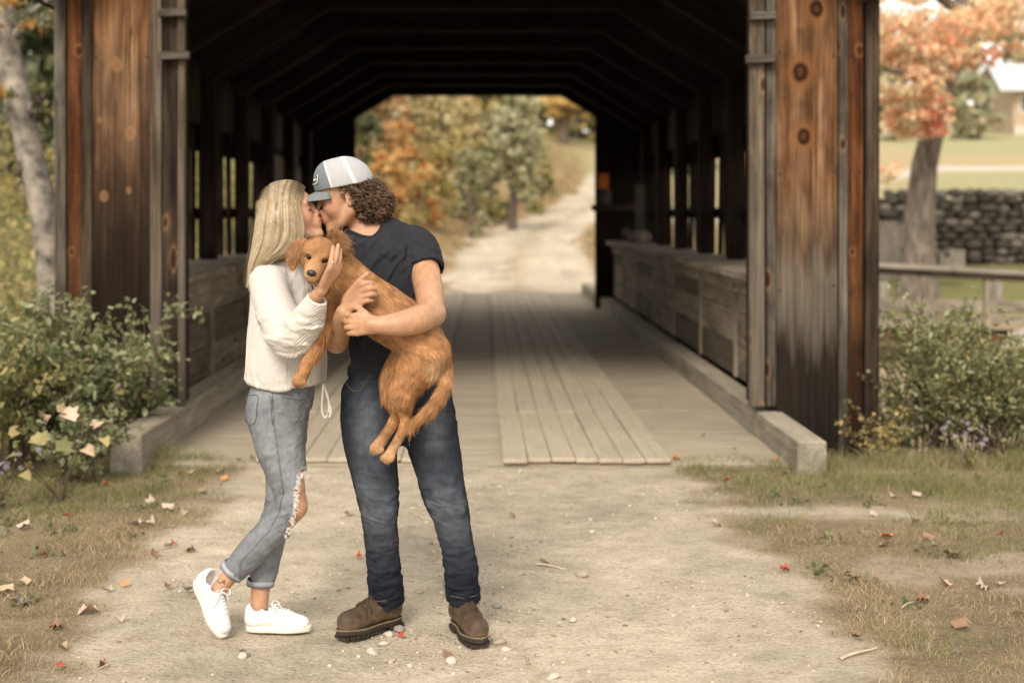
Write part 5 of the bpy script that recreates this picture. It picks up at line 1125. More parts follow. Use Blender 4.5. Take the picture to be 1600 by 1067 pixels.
# ---------------------------------------------------------------- head with a face
class Head:
    def __init__(s, O, F, U, sc):
        s.O, s.F = np.asarray(O, float), unit(F); s.S = unit(np.cross(U, s.F)); s.U = np.cross(s.F, s.S); s.sc = sc
    def L(s, f, u, d=0.0):
        return s.O + s.sc * (s.F * f + s.U * u + s.S * d)
    def inv(s, V):
        q = (V - s.O) / s.sc; return q @ s.F, q @ s.U, q @ s.S
    def build(s, fd, male=True):
        L, F, U, c = s.L, s.F, s.U, s.sc; nz = 1.0 if male else 0.78
        E = lambda p, r, k=0.01, op='u', ff=None, uu=None: fd.ell(p, [x * c for x in r], F if ff is None else ff, U if uu is None else uu, k, op)
        E(L(-0.012, 0.055), (0.098, 0.076, 0.086), 0.02)
        E(L(0.035, -0.005), (0.058, 0.058, 0.085), 0.03)
        E(L(0.05, 0.045), (0.046, 0.058, 0.045), 0.02)
        for d in (-1, 1):
            fd.limb([R4(L(-0.008, -0.045, d * 0.05), 0.024 * c), R4(L(0.04, -0.082, d * 0.03), 0.020 * c), R4(L(0.074, -0.098, 0), 0.017 * c)], 0.02)
            E(L(0.056, -0.016, d * 0.034), (0.026, 0.021, 0.030), 0.03)
        E(L(0.08, -0.100), (0.017, 0.024, 0.015), 0.012)
        E(L(0.083, 0.032), (0.016, 0.054, 0.014), 0.014)
        for d in (-1, 1):
            E(L(0.098, 0.008, d * 0.030), (0.017, 0.016, 0.014), 0.012, 's')
        fd.limb([R4(L(0.091, 0.028), 0.0085 * c), R4(L(0.091 + .011 * nz, 0.004), 0.008 * c), R4(L(0.091 + .0225 * nz, -0.017), 0.0086 * c)], 0.008)
        fd.limb([R4(L(0.091 + .019 * nz, -0.022), 0.008 * c), R4(L(0.092, -0.033), 0.008 * c)], 0.006)
        for d in (-1, 1):
            E(L(0.091 + .009 * nz, -0.025, d * 0.0125), (0.011, 0.0062, 0.0078), 0.005)
            E(L(0.091 + .012 * nz, -0.0325, d * 0.007), (0.005, 0.0032, 0.004), 0.002, 's')
            E(L(0.079, 0.009, d * 0.0305), (0.0138, 0.0145, 0.0125), 0.003)
            fd.limb([R4(L(0.083, 0.018, d * 0.021), 0.004 * c), R4(L(0.087, 0.021, d * 0.032), 0.0045 * c), R4(L(0.076, 0.018, d * 0.045), 0.004 * c)], 0.006)
        mo = 0.007
        E(L(0.089, -0.062 + mo), (0.017, 0.028, 0.024), 0.02)
        fd.limb([R4(L(0.086, -0.058 + mo, -0.021), 0.003 * c), R4(L(0.1045, -0.0535 + mo, 0), 0.0066 * c), R4(L(0.086, -0.058 + mo, 0.021), 0.003 * c)], 0.004)
        fd.limb([R4(L(0.085, -0.061 + mo, -0.019), 0.003 * c), R4(L(0.1015, -0.067 + mo, 0), 0.007 * c), R4(L(0.085, -0.061 + mo, 0.019), 0.003 * c)], 0.004)
        for d in (-1, 1):
            E(L(-0.012, -0.004, d * 0.079), (0.017, 0.006, 0.030), 0.004, ff=F + 0.5 * d * s.S)
            E(L(-0.008, 0.0, d * 0.087), (0.010, 0.004, 0.019), 0.004, 's')
    def colour(s, V, base, lips, blush):
        f, u, d = s.inv(V)
        C = np.tile(np.array(base, float), (len(V), 1))
        def mix(w, col):
            C[:] = C * (1 - w[:, None]) + np.array(col) * w[:, None]
        on = (f > 0.03) & (u > -0.13) & (u < 0.1) & (np.abs(d) < 0.09)
        mix(on * 0.45 * np.exp(-((f - 0.062) / 0.03) ** 2 - ((u + 0.03) / 0.03) ** 2 - ((np.abs(d) - 0.045) / 0.03) ** 2), blush)
        mix(on * 0.4 * np.exp(-((f - 0.115) / 0.015) ** 2 - ((u + 0.02) / 0.015) ** 2), blush)
        lw = ss(0.088, 0.094, f) * (1 - ss(0.009, 0.013, np.abs(u + 0.0535))) * (1 - ss(0.017, 0.023, np.abs(d)))
        mix(on * lw * 0.8, lips)
        return C
    def face_hair(s, who, brow_col, lash_col, closed=True):
        """Eyebrows and eyelashes as fine strands."""
        for d in (-1, 1):
            P_ = []; n = 70
            for i in range(n):
                t = i / n; t0 = 0.012 + t * 0.04
                f = 0.101 - 14.0 * (t0 - 0.012) ** 2; u = 0.0275 + 0.010 * math.sin(t * 2.6) + rnd.uniform(-0.003, 0.003)
                a = s.L(f + 0.001, u, d * t0); b = s.L(f - 0.004 + 0.001, u + 0.005 - 0.005 * t, d * (t0 + 0.009))
                P_.append([a, (a + b) / 2 + s.F * 0.001, b])
            V1, Q1 = strands(np.array(P_), 0.0012, 0.0005, np.tile(s.F, (len(P_), 1)))
            link('eyebrow', mesh_np('eyebrow', V1, Q1, True, np.tile(brow_col, (len(V1), 1)), MS_hair), who)
        for d in (-1, 1):
            P_ = []
            for i in range(34):
                t = i / 33; t0 = 0.019 + t * 0.024
                f = 0.0795 + math.sqrt(max(1e-6, 0.0143 ** 2 - (t0 - 0.0305) ** 2)) * 0.97; u = 0.0045 - 0.003 * math.sin(math.pi * t)
                a = s.L(f, u, d * t0)
                b = s.L(f + 0.006, u - 0.004, d * (t0 + (t - 0.4) * 0.006))
                P_.append([a, (a + b) / 2 - s.U * 0.001, b])
            V1, Q1 = strands(np.array(P_), 0.0018, 0.0008, np.tile(s.U, (len(P_), 1)))
            link('eyelash', mesh_np('eyelash', V1, Q1, True, np.tile(lash_col, (len(V1), 1)), MS_hair), who)

def wrinkle(V, N, amp, wl, along, seed, mask=1.0, stretch=4.0, sharp=True):
    """Cloth folds: ridged noise drawn out along a direction, pushed along the normals."""
    a = unit(along); t = V @ a
    q = (V - np.outer(t, a)) + np.outer(t / stretch, a)
    n = fbm(q / wl, seed, 3)
    h = np.maximum(0.55 - np.abs(n) * 1.6, -0.4) if sharp else n
    return V + N * (amp * h * mask)[:, None]

# ================================================================== the man
ZM = 5.31
HM = Head(P(541.5, 311, 5.30), (-0.974, -0.06, -0.225), (-0.225, 0.0, 0.974), 1.0)

def man_legs(fd, grow, lower=True):
    fd.limb(pts((577, 620, 5.30, .098 + grow), (577, 680, 5.285, .094 + grow), (590, 770, 5.27, .072 + grow), (593, 810, 5.275, .060 + grow), (598, 865, 5.32, .053 + grow), (604, 935, 5.38, .050 + grow)), 0.02)
    fd.limb(pts((662, 620, 5.30, .100 + grow), (674, 680, 5.285, .094 + grow), (693, 765, 5.265, .075 + grow), (705, 810, 5.27, .061 + grow), (718, 870, 5.29, .053 + grow), (725, 938, 5.345, .049 + grow)), 0.02)
    fd.limb(pts((622, 645, 5.30, .115 + grow), (619, 590, 5.30, .146 + grow)), 0.03, squash=((0, 1, 0), 0.75))
    fd.ell(P(592, 632, 5.36), (.08, .07, .09), (1, 0, 0), (0, 0, 1), 0.03); fd.ell(P(652, 632, 5.36), (.08, .07, .09), (1, 0, 0), (0, 0, 1), 0.03)

def man_torso(fd, g):
    fd.limb(pts((618, 600, 5.30, .157 + g), (617, 545, 5.30, .155 + g), (610, 480, 5.305, .160 + g), (600, 425, 5.31, .168 + g), (592, 392, 5.315, .130 + g)), 0.02, squash=((0, 1, 0), 0.66))
    fd.limb(pts((532, 400, 5.27, .056 + g), (580, 378, 5.31, .06 + g), (645, 385, 5.325, .060 + g)), 0.03)
    fd.limb(pts((560, 365, 5.32, .052 + g), (590, 368, 5.34, .05 + g), (630, 376, 5.33, .045 + g)), 0.03)

def man_arm(fd):
    fd.limb(pts((653, 388, 5.315, .058), (664, 425, 5.25, .055), (671, 460, 5.14, .052), (673, 490, 5.045, .047)), 0.01)
    fd.limb(pts((673, 490, 5.045, .047), (654, 499, 4.965, .050), (625, 506, 4.925, .043), (595, 508, 4.912, .032), (582, 507, 4.912, .029)), 0.012)
    fd.ell(P(682, 490, 5.06), (.03, .03, .034), (1, 0, 0), (0, 0, 1), 0.02)
    # left hand, wrapped under the dog
    for kx, ky, r in ((559, 493, .0135), (555, 502, .014), (555, 511, .0135), (559, 520, .0125)):
        fd.limb(pts((583, 507 + (ky - 506) * .5, 4.912, .0155), (kx, ky, 4.918, r)), 0.012)
        fd.limb(pts((kx, ky, 4.918, .0118), (kx - 9, ky + 0.5, 4.922, .0102), (kx - 14, ky + 1, 4.945, .0095), (kx - 11, ky + 1, 4.968, .0085)), 0.002)
    fd.limb(pts((578, 499, 4.912, .015), (568, 487, 4.922, .0115), (557, 481, 4.935, .0098), (549, 480, 4.945, .008)), 0.004)
    # right arm and right hand
    fd.limb(pts((525, 402, 5.26, .054), (516, 450, 5.26, .050), (519, 505, 5.22, .045), (526, 532, 5.185, .042)), 0.01)
    fd.limb(pts((526, 534, 5.185, .042), (530, 518, 5.10, .041), (534, 498, 5.00, .032), (537, 487, 4.962, .027)), 0.012)
    for sx, sy, kx, ky in ((541, 470, 560, 447), (541, 476, 565, 455), (541, 481, 566, 464), (540, 487, 564, 473)):
        fd.limb(pts((sx, sy, 4.958, .016), (kx, ky, 4.936, .0122)), 0.010)
    for row in (((561, 447, 4.935, .0108), (573, 442.5, 4.924, .0104), (582, 442.5, 4.936, .0084)),
                ((565, 455, 4.933, .0112), (577, 450.5, 4.921, .0108), (586, 451, 4.934, .0088)),
                ((566, 464, 4.935, .0110), (578, 460, 4.923, .0104), (586, 460.5, 4.936, .0085)),
                ((564, 473, 4.939, .0100), (575, 469.5, 4.929, .0092), (582, 470, 4.94, .0074))):
        fd.limb(pts(*row), 0.0018)
    fd.limb(pts((542, 466, 4.955, .0165), (553, 449, 4.936, .0115), (564, 436, 4.93, .0098), (575, 427, 4.935, .0078)), 0.005)

man = empty('person', P(640, 990, 5.35) * np.array([1, 1, 0]), 'bearded-free young man with curly brown hair in a white and blue cap, dark shirt and jeans, holding the dog', 'person')
man['label'] = 'curly haired man in a cap, dark t-shirt and blue jeans, kissing and holding the dog'

fd = Field((P(490, 0, 5.2)[0], 4.85, 0.05), (P(705, 0, 5.2)[0], 5.50, P(0, 240, 5.3)[2]), 0.0039)
man_torso(fd, -0.010); man_legs(fd, -0.014)
fd.limb(pts((590, 388, 5.335, .066), (576, 362, 5.33, .058), (560, 338, 5.325, .056), (552, 318, 5.325, .055)), 0.02)
man_arm(fd); HM.build(fd)
V, Q = fd.mesh(1)
C = HM.colour(V, (0.43, 0.25, 0.148), (0.38, 0.16, 0.12), (0.50, 0.22, 0.15))
beard = HM.inv(V)
C *= (1 - 0.13 * (ss(0.03, 0.06, beard[0]) * (1 - ss(-0.045, -0.03, beard[1])) * (beard[1] > -0.13)))[:, None]
link('body', mesh_np('man_body', V, Q, True, C, MS_skin), man)
HM.face_hair(man, (0.03, 0.018, 0.011), (0.012, 0.008, 0.006))

# t-shirt
fd = Field((P(500, 0, 5.2)[0], 5.05, P(0, 600, 5.3)[2]), (P(705, 0, 5.2)[0], 5.52, P(0, 335, 5.3)[2]), 0.004)
man_torso(fd, 0.006)
fd.limb(pts((618, 598, 5.30, .168), (617, 550, 5.30, .165)), 0.02, squash=((0, 1, 0), 0.68))
fd.limb(pts((535, 400, 5.27, .072), (518, 440, 5.26, .068), (517, 470, 5.25, .068)), 0.02)
fs = Field(fd.lo + 2 * fd.h, fd.lo + (fd.n - 3) * fd.h, fd.h); fs.D = np.full(fd.n, 0.2, dtype=np.float32); fs.n = fd.n; fs.lo = fd.lo
fs.limb(pts((632, 384, 5.325, .074), (653, 390, 5.31, .075), (665, 425, 5.255, .0715), (670, 450, 5.18, .072)), 0.02)
aL = unit(P(671, 450, 5.19) - P(657, 395, 5.30)); hemc = P(666, 423, 5.262); fs.cut(hemc, aL, 0.003)
fs.limb(pts((660, 412, 5.28, .060), (665, 428, 5.25, .064), (670, 452, 5.175, .068)), 0.003, op='s')
hh = np.clip(0.5 + 0.5 * (fd.D - fs.D) / 0.02, 0, 1); fd.D = fd.D + (fs.D - fd.D) * hh - 0.02 * hh * (1 - hh)
NK = ((594, 388, 5.30), (575, 358, 5.30), (552, 324, 5.295))
fd.limb([R4(P(*p), .068) for p in NK], 0.006, op='s')
fd.cut(P(600, 587, 5.3), (0, 0, -1), 0.003)
V, Q = fd.mesh(1); N = normals(V, Q); px = to_px(V)
arm = ss(632, 650, px[:, 0]) * (1 - ss(430, 450, px[:, 1]))
V = wrinkle(V, N, 0.014, 0.05, (0.5, 0, 0.8), 3, (1 - arm) * ss(360, 400, px[:, 1]))
V = wrinkle(V, N, 0.007, 0.035, (0.9, 0, -0.4), 5, arm)
V = wrinkle(V, N, 0.006, 0.05, (1, 0, 0.2), 8, ss(520, 560, px[:, 1]), 3.0)
C = np.tile((0.020, 0.0205, 0.0255), (len(V), 1)) * (1 + 0.1 * fbm(V * 12, 4))[:, None]
tee = link('t_shirt', mesh_np('t_shirt', V, Q, True, C, MS_tee), man)
# collar ring
na = unit(P(*NK[2]) - P(*NK[0])); c0 = P(*NK[1]); b1 = unit(np.cross(na, (0, 1, 0))); b2 = np.cross(na, b1)
ang = np.linspace(0, 2 * math.pi, 61); ring = []
for a_ in ang:
    e_ = (math.cos(a_) * b1 + math.sin(a_) * b2) * 0.0735
    q_ = np.array([c0 + e_ + na * t_ for t_ in np.arange(0.08, -0.12, -0.002)]); i_ = np.where(fd.sample(q_) < 0)[0]
    ring.append((c0 + e_ * 0.965 + na * (0.08 - 0.002 * (i_[0] if len(i_) else 40) + 0.001)))
ring = np.array(ring)
for _ in range(4): ring[1:-1] = (ring[:-2] + ring[1:-1] * 2 + ring[2:]) / 4
v, q = tubes(ring[None], 0.0062, 8); link('collar', mesh_np('collar', v, q, True, np.tile((0.018, 0.0185, 0.023), (len(v), 1)), MS_tee), tee)
for off in (0.0,):
    e1 = unit(np.cross(aL, (0, 1, 0))); e2 = np.cross(aL, e1); hc = hemc - aL * 0.003
    ring = []
    for a_ in ang:
        e_ = math.cos(a_) * e1 + math.sin(a_) * e2; rr_ = np.arange(0.095, 0.05, -0.001); q_ = hc - aL * 0.006 + rr_[:, None] * e_; i_ = np.where(fs.sample(q_) < 0)[0]
        ring.append(hc + e_ * (rr_[i_[0]] if len(i_) else 0.066))
    ring = np.array(ring)
    for _ in range(6): ring[1:-1] = (ring[:-2] + ring[1:-1] * 2 + ring[2:]) / 4; ring[0] = ring[-1] = (ring[1] + ring[-2]) / 2
    v, q = tubes(ring[None], 0.0034, 6); link('sleeve_hem', mesh_np('sleeve_hem', v, q, True, np.tile((0.019, 0.0195, 0.025), (len(v), 1)), MS_tee), tee)

# jeans
fd = Field((P(520, 0, 5.2)[0], 5.05, 0.085), (P(765, 0, 5.2)[0], 5.52, P(0, 575, 5.3)[2]), 0.0041)
man_legs(fd, 0.006)
fd.limb(pts((618, 610, 5.30, .163), (618, 570, 5.30, .160)), 0.02, squash=((0, 1, 0), 0.68))
fd.limb(pts((600, 880, 5.32, .060), (603, 925, 5.37, .061), (603, 955, 5.385, .063)), 0.02)
fd.limb(pts((719, 880, 5.29, .058), (724, 925, 5.33, .059), (726, 955, 5.345, .060)), 0.02)
for a, b in ((pts((599, 835, 5.285, .009), (618, 842, 5.285, .009)), .02), (pts((703, 893, 5.255, .012), (737, 896, 5.255, .016)), .02), (pts((582, 885, 5.295, .011), (615, 890, 5.30, .011)), .02),
             (pts((584, 916, 5.33, .011), (618, 911, 5.33, .013)), .02), (pts((706, 912, 5.28, .010), (740, 915, 5.28, .011)), .02), (pts((672, 790, 5.22, .008), (722, 800, 5.22, .012)), .02)):
    fd.limb(a, b)
fd.cut(P(604, 944, 5.37), (0.05, 0.25, -1), 0.003, near=0.14); fd.cut(P(726, 938, 5.33), (0, 0.25, -1), 0.003, near=0.14)
fd.limb(pts((604, 925, 5.38, .056), (604, 975, 5.385, .060)), 0.003, op='s'); fd.limb(pts((726, 915, 5.345, .052), (727, 975, 5.35, .056)), 0.003, op='s')
fd.cut(P(600, 576, 5.3), (0, 0, 1), 0.003)
V, Q = fd.mesh(1); N = normals(V, Q); px = to_px(V)
low = ss(800, 880, px[:, 1]); knee = np.exp(-((px[:, 1] - 785) / 40) ** 2); hip = 1 - ss(640, 720, px[:, 1])
V = wrinkle(V, N, 0.007, 0.055, (1, 0.3, 0.25), 12, low, 4)
V = wrinkle(V, N, 0.0025, 0.03, (1, 0.2, -0.3), 13, low, 5)
V = wrinkle(V, N, 0.007, 0.045, (1, 0.2, -0.35), 14, knee, 4)
V = wrinkle(V, N, 0.0045, 0.045, (0.8, 0, 0.5), 15, hip * (px[:, 1] > 600), 5)
V = wrinkle(V, N, 0.003, 0.06, (0.3, 0, 1), 18, 1.0, 4)
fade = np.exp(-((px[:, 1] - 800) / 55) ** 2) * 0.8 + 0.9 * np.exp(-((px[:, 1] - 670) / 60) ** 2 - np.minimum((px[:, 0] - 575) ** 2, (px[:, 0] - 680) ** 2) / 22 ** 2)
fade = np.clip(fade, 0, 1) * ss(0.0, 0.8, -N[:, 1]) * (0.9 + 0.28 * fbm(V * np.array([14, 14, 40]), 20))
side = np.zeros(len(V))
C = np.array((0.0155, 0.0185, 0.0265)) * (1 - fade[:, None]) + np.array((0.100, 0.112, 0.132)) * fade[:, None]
C *= (1 + 0.13 * fbm(V * np.array([90, 90, 25]), 22, 2))[:, None]
mj = link('jeans', mesh_np('man_jeans', V, Q, True, C, MS_denim), man)
stitch = []
def on_surf(f, pl, Y, lift=0.002):
    """March from the eye side on to the field's surface below image points."""
    out = []
    for a, b in pl:
        lo_, hi_ = Y - 0.3, Y + 0.3; ts = np.arange(lo_, hi_, 0.002)
        pp = np.array([P(a, b, t) for t in ts]); inside = np.where(f.sample(pp) < 0)[0]
        t = ts[inside[0]] if len(inside) else Y
        out.append(P(a, b, t - lift))
    return np.array(out)
for pl in ([(541, 597), (546, 606), (556, 611), (566, 607), (571, 596)], [(592, 590), (592, 605), (596, 620), (603, 632)], [(604, 938), (590, 939), (577, 936)], [(705, 931), (725, 934), (745, 930)]):
    sp = spline([R4((a, b, 0), 0) for a, b in pl], 6)[:, :2]
    v, q = tubes(on_surf(fd, sp, 5.25, 0.004)[None], 0.0014, 5)
    link('seam_stitching', mesh_np('seam', v, q, True, np.tile((0.14, 0.10, 0.06), (len(v), 1)), MS_denim), mj)

# hair: loose curls round a dark core
fd = Field(HM.L(0, 0) - 0.22, HM.L(0, 0) + 0.22, 0.004)
fd.ell(HM.L(-0.062, -0.004), (.068, .083, .072), HM.F, HM.U, 0.02); fd.ell(HM.L(-0.092, -0.045), (.062, .076, .056), HM.F, HM.U, 0.02)
fd.ell(HM.L(-0.01, 0.028), (.045, .077, .018), HM.F, HM.U, 0.015)
fd.cut(HM.L(0.03, 0), HM.F, 0.006)
V, Q = fd.mesh(1); Nn = normals(V, Q)
V = V + Nn * (0.006 * fbm(V * 70, 31, 2))[:, None]
mh = link('hair', mesh_np('man_hair', V, Q, True, np.tile((0.022, 0.013, 0.008), (len(V), 1)), MS_hair), man)
f_, u_, d_ = HM.inv(V)
ok = np.where((u_ < 0.045) & ((f_ < -0.02) | ((u_ > -0.0) & (f_ < 0.03))) & (V[:, 1] < 5.42))[0]
NL, NS = 780, 5
pick = np.repeat(rng.choice(ok, NL), NS); K = 15; t = np.linspace(0, 1, K); per = lambda x: np.repeat(x, NS, 0)
gdir = -HM.U[None] * 0.9 - HM.F[None] * 0.35 + per(rng.normal(size=(NL, 3)) * 0.6)
nn = Nn[pick]; tan = gdir - nn * (gdir * nn).sum(1)[:, None]; tan /= np.linalg.norm(tan, axis=1)[:, None]; bit = np.cross(nn, tan)
ln = per(rng.uniform(0.026, 0.05, NL)); rad = per(rng.uniform(0.006, 0.013, NL)); ph = per(rng.uniform(0, 6.28, NL)); turns = per(rng.uniform(0.7, 1.5, NL))
front = ss(-0.03, 0.02, f_[pick]); rad = rad * (1 - 0.5 * front); ln = ln * (1 - 0.5 * front)
base = V[pick] + nn * 0.002 + rng.normal(size=(len(pick), 3)) * 0.0016
w = ph[:, None] + turns[:, None] * 2 * math.pi * t[None] + rng.normal(size=(len(pick), 1)) * 0.2 + np.cumsum(rng.normal(size=(len(pick), K)), 1) * 0.05
rad = rad * rng.uniform(0.82, 1.15, len(pick)); grow = np.minimum(1, 0.4 + t * 1.3)[None]
pa = base[:, None] + tan[:, None] * (ln[:, None] * (t[None] - 0.3))[..., None] + nn[:, None] * ((np.cos(w) * rad[:, None] * grow) + 0.004 + 0.007 * t[None])[..., None] + bit[:, None] * (np.sin(w) * rad[:, None] * grow)[..., None]
v, q = tubes(pa, rng.uniform(0.0008, 0.0014, (len(pick), 1)), 3, 0.45)
cc = np.array((0.115, 0.066, 0.037))[None] * per(rng.uniform(0.4, 1.8, (NL, 1))) * rng.uniform(0.75, 1.3, (len(pick), 1)); cc = np.repeat(cc, K * 3, 0) * np.repeat(np.tile(np.linspace(0.6, 1.3, K), len(pick)), 3)[:, None]
tag(link('curls', mesh_np('curls', v, q, True, cc, MS_hair), mh), kind='stuff')

# cap
fd = Field(HM.L(0, 0) - 0.22, HM.L(0, 0) + 0.22, 0.003)
fd.ell(HM.L(-0.006, 0.052), (.110, .093, .106), HM.F, HM.U, 0.02); fd.ell(HM.L(0.045, 0.085), (.055, .066, .066), HM.F, HM.U, 0.03)
fd.ell(HM.L(-0.006, 0.035), (.103, .087, .102), HM.F, HM.U, 0.004, 's')
fd.cut(HM.L(-0.1, 0.043), -HM.U + 0.03 * HM.F, 0.003)
V, Q = fd.mesh(1); Nn = normals(V, Q); f_, u_, d_ = HM.inv(V)
edge = 0.040 + 0.02 * np.sin(np.clip((u_ - 0.05) * 9, 0, 1.5)) * 0.6
frontp = f_ > edge; seam = np.abs(f_ - edge) < 0.0028
back_s = (np.abs(f_ + 0.047 - (u_ - 0.05) * 0.25) < 0.0065)
V = wrinkle(V, Nn, 0.002, 0.06, HM.U, 33, (~frontp) * 1.0, 2.0)
fw_ = ss(edge - .0015, edge + .0015, f_)[:, None]; C = np.array((0.15, 0.17, 0.177)) * fw_ + np.array((0.37, 0.37, 0.375)) * (1 - fw_)
sw_ = np.maximum(1 - ss(.0018, .004, np.abs(f_ - edge)), 1 - ss(.0055, .0085, np.abs(f_ + 0.047 - (u_ - 0.05) * 0.25)))[:, None]; C = C * (1 - sw_) + np.array((0.60, 0.595, 0.58)) * sw_; C[u_ < 0.052] *= 0.97
cap = link('cap', mesh_np('cap', V, Q, True, C, MS_canvas), man)
nu, nv = 18, 30; g = []
for i in range(nu):
    for j in range(nv):
        th = (j / (nv - 1) - 0.5) * 2.05; rr = i / (nu - 1)
        f0, d0 = 0.109 * math.cos(th) - 0.004, 0.095 * math.sin(th)
        ext = 0.080 * max(0, math.cos(th / 1.03 * math.pi / 2)) ** 0.85
        f1 = f0 + ext * rr; d1 = d0 * (1 + 0.02 * rr)
        g.append(HM.L(f1, 0.050 - 0.018 * rr - 2.6 * d1 * d1 - 0.004 * rr * rr, d1))
g = np.array(g); up = HM.U * 0.0035
v = np.concatenate([g + up / 2, g - up / 2]); n = nu * nv
a = (np.arange(nu - 1)[:, None] * nv + np.arange(nv - 1)[None]).ravel(); qt = np.stack([a, a + 1, a + nv + 1, a + nv], 1)
rim = [(i, i + 1) for i in range((nu - 1) * nv, nu * nv - 1)] + [(i * nv, (i + 1) * nv) for i in range(nu - 1)] + [((i + 1) * nv - 1, (i + 2) * nv - 1) for i in range(nu - 1)]
qs = np.array([[p_, r_, r_ + n, p_ + n] for p_, r_ in rim])
link('brim', mesh_np('brim', v, [qt, qt[:, ::-1] + n, qs], True, np.concatenate([np.tile((0.165, 0.185, 0.19), (n, 1)), np.tile((0.03, 0.035, 0.04), (n, 1))]), MS_canvas), cap)
# sewn patch on the front panel, with its small dark bars
def patch_quad(name, f0, u0, d0, wdt, hgt, th, col, parent, lift):
    c = HM.L(f0, u0, d0); nrm = unit(c - HM.L(-0.006, 0.052)); tx = unit(np.cross(HM.U, nrm)); ty = np.cross(nrm, tx)
    c = c + nrm * lift
    v = [c + tx * sx * wdt + ty * sy * hgt + nrm * sz * th for sz in (0, 1) for sx, sy in ((-1, -1), (1, -1), (1, 1), (-1, 1))]
    q = np.array([[4, 5, 6, 7], [0, 1, 5, 4], [1, 2, 6, 5], [2, 3, 7, 6], [3, 0, 4, 7], [3, 2, 1, 0]])
    return link(name, mesh_np(name, v, q, False, np.tile(col, (8, 1)), MS_canvas), parent)
sd = -1 if HM.S[1] > 0 else 1
patch_quad('cap_patch', 0.0925, 0.092, sd * 0.035, 0.026, 0.016, 0.002, (0.62, 0.60, 0.55), cap, 0.0015)
patch_quad('patch_mark', 0.0925, 0.092, sd * 0.035, 0.022, 0.0125, 0.001, (0.06, 0.065, 0.07), cap, 0.0036)
patch_quad('patch_mark', 0.0925, 0.092, sd * 0.035, 0.016, 0.0035, 0.001, (0.6, 0.58, 0.53), cap, 0.0047)

# ---------------------------------------------------------------- footwear
def footprint(L0, L1, w, n=40, inset=0.0):
    """Outline of a sole: heel at -L0, toe at +L1."""
    out = []
    for i in range(n):
        a = i / n * 2 * math.pi; c, s = math.cos(a), math.sin(a)
        x = (L1 if c > 0 else L0) * math.copysign(abs(c) ** 0.75, c)
        k = x / (L0 + L1)
        wid = w * (1.0 + 0.16 * math.exp(-((x - L1 * 0.45) / 0.05) ** 2) - 0.12 * math.exp(-((x + 0.02) / 0.04) ** 2))
        y = wid * math.copysign(abs(s) ** 0.8, s) + 0.010 * (x / L1 if x > 0 else 0)
        out.append((x - math.copysign(inset, x) * abs(c), y - math.copysign(inset, y) * abs(s)))
    return np.array(out)

def sole_mesh(name, L0, L1, w, z0, z1, mat, col=None, bulge=0.003, spring=0.0):
    rings = []
    for z, ins in ((z0, 0.003), (z0 + 0.003, 0.0), ((z0 + z1) / 2, -bulge * 0.5), (z1 - 0.002, 0.0), (z1, 0.003)):
        f = footprint(L0, L1, w, 48, ins); sp = spring * np.clip((f[:, 0] - L1 * 0.35) / (L1 * 0.65), 0, 1) ** 2
        rings.append(np.column_stack([f, np.full(48, z) + sp]))
    v = np.concatenate(rings); j = np.arange(48); j2 = (j + 1) % 48
    q = np.concatenate([np.stack([k * 48 + j, k * 48 + j2, k * 48 + 48 + j2, k * 48 + 48 + j], 1) for k in range(4)])
    me = mesh_np(name, v, [q, j[None, ::-1], (j + 192)[None]], True, None, mat)
    return me

def top_z(f, x):
    z = np.arange(0.03, 0.2, 0.001); i = np.where(f.sample(np.column_stack([np.full(len(z), x), np.zeros(len(z)), z])) < 0)[0]
    return z[i[-1]] if len(i) else 0.1

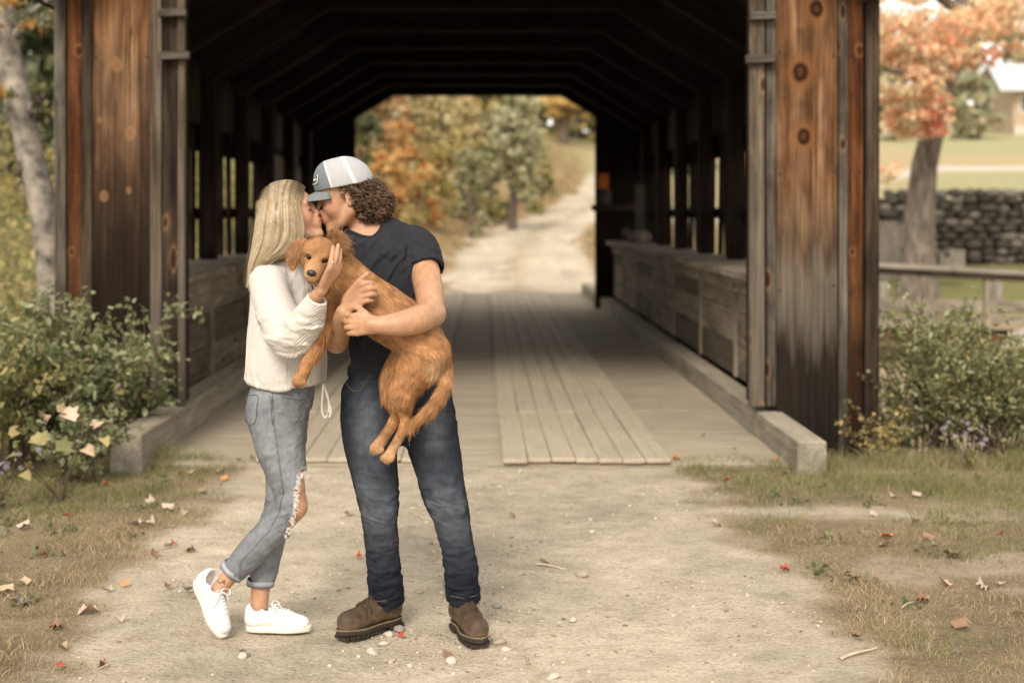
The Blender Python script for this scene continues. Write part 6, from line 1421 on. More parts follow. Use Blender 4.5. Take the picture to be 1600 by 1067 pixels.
def make_shoe(kind):
    """Meshes of one shoe in its own frame: toe along +x, sole on z = 0."""
    if kind == 'sneaker':
        L0, L1, w = 0.118, 0.148, 0.040
        fd = Field((-0.14, -0.07, 0.0), (0.17, 0.08, 0.13), 0.0025)
        fd.limb([(-0.082, 0, .050, .036), (-0.03, 0, .052, .037), (0.03, .002, .046, .038), (0.08, .005, .034, .037), (0.108, .006, .028, .032)], 0.012)
        fd.limb([(-0.083, 0, .05, .036), (-0.086, 0, .082, .034)], 0.02); fd.limb([(-0.045, 0, .06, .036), (-0.05, 0, .078, .034)], 0.02)
        fd.limb([(-0.01, 0, .07, .020), (0.05, .002, .058, .018)], 0.02)
        fd.limb([(-0.07, 0, .075, .031), (-0.062, 0, .13, .036)], 0.004, op='s'); fd.limb([(-0.045, 0, .08, .027), (-0.02, 0, .13, .028)], 0.004, op='s')
        fd.cut((0, 0, 0.018), (0, 0, -1), 0.002)
        V, Q = fd.mesh(1); N = normals(V, Q)
        V = wrinkle(V, N, 0.002, 0.03, (0, 1, 0), 41, ss(0, 0.06, V[:, 0]) * ss(.03, .045, V[:, 2]), 4)
        C = np.tile((0.70, 0.69, 0.675), (len(V), 1)); sm = (np.abs(V[:, 0] - 0.045 - (0.05 - V[:, 2]) * 0.6) < 0.0016) | (np.abs(V[:, 0] + 0.055 + (0.05 - V[:, 2]) * 0.5) < 0.0016)
        C[sm] = (0.52, 0.51, 0.50)
        up = mesh_np('sneaker', V, Q, True, C, MS_canvas)
        so = sole_mesh('sole', L0, L1, w, 0.0, 0.026, MS_rubber)
        la = []
        for k in range(5):
            x = -0.004 + k * 0.014; z = top_z(fd, x + .003) + .0015; hw = 0.016
            la.append(np.array([[x, -hw, z - 0.008], [x + .002, -hw * .4, z + 0.0015], [x + .004, hw * .4, z + 0.0015], [x + 0.006, hw, z - 0.008]]))
        v1, q1 = tubes(np.array([spline([R4(p, 0) for p in a], 4)[:, :3] for a in la]), 0.0028, 6)
        bows = []
        for sg in (-1, 1):
            bows.append(spline([R4(p, 0) for p in ((-0.01, 0, .100), (-0.012, sg * .018, .112), (0.0, sg * .040, .108), (0.012, sg * .036, .096), (0.002, sg * .012, .100), (-0.008, 0, .101))], 5)[:, :3])
            bows.append(spline([R4(p, 0) for p in ((-0.008, 0, .101), (0.004, sg * .014, .103), (0.016, sg * .026, .094), (0.028, sg * .034, .080), (0.034, sg * .038, .066), (0.038, sg * .039, .058))], 5)[:, :3])
        v2, q2 = tubes(np.array(bows), 0.0026, 6)
        return up, so, mesh_np('laces', *join([(v1, q1), (v2, q2)]), True, None, MS_lace), None
    L0, L1, w = 0.135, 0.175, 0.047
    fd = Field((-0.16, -0.075, 0.0), (0.2, 0.09, 0.21), 0.0025)
    fd.limb([(-0.088, 0, .070, .044), (-0.03, 0, .072, .046), (0.03, .002, .066, .045), (0.085, .005, .060, .043), (0.122, .007, .055, .042)], 0.012)
    fd.limb([(-0.075, 0, .08, .047), (-0.07, 0, .14, .049), (-0.072, 0, .20, .052)], 0.02); fd.limb([(-0.03, 0, .10, .034), (0.035, .002, .082, .03)], 0.02)
    fd.ell((0.112, .007, .062), (.049, .044, .036), k=0.01)
    fd.limb([(-0.07, 0, .16, .040), (-0.07, 0, .23, .043)], 0.004, op='s')
    fd.cut((0, 0, 0.026), (0, 0, -1), 0.002)
    V, Q = fd.mesh(1); N = normals(V, Q)
    V = wrinkle(V, N, 0.003, 0.03, (0, 1, 0.1), 43, ss(-.03, 0.03, V[:, 0]) * (1 - ss(.05, .075, V[:, 0])), 4)
    C = np.tile((0.070, 0.043, 0.023), (len(V), 1)) * (1 + 0.35 * fbm(V * 22, 44))[:, None]
    dust = ss(0.075, 0.03, V[:, 2]) * 0.35 * (1 + fbm(V * 30, 47)); C = C * (1 - dust[:, None]) + np.array((0.22, 0.17, 0.11)) * dust[:, None]
    sm = (np.abs(V[:, 0] - 0.062 - (0.08 - V[:, 2]) * 0.5) < 0.002) | (np.abs(V[:, 0] + 0.03 + (V[:, 2] - 0.05) * 0.35) < 0.0017)
    C[sm] *= 0.45
    up = mesh_np('boot', V, Q, True, C, MS_leather)
    so = sole_mesh('sole', L0, L1, w, 0.012, 0.032, MS_sole, spring=0.006)
    bl = [(x, 0.0, 0.0) for x in (-0.118, -0.098, -0.078, -0.058)] + [(x, .0, 0) for x in np.arange(0.0, 0.16, 0.022)]
    vv, qq = [], []
    for x, _, _ in bl:
        hw = np.interp(x, [-.13, -.08, 0, .07, .14, .17], [.034, .043, .044, .052, .044, .022]); zb = 0.0 if x < -0.03 else 0.002
        bx = np.array([[sx * 0.0075 + x, sy * hw + 0.01 * max(0, x) / .17, z] for z in (zb, 0.0135) for sx, sy in ((-1, -1), (1, -1), (1, 1), (-1, 1))])
        vv.append(bx); qq.append(np.array([[4, 5, 6, 7], [0, 1, 5, 4], [1, 2, 6, 5], [2, 3, 7, 6], [3, 0, 4, 7], [3, 2, 1, 0]]))
    welt = footprint(L0, L1, w, 60, -0.002)
    wv, wq = tubes(np.concatenate([np.column_stack([welt, 0.0325 + 0.006 * np.clip((welt[:, 0] - L1 * .35) / (L1 * .65), 0, 1) ** 2]), [[*welt[0], 0.0325]]])[None], 0.0035, 6)
    tread = mesh_np('tread', *join(list(zip(vv, qq))), False, None, MS_sole)
    wl_ = mesh_np('welt', wv, wq, True, np.tile((0.17, 0.12, 0.07), (len(wv), 1)), MS_leather)
    la = []
    for k in range(6):
        x = 0.066 - k * 0.017; z = top_z(fd, x) + .001; x2 = x - 0.015; hw = 0.019; z2 = top_z(fd, x2) + .001
        for sg in (-1, 1):
            la.append(np.array([[x, -hw * sg, z - 0.004], [x - .004, -hw * .35 * sg, z + .003], [x2 + .004, hw * .35 * sg, z2 + 0.003], [x2, hw * sg, z2 - 0.004]]))
    v1, q1 = tubes(np.array([spline([R4(p, 0) for p in a], 4)[:, :3] for a in la]), 0.0026, 6)
    return up, so, mesh_np('laces', v1, q1, True, None, MS_blace), (tread, wl_)

def place_shoe(name, meshes, parent, heel, toe, up=(0, 0, 1), flip=1, scale=1.0, base=0.0):
    """Set a shoe down with its sole's heel and toe ends at two points."""
    X = unit(np.asarray(toe) - np.asarray(heel)); Yv = unit(np.cross(up, X)); Z = np.cross(X, Yv)
    org = np.asarray(heel) + X * base * scale
    M = Matrix(((X[0], Yv[0] * flip, Z[0], org[0]), (X[1], Yv[1] * flip, Z[1], org[1]), (X[2], Yv[2] * flip, Z[2], org[2]), (0, 0, 0, 1)))
    M = M @ Matrix.Scale(scale, 4)
    o = link(name, meshes[0], parent); o.matrix_basis = Matrix.Translation(-Vector(parent.location)) @ M
    for nm, me in (('sole', meshes[1]), ('laces', meshes[2])) + ((('tread', meshes[3][0]), ('welt', meshes[3][1])) if meshes[3] else ()):
        c = bpy.data.objects.new(nm, me); COL.objects.link(c); c.parent = o
    return o

boot = make_shoe('boot')
hl, tl = P(622, 975, 5.43) * np.array([1, 1, 0]), P(536, 995, 5.245) * np.array([1, 1, 0])
place_shoe('boot', boot, man, hl, tl, base=0.125)
hl, tl = P(716, 975, 5.40) * np.array([1, 1, 0]), P(741, 998, 5.24) * np.array([1, 1, 0]); tl[1] = 5.22
place_shoe('boot', boot, man, hl, hl + unit(tl - hl) * 0.3, flip=-1, base=0.12)

# ================================================================== the woman
HW = Head(P(455.5, 340.5, 5.29), (0.927, -0.10, 0.36), (-0.375, 0.0, 0.927), 0.93)

def woman_legs(fd, g, far_cut=False):
    fd.limb(pts((440, 625, 5.36, .088 + g), (444, 690, 5.365, .080 + g), (440, 775, 5.37, .056 + g), (424, 840, 5.39, .052 + g), (407, 925, 5.375, .037 + g)), 0.02)
    fd.limb(pts((432, 628, 5.275, .100 + g), (436, 690, 5.26, .088 + g), (451, 750, 5.24, .066 + g), (459, 790, 5.235, .055 + g)), 0.02)
    fd.limb(pts((459, 792, 5.235, .055 + g), (437, 818, 5.25, .054 + g), (405, 850, 5.27, .052 + g), (370, 888, 5.285, .040 + g), (356, 903, 5.29, .034 + g)), 0.02)
    fd.limb(pts((438, 640, 5.32, .108 + g), (443, 590, 5.32, .098 + g)), 0.03, squash=((1, 0, 0), 0.92))
    fd.ell(P(414, 645, 5.29), (.07, .075, .085), (1, 0, 0), (0, 0, 1), 0.03); fd.ell(P(416, 645, 5.37), (.065, .07, .08), (1, 0, 0), (0, 0, 1), 0.03)

woman = empty('person', P(430, 985, 5.35) * np.array([1, 1, 0]), 'blonde woman in a white ribbed sweater, ripped grey jeans and white sneakers, cupping the dog’s face', 'person')
woman['label'] = 'blonde woman in a white sweater, ripped pale jeans and white sneakers, kissing the man'
fd = Field((P(325, 0, 5.3)[0], 4.80, 0.035), (P(540, 0, 5.1)[0], 5.50, P(0, 290, 5.3)[2]), 0.0036)
fd.limb(pts((438, 630, 5.32, .095), (443, 580, 5.32, .088), (442, 520, 5.32, .092), (438, 465, 5.315, .098), (434, 430, 5.31, .085)), 0.02)
fd.limb(pts((424, 432, 5.215, .045), (434, 422, 5.31, .05), (440, 432, 5.41, .045)), 0.02)
fd.limb(pts((436, 425, 5.315, .056), (441, 395, 5.31, .048), (449, 365, 5.30, .047), (452, 345, 5.295, .05)), 0.02)
woman_legs(fd, -0.008)
fd.limb(pts((356, 903, 5.29, .030), (342, 922, 5.295, .030), (338, 945, 5.30, .032)), 0.01); fd.limb(pts((407, 915, 5.375, .036), (405, 945, 5.37, .033), (402, 968, 5.37, .034)), 0.01)
fd.limb(pts((420, 437, 5.20, .042), (436, 485, 5.13, .040), (452, 522, 5.08, .036)), 0.01)
fd.limb(pts((452, 522, 5.08, .036), (475, 492, 5.00, .033), (492, 466, 4.945, .024), (500, 455, 4.925, .0215)), 0.01)
# her right hand along the dog's cheek
for kx, ky, kz in ((514, 421, 4.873), (519, 419, 4.885), (523.5, 421, 4.90), (526, 426, 4.915)):
    fd.limb(pts((502, 452, 4.92, .0165), (kx, ky, kz, .0115)), 0.010)
for row in (((514, 421, 4.873, .0098), (518, 404, 4.872, .0088), (520.5, 386, 4.888, .0068)),
            ((519.5, 419, 4.884, .0098), (525, 402, 4.882, .0088), (528.5, 383, 4.90, .0068)),
            ((524, 421, 4.90, .0092), (530, 406, 4.90, .0085), (533, 391, 4.912, .0066)),
            ((527, 426, 4.915, .0082), (532, 414, 4.917, .0075), (535, 402, 4.925, .006))):
    fd.limb(pts(*row), 0.002)
fd.limb(pts((504, 445, 4.905, .0155), (510, 431, 4.875, .0118), (515, 420, 4.852, .0098), (519, 410, 4.848, .0078)), 0.004)
HW.build(fd, False)
V, Q = fd.mesh(1)
C = HW.colour(V, (0.48, 0.28, 0.18), (0.46, 0.17, 0.15), (0.58, 0.25, 0.18))
px = to_px(V)
tat = (np.hypot((px[:, 0] - 347) / 1.5, px[:, 1] - 908) < 5) & (fbm(V * 260, 50, 2) > 0.0) & (V[:, 1] < 5.29)
C[tat] = (0.10, 0.08, 0.075)
for nx, ny, nz in ((519.5, 409, 4.842),):
    m_ = np.linalg.norm(V - P(nx, ny, nz), axis=1) < 0.0045; C[m_] = (0.56, 0.42, 0.40)
link('body', mesh_np('woman_body', V, Q, True, C, MS_skin), woman)
HW.face_hair(woman, (0.16, 0.09, 0.05), (0.015, 0.010, 0.008))

# sweater
fd = Field((P(365, 0, 5.2)[0], 4.90, P(0, 622, 5.3)[2]), (P(520, 0, 5.1)[0], 5.53, P(0, 400, 5.3)[2]), 0.004)
fd.limb(pts((446, 602, 5.31, .145), (447, 570, 5.31, .152), (446, 530, 5.31, .142), (443, 480, 5.31, .122), (437, 440, 5.31, .105), (436, 426, 5.31, .08)), 0.02)
fd.limb(pts((420, 440, 5.205, .062), (434, 425, 5.31, .055), (440, 437, 5.42, .06)), 0.03)
fd.limb(pts((420, 443, 5.195, .070), (430, 480, 5.145, .073), (447, 517, 5.09, .082), (460, 526, 5.06, .080), (476, 508, 5.01, .066), (488, 484, 4.965, .048), (492, 475, 4.955, .041)), 0.02)
fd.limb(pts((488, 483, 4.965, .040), (497, 464, 4.935, .037)), 0.006)
fd.limb(pts((440, 440, 5.42, .065), (452, 500, 5.44, .07), (480, 530, 5.40, .06)), 0.02)
sa = unit(P(503, 452, 4.925) - P(486, 486, 4.965)); fd.cut(P(496, 466, 4.94), sa, 0.003, near=0.07)
fd.limb(pts((494, 470, 4.945, .026), (502, 452, 4.925, .033)), 0.003, op='s')
fd.limb(pts((436, 432, 5.31, .062), (441, 395, 5.305, .075)), 0.006, op='s')
fd.cut(P(446, 607, 5.31), (-0.20, 0.0, -1), 0.006); fd.cut(P(446, 604, 5.31), (0.16, 0, -1), 0.006)
V, Q = fd.mesh(2); N = normals(V, Q); px = to_px(V)
slv = ss(5.18, 5.12, V[:, 1])
rib = np.where(slv > 0.5, (V[:, 2] * 0.80 - V[:, 0] * 0.45 + V[:, 1] * 0.35), np.arctan2(V[:, 1] - 5.31, V[:, 0] - P(446, 0, 5.31)[0]) * 0.14) * (2 * math.pi / 0.0068)
V = wrinkle(V, N, 0.009, 0.06, (0.55, -0.35, -0.1), 61, slv * ss(470, 500, px[:, 1]), 3.5)
V = wrinkle(V, N, 0.006, 0.06, (0.2, 0, 1), 63, (1 - slv), 4)
V = wrinkle(V, N, 0.006, 0.03, (0.05, 0, 1), 64, (1 - slv) * ss(575, 600, px[:, 1]), 3)
C = np.tile((0.575, 0.535, 0.49), (len(V), 1))
me = mesh_np('sweater', V, Q, True, C, MS_knit); ra = me.attributes.new('rib', 'FLOAT', 'POINT'); ra.data.foreach_set('value', rib.astype(np.float32))
sw = link('sweater', me, woman)
# hem drawstring with its bow loop
ds = [spline([R4(p, 0) for p in (P(505, 600, 5.22), P(510, 612, 5.20), P(514, 630, 5.19), P(513, 645, 5.19), P(507, 652, 5.19), P(503, 640, 5.19), P(504, 618, 5.2), P(505, 602, 5.21))], 5)[:, :3],
      spline([R4(p, 0) for p in (P(505, 600, 5.22), P(508, 608, 5.21), P(511, 618, 5.2), P(514, 628, 5.195), P(516, 636, 5.19), P(517, 642, 5.19), P(516, 648, 5.19), P(515, 652, 5.19))], 5)[:, :3]]
v, q = tubes(np.array(ds), 0.0042, 6); link('drawstring', mesh_np('drawstring', v, q, True, np.tile((0.70, 0.66, 0.61), (len(v), 1)), MS_canvas), sw)

# jeans with the torn knee
fd = Field((P(335, 0, 5.2)[0], 5.10, 0.11), (P(505, 0, 5.2)[0], 5.53, P(0, 580, 5.3)[2]), 0.0037)
woman_legs(fd, 0.004)
fd.limb(pts((442, 615, 5.32, .116), (444, 575, 5.32, .108)), 0.02)
fd.limb(pts((405, 850, 5.27, .056), (374, 882, 5.285, .048), (366, 890, 5.288, .0465)), 0.01); fd.limb(pts((414, 880, 5.385, .052), (408, 912, 5.378, .049)), 0.01)
d1 = unit(P(356, 903, 5.29) - P(400, 855, 5.27)); fd.cut(P(363, 892, 5.288), d1, 0.003, near=0.1); fd.cut(P(407, 915, 5.375), (-0.05, 0, -1), 0.003, near=0.09)
fd.limb(pts((378, 880, 5.282, .036), (350, 908, 5.29, .042)), 0.003, op='s'); fd.limb(pts((410, 900, 5.38, .038), (406, 930, 5.375, .043)), 0.003, op='s')
fd.cut(P(444, 580, 5.3), (0, 0, 1), 0.003)
V, Q = fd.mesh(1); N = normals(V, Q); px = to_px(V)
kn = np.exp(-((px[:, 1] - 800) / 35) ** 2); hip = np.exp(-((px[:, 1] - 650) / 50) ** 2)
V = wrinkle(V, N, 0.005, 0.04, (0.9, 0, 0.45), 71, kn, 4); V = wrinkle(V, N, 0.0045, 0.04, (0.95, 0, -0.15), 72, hip * ss(415, 450, px[:, 0]), 5)
V = wrinkle(V, N, 0.0025, 0.05, (0.5, 0, 0.6), 73, 1.0, 3)
jag = 3.5 * fbm(V * 90, 75, 2)
lx = np.interp(px[:, 1], [728, 745, 765, 800, 838], [476, 467, 462.5, 460, 446]) + jag
near = V[:, 1] < 5.335
hole = near & (px[:, 1] > 735 + jag) & (px[:, 1] < 836 + 0.6 * jag) & (px[:, 0] > lx)
hole2 = (~near) & (px[:, 1] > 694 + jag) & (px[:, 1] < 716 + jag) & (px[:, 0] > 478)
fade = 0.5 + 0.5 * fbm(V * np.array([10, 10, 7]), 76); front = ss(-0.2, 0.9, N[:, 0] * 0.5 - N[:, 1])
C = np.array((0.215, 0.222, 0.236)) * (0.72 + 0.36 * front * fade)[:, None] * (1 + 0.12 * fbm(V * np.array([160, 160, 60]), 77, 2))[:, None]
edge_d = np.abs(px[:, 0] - lx); nearhole = near & (px[:, 1] > 728) & (px[:, 1] < 845) & (edge_d < 3.0)
C[nearhole] = C[nearhole] * 0.4 + np.array((0.5, 0.49, 0.47)) * 0.6
out_seam = np.abs(px[:, 0] - np.interp(px[:, 1], [600, 660, 720, 770, 800, 830, 880], [425, 428, 436, 443, 436, 420, 375])) < 1.3
C[out_seam & near & (N[:, 1] < -0.3)] *= 0.62
V2, Q2, C2 = drop(V, Q, ~(hole | hole2), C)
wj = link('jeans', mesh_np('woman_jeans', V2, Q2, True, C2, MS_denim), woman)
st = []
for pl in ([(384, 618), (384, 630), (383, 655), (390, 664), (399, 657), (401, 635), (402, 618), (386, 618)], [(421, 618), (423, 625), (424, 645), (426, 665)], [(440, 620), (462, 624), (478, 624)], [(425, 619), (426, 627), (426, 640)]):
    sp = spline([R4((a, b, 0), 0) for a, b in pl], 6)[:, :2]
    v, q = tubes(on_surf(fd, sp, 5.25, 0.004)[None], 0.0013, 5)
    link('seam_stitching', mesh_np('seam', v, q, True, np.tile((0.10, 0.11, 0.13), (len(v), 1)), MS_denim), wj)
# rolled cuffs
for nm, (c0, ax, rr) in {'a': (P(361, 894, 5.288), d1, .0475), 'b': (P(407.5, 913, 5.376), np.array((-0.05, 0.02, -1)), .0505)}.items():
    ax = unit(ax); e1 = unit(np.cross(ax, (0, 1, 0.1))); e2 = np.cross(ax, e1); parts = []
    prof = [(-0.021, -0.003), (-0.022, 0.001), (-0.012, 0.002), (-0.002, 0.002), (0.001, 0.0005), (0.001, -0.004), (-0.01, -0.006)]
    A = np.linspace(0, 2 * math.pi, 41)[:-1]; v = []
    for a_, r_ in prof:
        wob = 0.0016 * np.sin(A * 5 + a_ * 90); v.append(c0 + np.outer(np.cos(A) * (rr + r_ + wob), e1) + np.outer(np.sin(A) * (rr + r_ + wob), e2) + np.outer(a_ + 0.002 * np.sin(A * 3), ax))
    v = np.concatenate(v); j = np.arange(40); j2 = (j + 1) % 40
    q = np.concatenate([np.stack([k * 40 + j, k * 40 + j2, k * 40 + 40 + j2, k * 40 + 40 + j], 1) for k in range(len(prof) - 1)])
    cc = np.tile((0.33, 0.34, 0.36), (len(v), 1)); cc[3 * 40:] = (0.15, 0.15, 0.17); cc[:40] = (0.16, 0.17, 0.19)
    link('cuff', mesh_np('cuff', v, q, True, cc, MS_denim), wj)
# frayed threads round the hole
th = []
for i in range(150):
    y0 = rnd.uniform(735, 838); x0 = np.interp(y0, [728, 745, 765, 800, 838], [476, 467, 462.5, 460, 446]) + rnd.uniform(-2.5, 2.5)
    a = on_surf(fd, [(x0, y0)], 5.25, 0.003)[0]
    dx, dz = rnd.uniform(0.002, 0.014), rnd.uniform(-0.016, 0.004)
    th.append([a, a + np.array((dx * .5, -0.004, dz * .3)), a + np.array((dx, rnd.uniform(-.006, 0.002), dz))])
v, q = strands(np.array(th), 0.0022, 0.001, np.tile((0, -1, 0.1), (len(th), 1)))
link('frayed_threads', mesh_np('fray', v, q, True, np.tile((0.62, 0.60, 0.57), (len(v), 1)), MS_denim), wj)

# sneakers
snk = make_shoe('sneaker')
hl, tl = P(388, 985, 5.345), P(489, 985, 5.335); hl[2] = tl[2] = 0
place_shoe('sneaker', snk, woman, hl, tl, base=0.108, scale=0.93)
hl, tl = P(308.5, 912, 5.335), P(349, 986, 5.255); tl[2] = 0.004
place_shoe('sneaker', snk, woman, hl, tl, up=(0.72, -0.55, 0.35), flip=-1, base=0.100, scale=0.93)
for c0, rr in ((P(403, 953, 5.37), .0365), (P(337.5, 930, 5.30), .035)):
    A = np.linspace(0, 2 * math.pi, 31); v, q = tubes((c0 + np.column_stack([np.cos(A) * rr, np.sin(A) * rr, 0.010 * np.cos(A) * (1 if c0[0] > -0.95 else -2.2)]))[None], 0.004, 6)
    link('sock', mesh_np('sock', v, q, True, np.tile((0.2, 0.2, 0.2), (len(v), 1)), MS_canvas), woman)

# long straight hair: guides, a core grown round them, and fine strands over it
G = [((461, 301, 5.285), (464, 322, 5.215), (469.5, 350, 5.205), (469, 372, 5.20), (457, 389, 5.20), (438, 403, 5.195)),
     ((457, 296, 5.285), (458, 322, 5.205), (462, 352, 5.195), (460, 378, 5.19), (444, 396, 5.185), (416, 411, 5.19)),
     ((448, 293.5, 5.285), (449, 322, 5.20), (451, 355, 5.19), (445, 381, 5.18), (427, 400, 5.18), (404, 420, 5.20)),
     ((440, 294.5, 5.285), (435, 325, 5.20), (434, 360, 5.19), (427, 386, 5.185), (411, 406, 5.195), (398, 434, 5.22)),
     ((431, 298, 5.285), (421, 330, 5.21), (418, 362, 5.20), (412, 389, 5.20), (402, 414, 5.21), (394, 448, 5.23)),
     ((425, 305, 5.29), (411, 333, 5.25), (406, 362, 5.24), (402, 390, 5.235), (396, 416, 5.235), (391, 456, 5.25)),
     ((424, 310, 5.31), (408, 338, 5.31), (402, 365, 5.31), (399, 392, 5.30), (394, 420, 5.29), (390, 455, 5.28))]
gp = np.array([[P(*p) for p in g] for g in G])
far = gp[:6][::-1].copy(); far[:, :, 1] = 2 * 5.292 - far[:, :, 1]; far[:, :, 0] *= far[:, :, 1] / (2 * 5.292 - far[:, :, 1])
allg = np.concatenate([gp, far]); dense = np.array([spline([R4(p, 0) for p in g], 5)[:, :3] for g in allg])
fd = Field(dense.reshape(-1, 3).min(0) - .03, dense.reshape(-1, 3).max(0) + .03, 0.004)
for g in dense[:13]:
    n_ = len(g); fd.limb([R4(p, r) for p, r in zip(g, np.interp(np.arange(n_) / (n_ - 1), [0, .25, .7, 1], [.013, .017, .016, .006]))], 0.012, n=1)
fd.ell(HW.L(-0.02, 0.062), (.089, .071, .080), HW.F, HW.U, 0.02)
fd.cut(HW.L(0.078, 0.07), HW.F - 0.25 * HW.U, 0.006, near=0.08)
V, Q = fd.mesh(2)
wh = link('hair', mesh_np('woman_hair', V, Q, True, np.tile((0.23, 0.155, 0.08), (len(V), 1)) * (1 + 0.3 * vnoise(V * np.array([90, 90, 12]), 5))[:, None], MS_hair), woman)
S = 9000; u = np.concatenate([rng.uniform(0, 6, int(S * .8)), rng.uniform(6, 12, S - int(S * .8))]); i0 = np.clip(u.astype(int), 0, 11); fr = (u - i0)[:, None, None]
pa = (dense[i0] * (1 - fr) + dense[np.minimum(i0 + 1, 12)] * fr)[:, ::2]
K = pa.shape[1]; t = np.linspace(0, 1, K)
axis = np.array([P(440, 300, 5.29) * (1 - a) + P(437, 405, 5.30) * a for a in t]); outw = pa - axis[None]; outw[:, :, 2] *= 0.3; outw /= np.linalg.norm(outw, axis=2, keepdims=True)
pa = pa + outw * (np.interp(t, [0, .25, .7, 1], [.0135, .0172, .0165, .006])[None, :, None] + rng.uniform(-0.001, 0.0035, (S, 1, 1)))
clump = vnoise(np.column_stack([u * 5.0, np.zeros(S), np.zeros(S)]), 9)[:, None, None]
pa += np.cumsum(rng.normal(size=(S, K, 3)), 1) * 0.00045 + rng.normal(size=(S, 1, 3)) * 0.0018 * t[None, :, None] ** 2 + outw * clump * 0.003
fly = rng.random(S) < 0.014; pa[fly] += np.cumsum(rng.normal(size=(fly.sum(), K, 3)) * .4 + rng.normal(size=(fly.sum(), 1, 3)) * .5, 1) * 0.0011 + outw[fly] * (0.006 * t[None, :, None])
f_, u_, d_ = HW.inv(pa.reshape(-1, 3)); q_ = np.stack([(f_ + 0.012) / 0.112, (u_ - 0.052) / 0.101, d_ / 0.089], 1); r_ = np.linalg.norm(q_, axis=1)
lift_ = rng.uniform(1.03, 1.075, (S, 1)).repeat(K, 1).ravel(); sc_ = np.where((r_ < lift_) & (u_ > -0.02), lift_ / np.maximum(r_, 0.3), 1.0)
pa = (HW.O + HW.sc * (np.outer((f_ + 0.012) * sc_ - 0.012, HW.F) + np.outer((u_ - 0.052) * sc_ + 0.052, HW.U) + np.outer(d_ * sc_, HW.S))).reshape(S, K, 3)
v, q = strands(pa, 0.0016, 0.0009, outw)
tone = np.clip(0.5 + 0.38 * clump[:, 0, 0] + 0.14 * rng.normal(size=S), 0, 1)[:, None]
cs = np.array((0.17, 0.115, 0.062)) * (1 - tone) + np.array((0.50, 0.395, 0.25)) * tone
cc = np.repeat(cs, K * 2, 0) * np.repeat(np.tile(np.interp(t, [0, .2, 1], [0.8, 1.0, 1.05]), S), 2)[:, None]
tag(link('strands', mesh_np('strands', v, q, True, cc, MS_hair), wh), kind='stuff')
# ================================================================== the dog
dog = empty('dog', P(560, 520, 5.05), 'red golden retriever puppy held in the man’s arms with its face cupped', 'dog')
dog['label'] = 'young reddish golden dog cradled between the couple, looking at the viewer'
def dog_form(fd, g=0.0):
    fd.limb(pts((524, 410, 5.02, .058 + g), (540, 435, 5.055, .076 + g), (565, 462, 5.07, .088 + g), (600, 488, 5.065, .094 + g), (640, 516, 5.06, .090 + g), (662, 545, 5.06, .086 + g), (668, 566, 5.06, .078 + g)), 0.02)
    fd.limb(pts((518, 440, 5.05, .060 + g), (513, 475, 5.05, .046 + g), (506, 510, 5.045, .034 + g)), 0.02)
    fd.limb(pts((506, 510, 5.045, .034 + g), (495, 540, 5.03, .026 + g), (482, 566, 5.015, .021 + g), (473, 585, 5.005, .022 + g), (467, 595, 5.0, .022 + g)), 0.01)
    # haunches and the two hanging hind legs
    fd.limb(pts((668, 552, 5.03, .075 + g), (650, 575, 5.02, .072 + g), (632, 598, 5.01, .058 + g), (627, 618, 5.0, .046 + g)), 0.02)
    fd.limb(pts((627, 618, 5.0, .044 + g), (632, 640, 5.0, .026 + g), (635, 656, 5.0, .019 + g)), 0.012)
    fd.limb(pts((635, 656, 5.0, .018 + g), (624, 682, 4.985, .0155 + g), (611, 706, 4.97, .0175 + g), (605, 715, 4.96, .0195 + g)), 0.008)
    fd.limb(pts((640, 560, 5.10, .070 + g), (618, 590, 5.09, .052 + g), (613, 618, 5.08, .038 + g)), 0.02)
    fd.limb(pts((613, 618, 5.08, .036 + g), (620, 640, 5.085, .024 + g), (617, 655, 5.08, .0195 + g), (600, 682, 5.06, .018 + g), (588, 700, 5.05, .0215 + g)), 0.01)
    fd.limb(pts((684, 545, 5.10, .030 + g), (695, 572, 5.06, .022 + g), (693, 606, 5.0, .020 + g), (674, 638, 4.965, .018 + g), (645, 662, 4.955, .010 + g)), 0.02)
    # head
    HD.ell(fd, 0.0, 0.016, 0, (.058, .064, .056), g); HD.ell(fd, -0.02, -0.008, 0, (.058, .066, .056), g)
    for d in (-1, 1):
        HD.ell(fd, 0.012, -0.020, d * .030, (.036, .028, .030), g)
    fd.limb([R4(HD.L(0.03, -0.012), .041 + g), R4(HD.L(0.062, -0.026), .035 + g), R4(HD.L(0.086, -0.036), .029 + g)], 0.014)
    fd.limb([R4(HD.L(0.03, -0.044), .028 + g), R4(HD.L(0.072, -0.060), .019 + g)], 0.008)
    for d in (-1, 1):
        HD.ell(fd, 0.036, 0.022, d * .024, (.020, .018, .010), g)      # brow
class DogHead(Head):
    def ell(s, fd, f, u, d, rad, g, op='u', k=0.014):
        fd.ell(s.L(f, u, d), [r + g for r in rad], s.F, s.U, k, op)
HD = DogHead(P(499, 402, 4.965), (-0.10, -0.955, -0.27), (0.20, -0.30, 0.95), 1.0)

fd = Field((P(440, 0, 5.0)[0], 4.80, P(0, 732, 5.0)[2]), (P(715, 0, 5.1)[0], 5.24, P(0, 355, 5.0)[2]), 0.0038)
dog_form(fd)
for d in (-1, 1): fd.ell(HD.L(0.053, 0.010, d * 0.0275), (.010, .012, .009), HD.F, HD.U, 0.004, 's')
fd.limb([R4(HD.L(0.092, -0.062, -0.018), .0025), R4(HD.L(0.107, -0.056, 0), .0025), R4(HD.L(0.092, -0.062, 0.018), .0025)], 0.002, op='s')
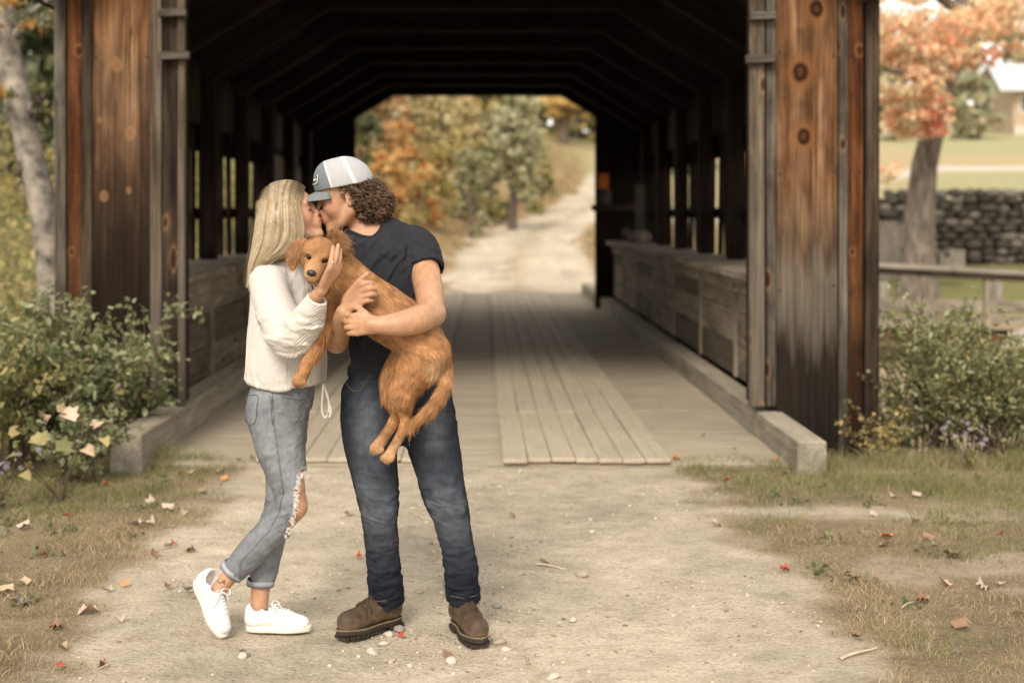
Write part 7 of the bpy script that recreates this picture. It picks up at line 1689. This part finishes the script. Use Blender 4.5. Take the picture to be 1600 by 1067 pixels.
# toes
for cx, cy, cz in ((605, 714, 4.95), (588, 702, 5.04), (467, 596, 4.992)):
    for dx in (-6, -2, 3, 7):
        fd.ell(P(cx + dx, cy + 3 - abs(dx) * .3, cz), (.009, .011, .011), (0, -1, 0), (0, 0, 1), 0.004)
V, Q = fd.mesh(1); N = normals(V, Q); px = to_px(V)
def dog_colour(V):
    q = to_px(V); f, u, d = HD.inv(V)
    base = np.tile(np.array((0.42, 0.205, 0.083)), (len(V), 1))
    def mix(w, c): base[:] = base * (1 - w[:, None]) + np.array(c) * w[:, None]
    mix(0.5 * (0.5 + 0.5 * fbm(V * 12, 90)), (0.30, 0.148, 0.062))
    mix(0.6 * np.exp(-((q[:, 0] - 682) / 12) ** 2 - ((q[:, 1] - 573) / 16) ** 2), (0.66, 0.50, 0.30))
    mix(0.5 * np.exp(-((q[:, 0] - 600) / 22) ** 2 - ((q[:, 1] - 540) / 14) ** 2), (0.60, 0.37, 0.17))
    mix(0.45 * ss(670, 705, q[:, 1]), (0.52, 0.34, 0.19))
    mix(0.35 * np.exp(-((q[:, 0] - 545) / 30) ** 2 - ((q[:, 1] - 425) / 18) ** 2), (0.55, 0.30, 0.12))
    hd = (f > -0.02) & (np.abs(d) < .08) & (np.abs(u) < 0.08) & (q[:, 1] < 450)
    mix(hd * 0.45 * ss(0.05, 0.085, f), (0.52, 0.32, 0.17))
    mix(hd * 0.75 * np.exp(-((f - 0.05) / 0.016) ** 2 - ((u - 0.010) / 0.012) ** 2 - ((np.abs(d) - .0275) / .0125) ** 2), (0.06, 0.03, 0.018))
    mix(hd * 0.6 * (f > 0.07) * np.exp(-((u + 0.058) / 0.005) ** 2), (0.06, 0.03, 0.02))
    mix((q[:, 0] > 455) * 0.4 * np.exp(-((q[:, 0] - 470) / 12) ** 2 - ((q[:, 1] - 605) / 8) ** 2), (0.1, 0.05, 0.03))
    return base
C = dog_colour(V)
link('body', mesh_np('dog_body', V, Q, True, C * 0.8, MS_fur), dog)

# ears: soft flaps
ears = []
def ear_field(rows, sq, lo_, hi_):
    e = Field(lo_, hi_, 0.003)
    e.limb(rows, 0.01, n=6, squash=(unit(sq), 0.32)); return e
eL = ear_field(pts((475, 380, 4.965, .018), (466, 386, 4.945, .023), (459, 398, 4.935, .024), (457.5, 412, 4.935, .012)), (0.35, -1, 0.1), P(440, 430, 4.9) - .03, P(490, 365, 5.02) + .03)
eR = ear_field(pts((519, 374, 4.985, .018), (526, 374, 4.965, .022), (533, 382, 4.96, .021), (536, 393, 4.97, .012)), (-0.3, -1, -0.2), P(500, 415, 4.9) - .03, P(552, 350, 5.04) + .03)
EV = []
for e in (eL, eR):
    v, q = e.mesh(2); EV.append((v, q))
    link('ear', mesh_np('ear', v, q, True, np.tile((0.26, 0.13, 0.055), (len(v), 1)), MS_fur), dog)

# eyes and nose
def uv_ball(c, r, F, U, rad=(1, 1, 1), nu=16, nv=10):
    F = unit(F); S_ = unit(np.cross(U, F)); U = np.cross(F, S_); v = []
    for i in range(nv + 1):
        th = math.pi * i / nv
        for j in range(nu):
            ph_ = 2 * math.pi * j / nu
            v.append(c + r * (F * math.cos(th) * rad[0] + S_ * math.sin(th) * math.cos(ph_) * rad[1] + U * math.sin(th) * math.sin(ph_) * rad[2]))
    a = (np.arange(nv)[:, None] * nu + np.arange(nu)[None]).ravel(); b = (np.arange(nv)[:, None] * nu + (np.arange(nu)[None] + 1) % nu).ravel()
    return np.array(v), np.stack([a, b, b + nu, a + nu], 1)
for d in (-1, 1):
    v, q = uv_ball(HD.L(0.0445, 0.010, d * 0.0275), 0.0104, HD.F, HD.U); link('eye', mesh_np('eye', v, q, True, None, MS_eye), dog)
v, q = uv_ball(HD.L(0.1085, -0.024), 0.0148, HD.F, HD.U, (0.75, 1.15, 0.85), 24, 16)
f_, u_, d_ = HD.inv(v); v = v - np.outer(0.004 * np.exp(-((np.abs(d_) - .008) / .003) ** 2 - ((u_ + .029) / .003) ** 2) * (f_ > 0.110), HD.F)
link('nose', mesh_np('nose', v, q, True, None, MS_nose), dog)
v, q = tubes((P(493, 446, 4.90) + np.column_stack([.008 * np.cos(np.linspace(0, 6.283, 15)), np.zeros(15), .008 * np.sin(np.linspace(0, 6.283, 15))]))[None], 0.0012, 5)
link('collar_ring', mesh_np('collar_ring', v, q, True, None, MS_metal), dog)

# fur: strands combed from the head towards the tail and the paws
def fur(V, Q, n, lenf, flow, colf, w, name, parent, lift=0.32, jit=0.18, mask=None):
    N = normals(V, Q); fc = V[Q].mean(1); fn = N[Q].mean(1)
    ar = np.linalg.norm(np.cross(V[Q[:, 2]] - V[Q[:, 0]], V[Q[:, 3]] - V[Q[:, 1]]), axis=1)
    if mask is not None: ar = ar * mask(fc)
    pk = rng.choice(len(Q), n, p=ar / ar.sum()); uv = rng.uniform(0, 1, (n, 2, 1))
    A, B, C_, D_ = (V[Q[pk, k]] for k in range(4))
    p = (A * (1 - uv[:, 0]) + B * uv[:, 0]) * (1 - uv[:, 1]) + (D_ * (1 - uv[:, 0]) + C_ * uv[:, 0]) * uv[:, 1]
    nn = fn[pk]; nn /= np.linalg.norm(nn, axis=1)[:, None] + 1e-9
    fl = flow(p) + np.column_stack([fbm(p * 38, 101, 2), fbm(p * 38, 102, 2), fbm(p * 38, 103, 2)]) * 0.45 + rng.normal(size=(n, 3)) * jit
    fl = fl - nn * (fl * nn).sum(1)[:, None]; fl /= np.linalg.norm(fl, axis=1)[:, None] + 1e-9
    L = (lenf(p) * rng.uniform(0.6, 1.25, n) * np.where(rng.random(n) < .08, 1.6, 1.0))[:, None]
    t = np.linspace(0, 1, 4); pa = p[:, None] + fl[:, None] * (L * t)[..., None] + nn[:, None] * (L * lift * (t - 0.55 * t * t)[None])[..., None]
    pa[:, :, 2] -= (L * 0.22 * t ** 2)
    v, q = strands(pa, w, w * 0.35, nn + 0.35 * rng.normal(size=nn.shape))
    c = colf(p) * rng.uniform(0.75, 1.25, (n, 1)) * np.clip(1 + 0.42 * fbm(p * 48, 111, 2), .45, 1.6)[:, None]; c = np.repeat(c, 8, 0) * np.repeat(np.tile(np.linspace(0.82, 1.12, 4), n), 2)[:, None]
    tag(link(name, mesh_np(name, v, q, True, c, MS_fur), parent), kind='stuff')
def flow_body(p):
    q = to_px(p); n = len(p); f, u, d = HD.inv(p)
    out = np.tile(np.array((0.75, 0.0, -0.55)), (n, 1))
    lower = ss(555, 600, q[:, 1])[:, None]; out = out * (1 - lower) + np.array((-0.2, 0, -1.0)) * lower
    tail = ((q[:, 0] > 680) | ((q[:, 0] > 645) & (q[:, 1] > 615))) & (q[:, 1] > 560)
    out[tail] = np.where((q[tail, 1] > 600)[:, None], np.array((-0.75, 0, -0.65)), np.array((0.05, 0, -1.0)))
    rump = np.exp(-((q[:, 0] - 682) / 14) ** 2 - ((q[:, 1] - 573) / 16) ** 2)[:, None]; out = out * (1 - rump) + np.array((-0.6, -0.3, -0.6)) * rump
    leg = (q[:, 0] < 522) & (q[:, 1] > 455); out[leg] = (-0.35, 0, -0.95)
    hd = (f > -0.04) & (np.abs(d) < .085) & (np.abs(u) < .09) & (q[:, 1] < 452)
    rad = np.stack([-np.ones(n) * 0.9, u * 12 + 0.15, d * 14], 1)
    hv = rad[:, :1] * HD.F + rad[:, 1:2] * HD.U + rad[:, 2:] * HD.S
    out[hd] = hv[hd]
    return out
def len_body(p):
    q = to_px(p); f, u, d = HD.inv(p)
    L = np.full(len(p), 0.019)
    L += 0.012 * np.exp(-((q[:, 0] - 682) / 14) ** 2 - ((q[:, 1] - 573) / 16) ** 2)
    L += 0.010 * ((q[:, 0] < 522) & (q[:, 1] > 480) & (q[:, 1] < 555)) + 0.012 * ((q[:, 0] > 640) & (q[:, 1] > 600))
    L -= 0.010 * ((q[:, 1] > 640) & (q[:, 0] < 642)) + 0.008 * (q[:, 1] > 690) + 0.013 * ((q[:, 0] < 500) & (q[:, 1] > 560))
    L = np.maximum(L, 0.0065)
    hd = (f > -0.03) & (np.abs(d) < .08) & (np.abs(u) < .08) & (q[:, 1] < 450)
    L[hd] = 0.010 - 0.006 * ss(0.03, 0.08, f[hd])
    return L
def not_face(p):
    f, u, d = HD.inv(p); eye = np.exp(-((f - 0.053) / 0.012) ** 2 - ((u - 0.010) / 0.012) ** 2 - ((np.abs(d) - .0275) / .012) ** 2)
    m_ = (1 - eye).clip(0, 1); m_[(f > 0.103) & (u > -0.040)] = 0
    return m_ * np.where(p[:, 1] > 5.12, 0.25, 1.0)
fur(V, Q, 76000, len_body, flow_body, dog_colour, 0.0013, 'fur', dog, mask=not_face)
for (v, q), o_ in zip(EV, [o for o in dog.children if o.name.startswith('ear')]):
    side = -1 if v[:, 0].mean() < P(500, 0, 4.95)[0] else 1
    if side < 0: fl = lambda p: np.tile((-0.25, 0, -1.0), (len(p), 1)); ln = lambda p: np.full(len(p), 0.014)
    else: fl = lambda p: np.tile((0.35, 0, -0.1), (len(p), 1)) + np.outer(ss(378, 366, to_px(p)[:, 1]), (-0.3, 0, 1.6)); ln = lambda p: np.full(len(p), 0.022)
    fur(v, q, 5000, ln, fl, lambda p: np.tile((0.32, 0.162, 0.07), (len(p), 1)), 0.0013, 'ear_fur', o_, lift=0.5)
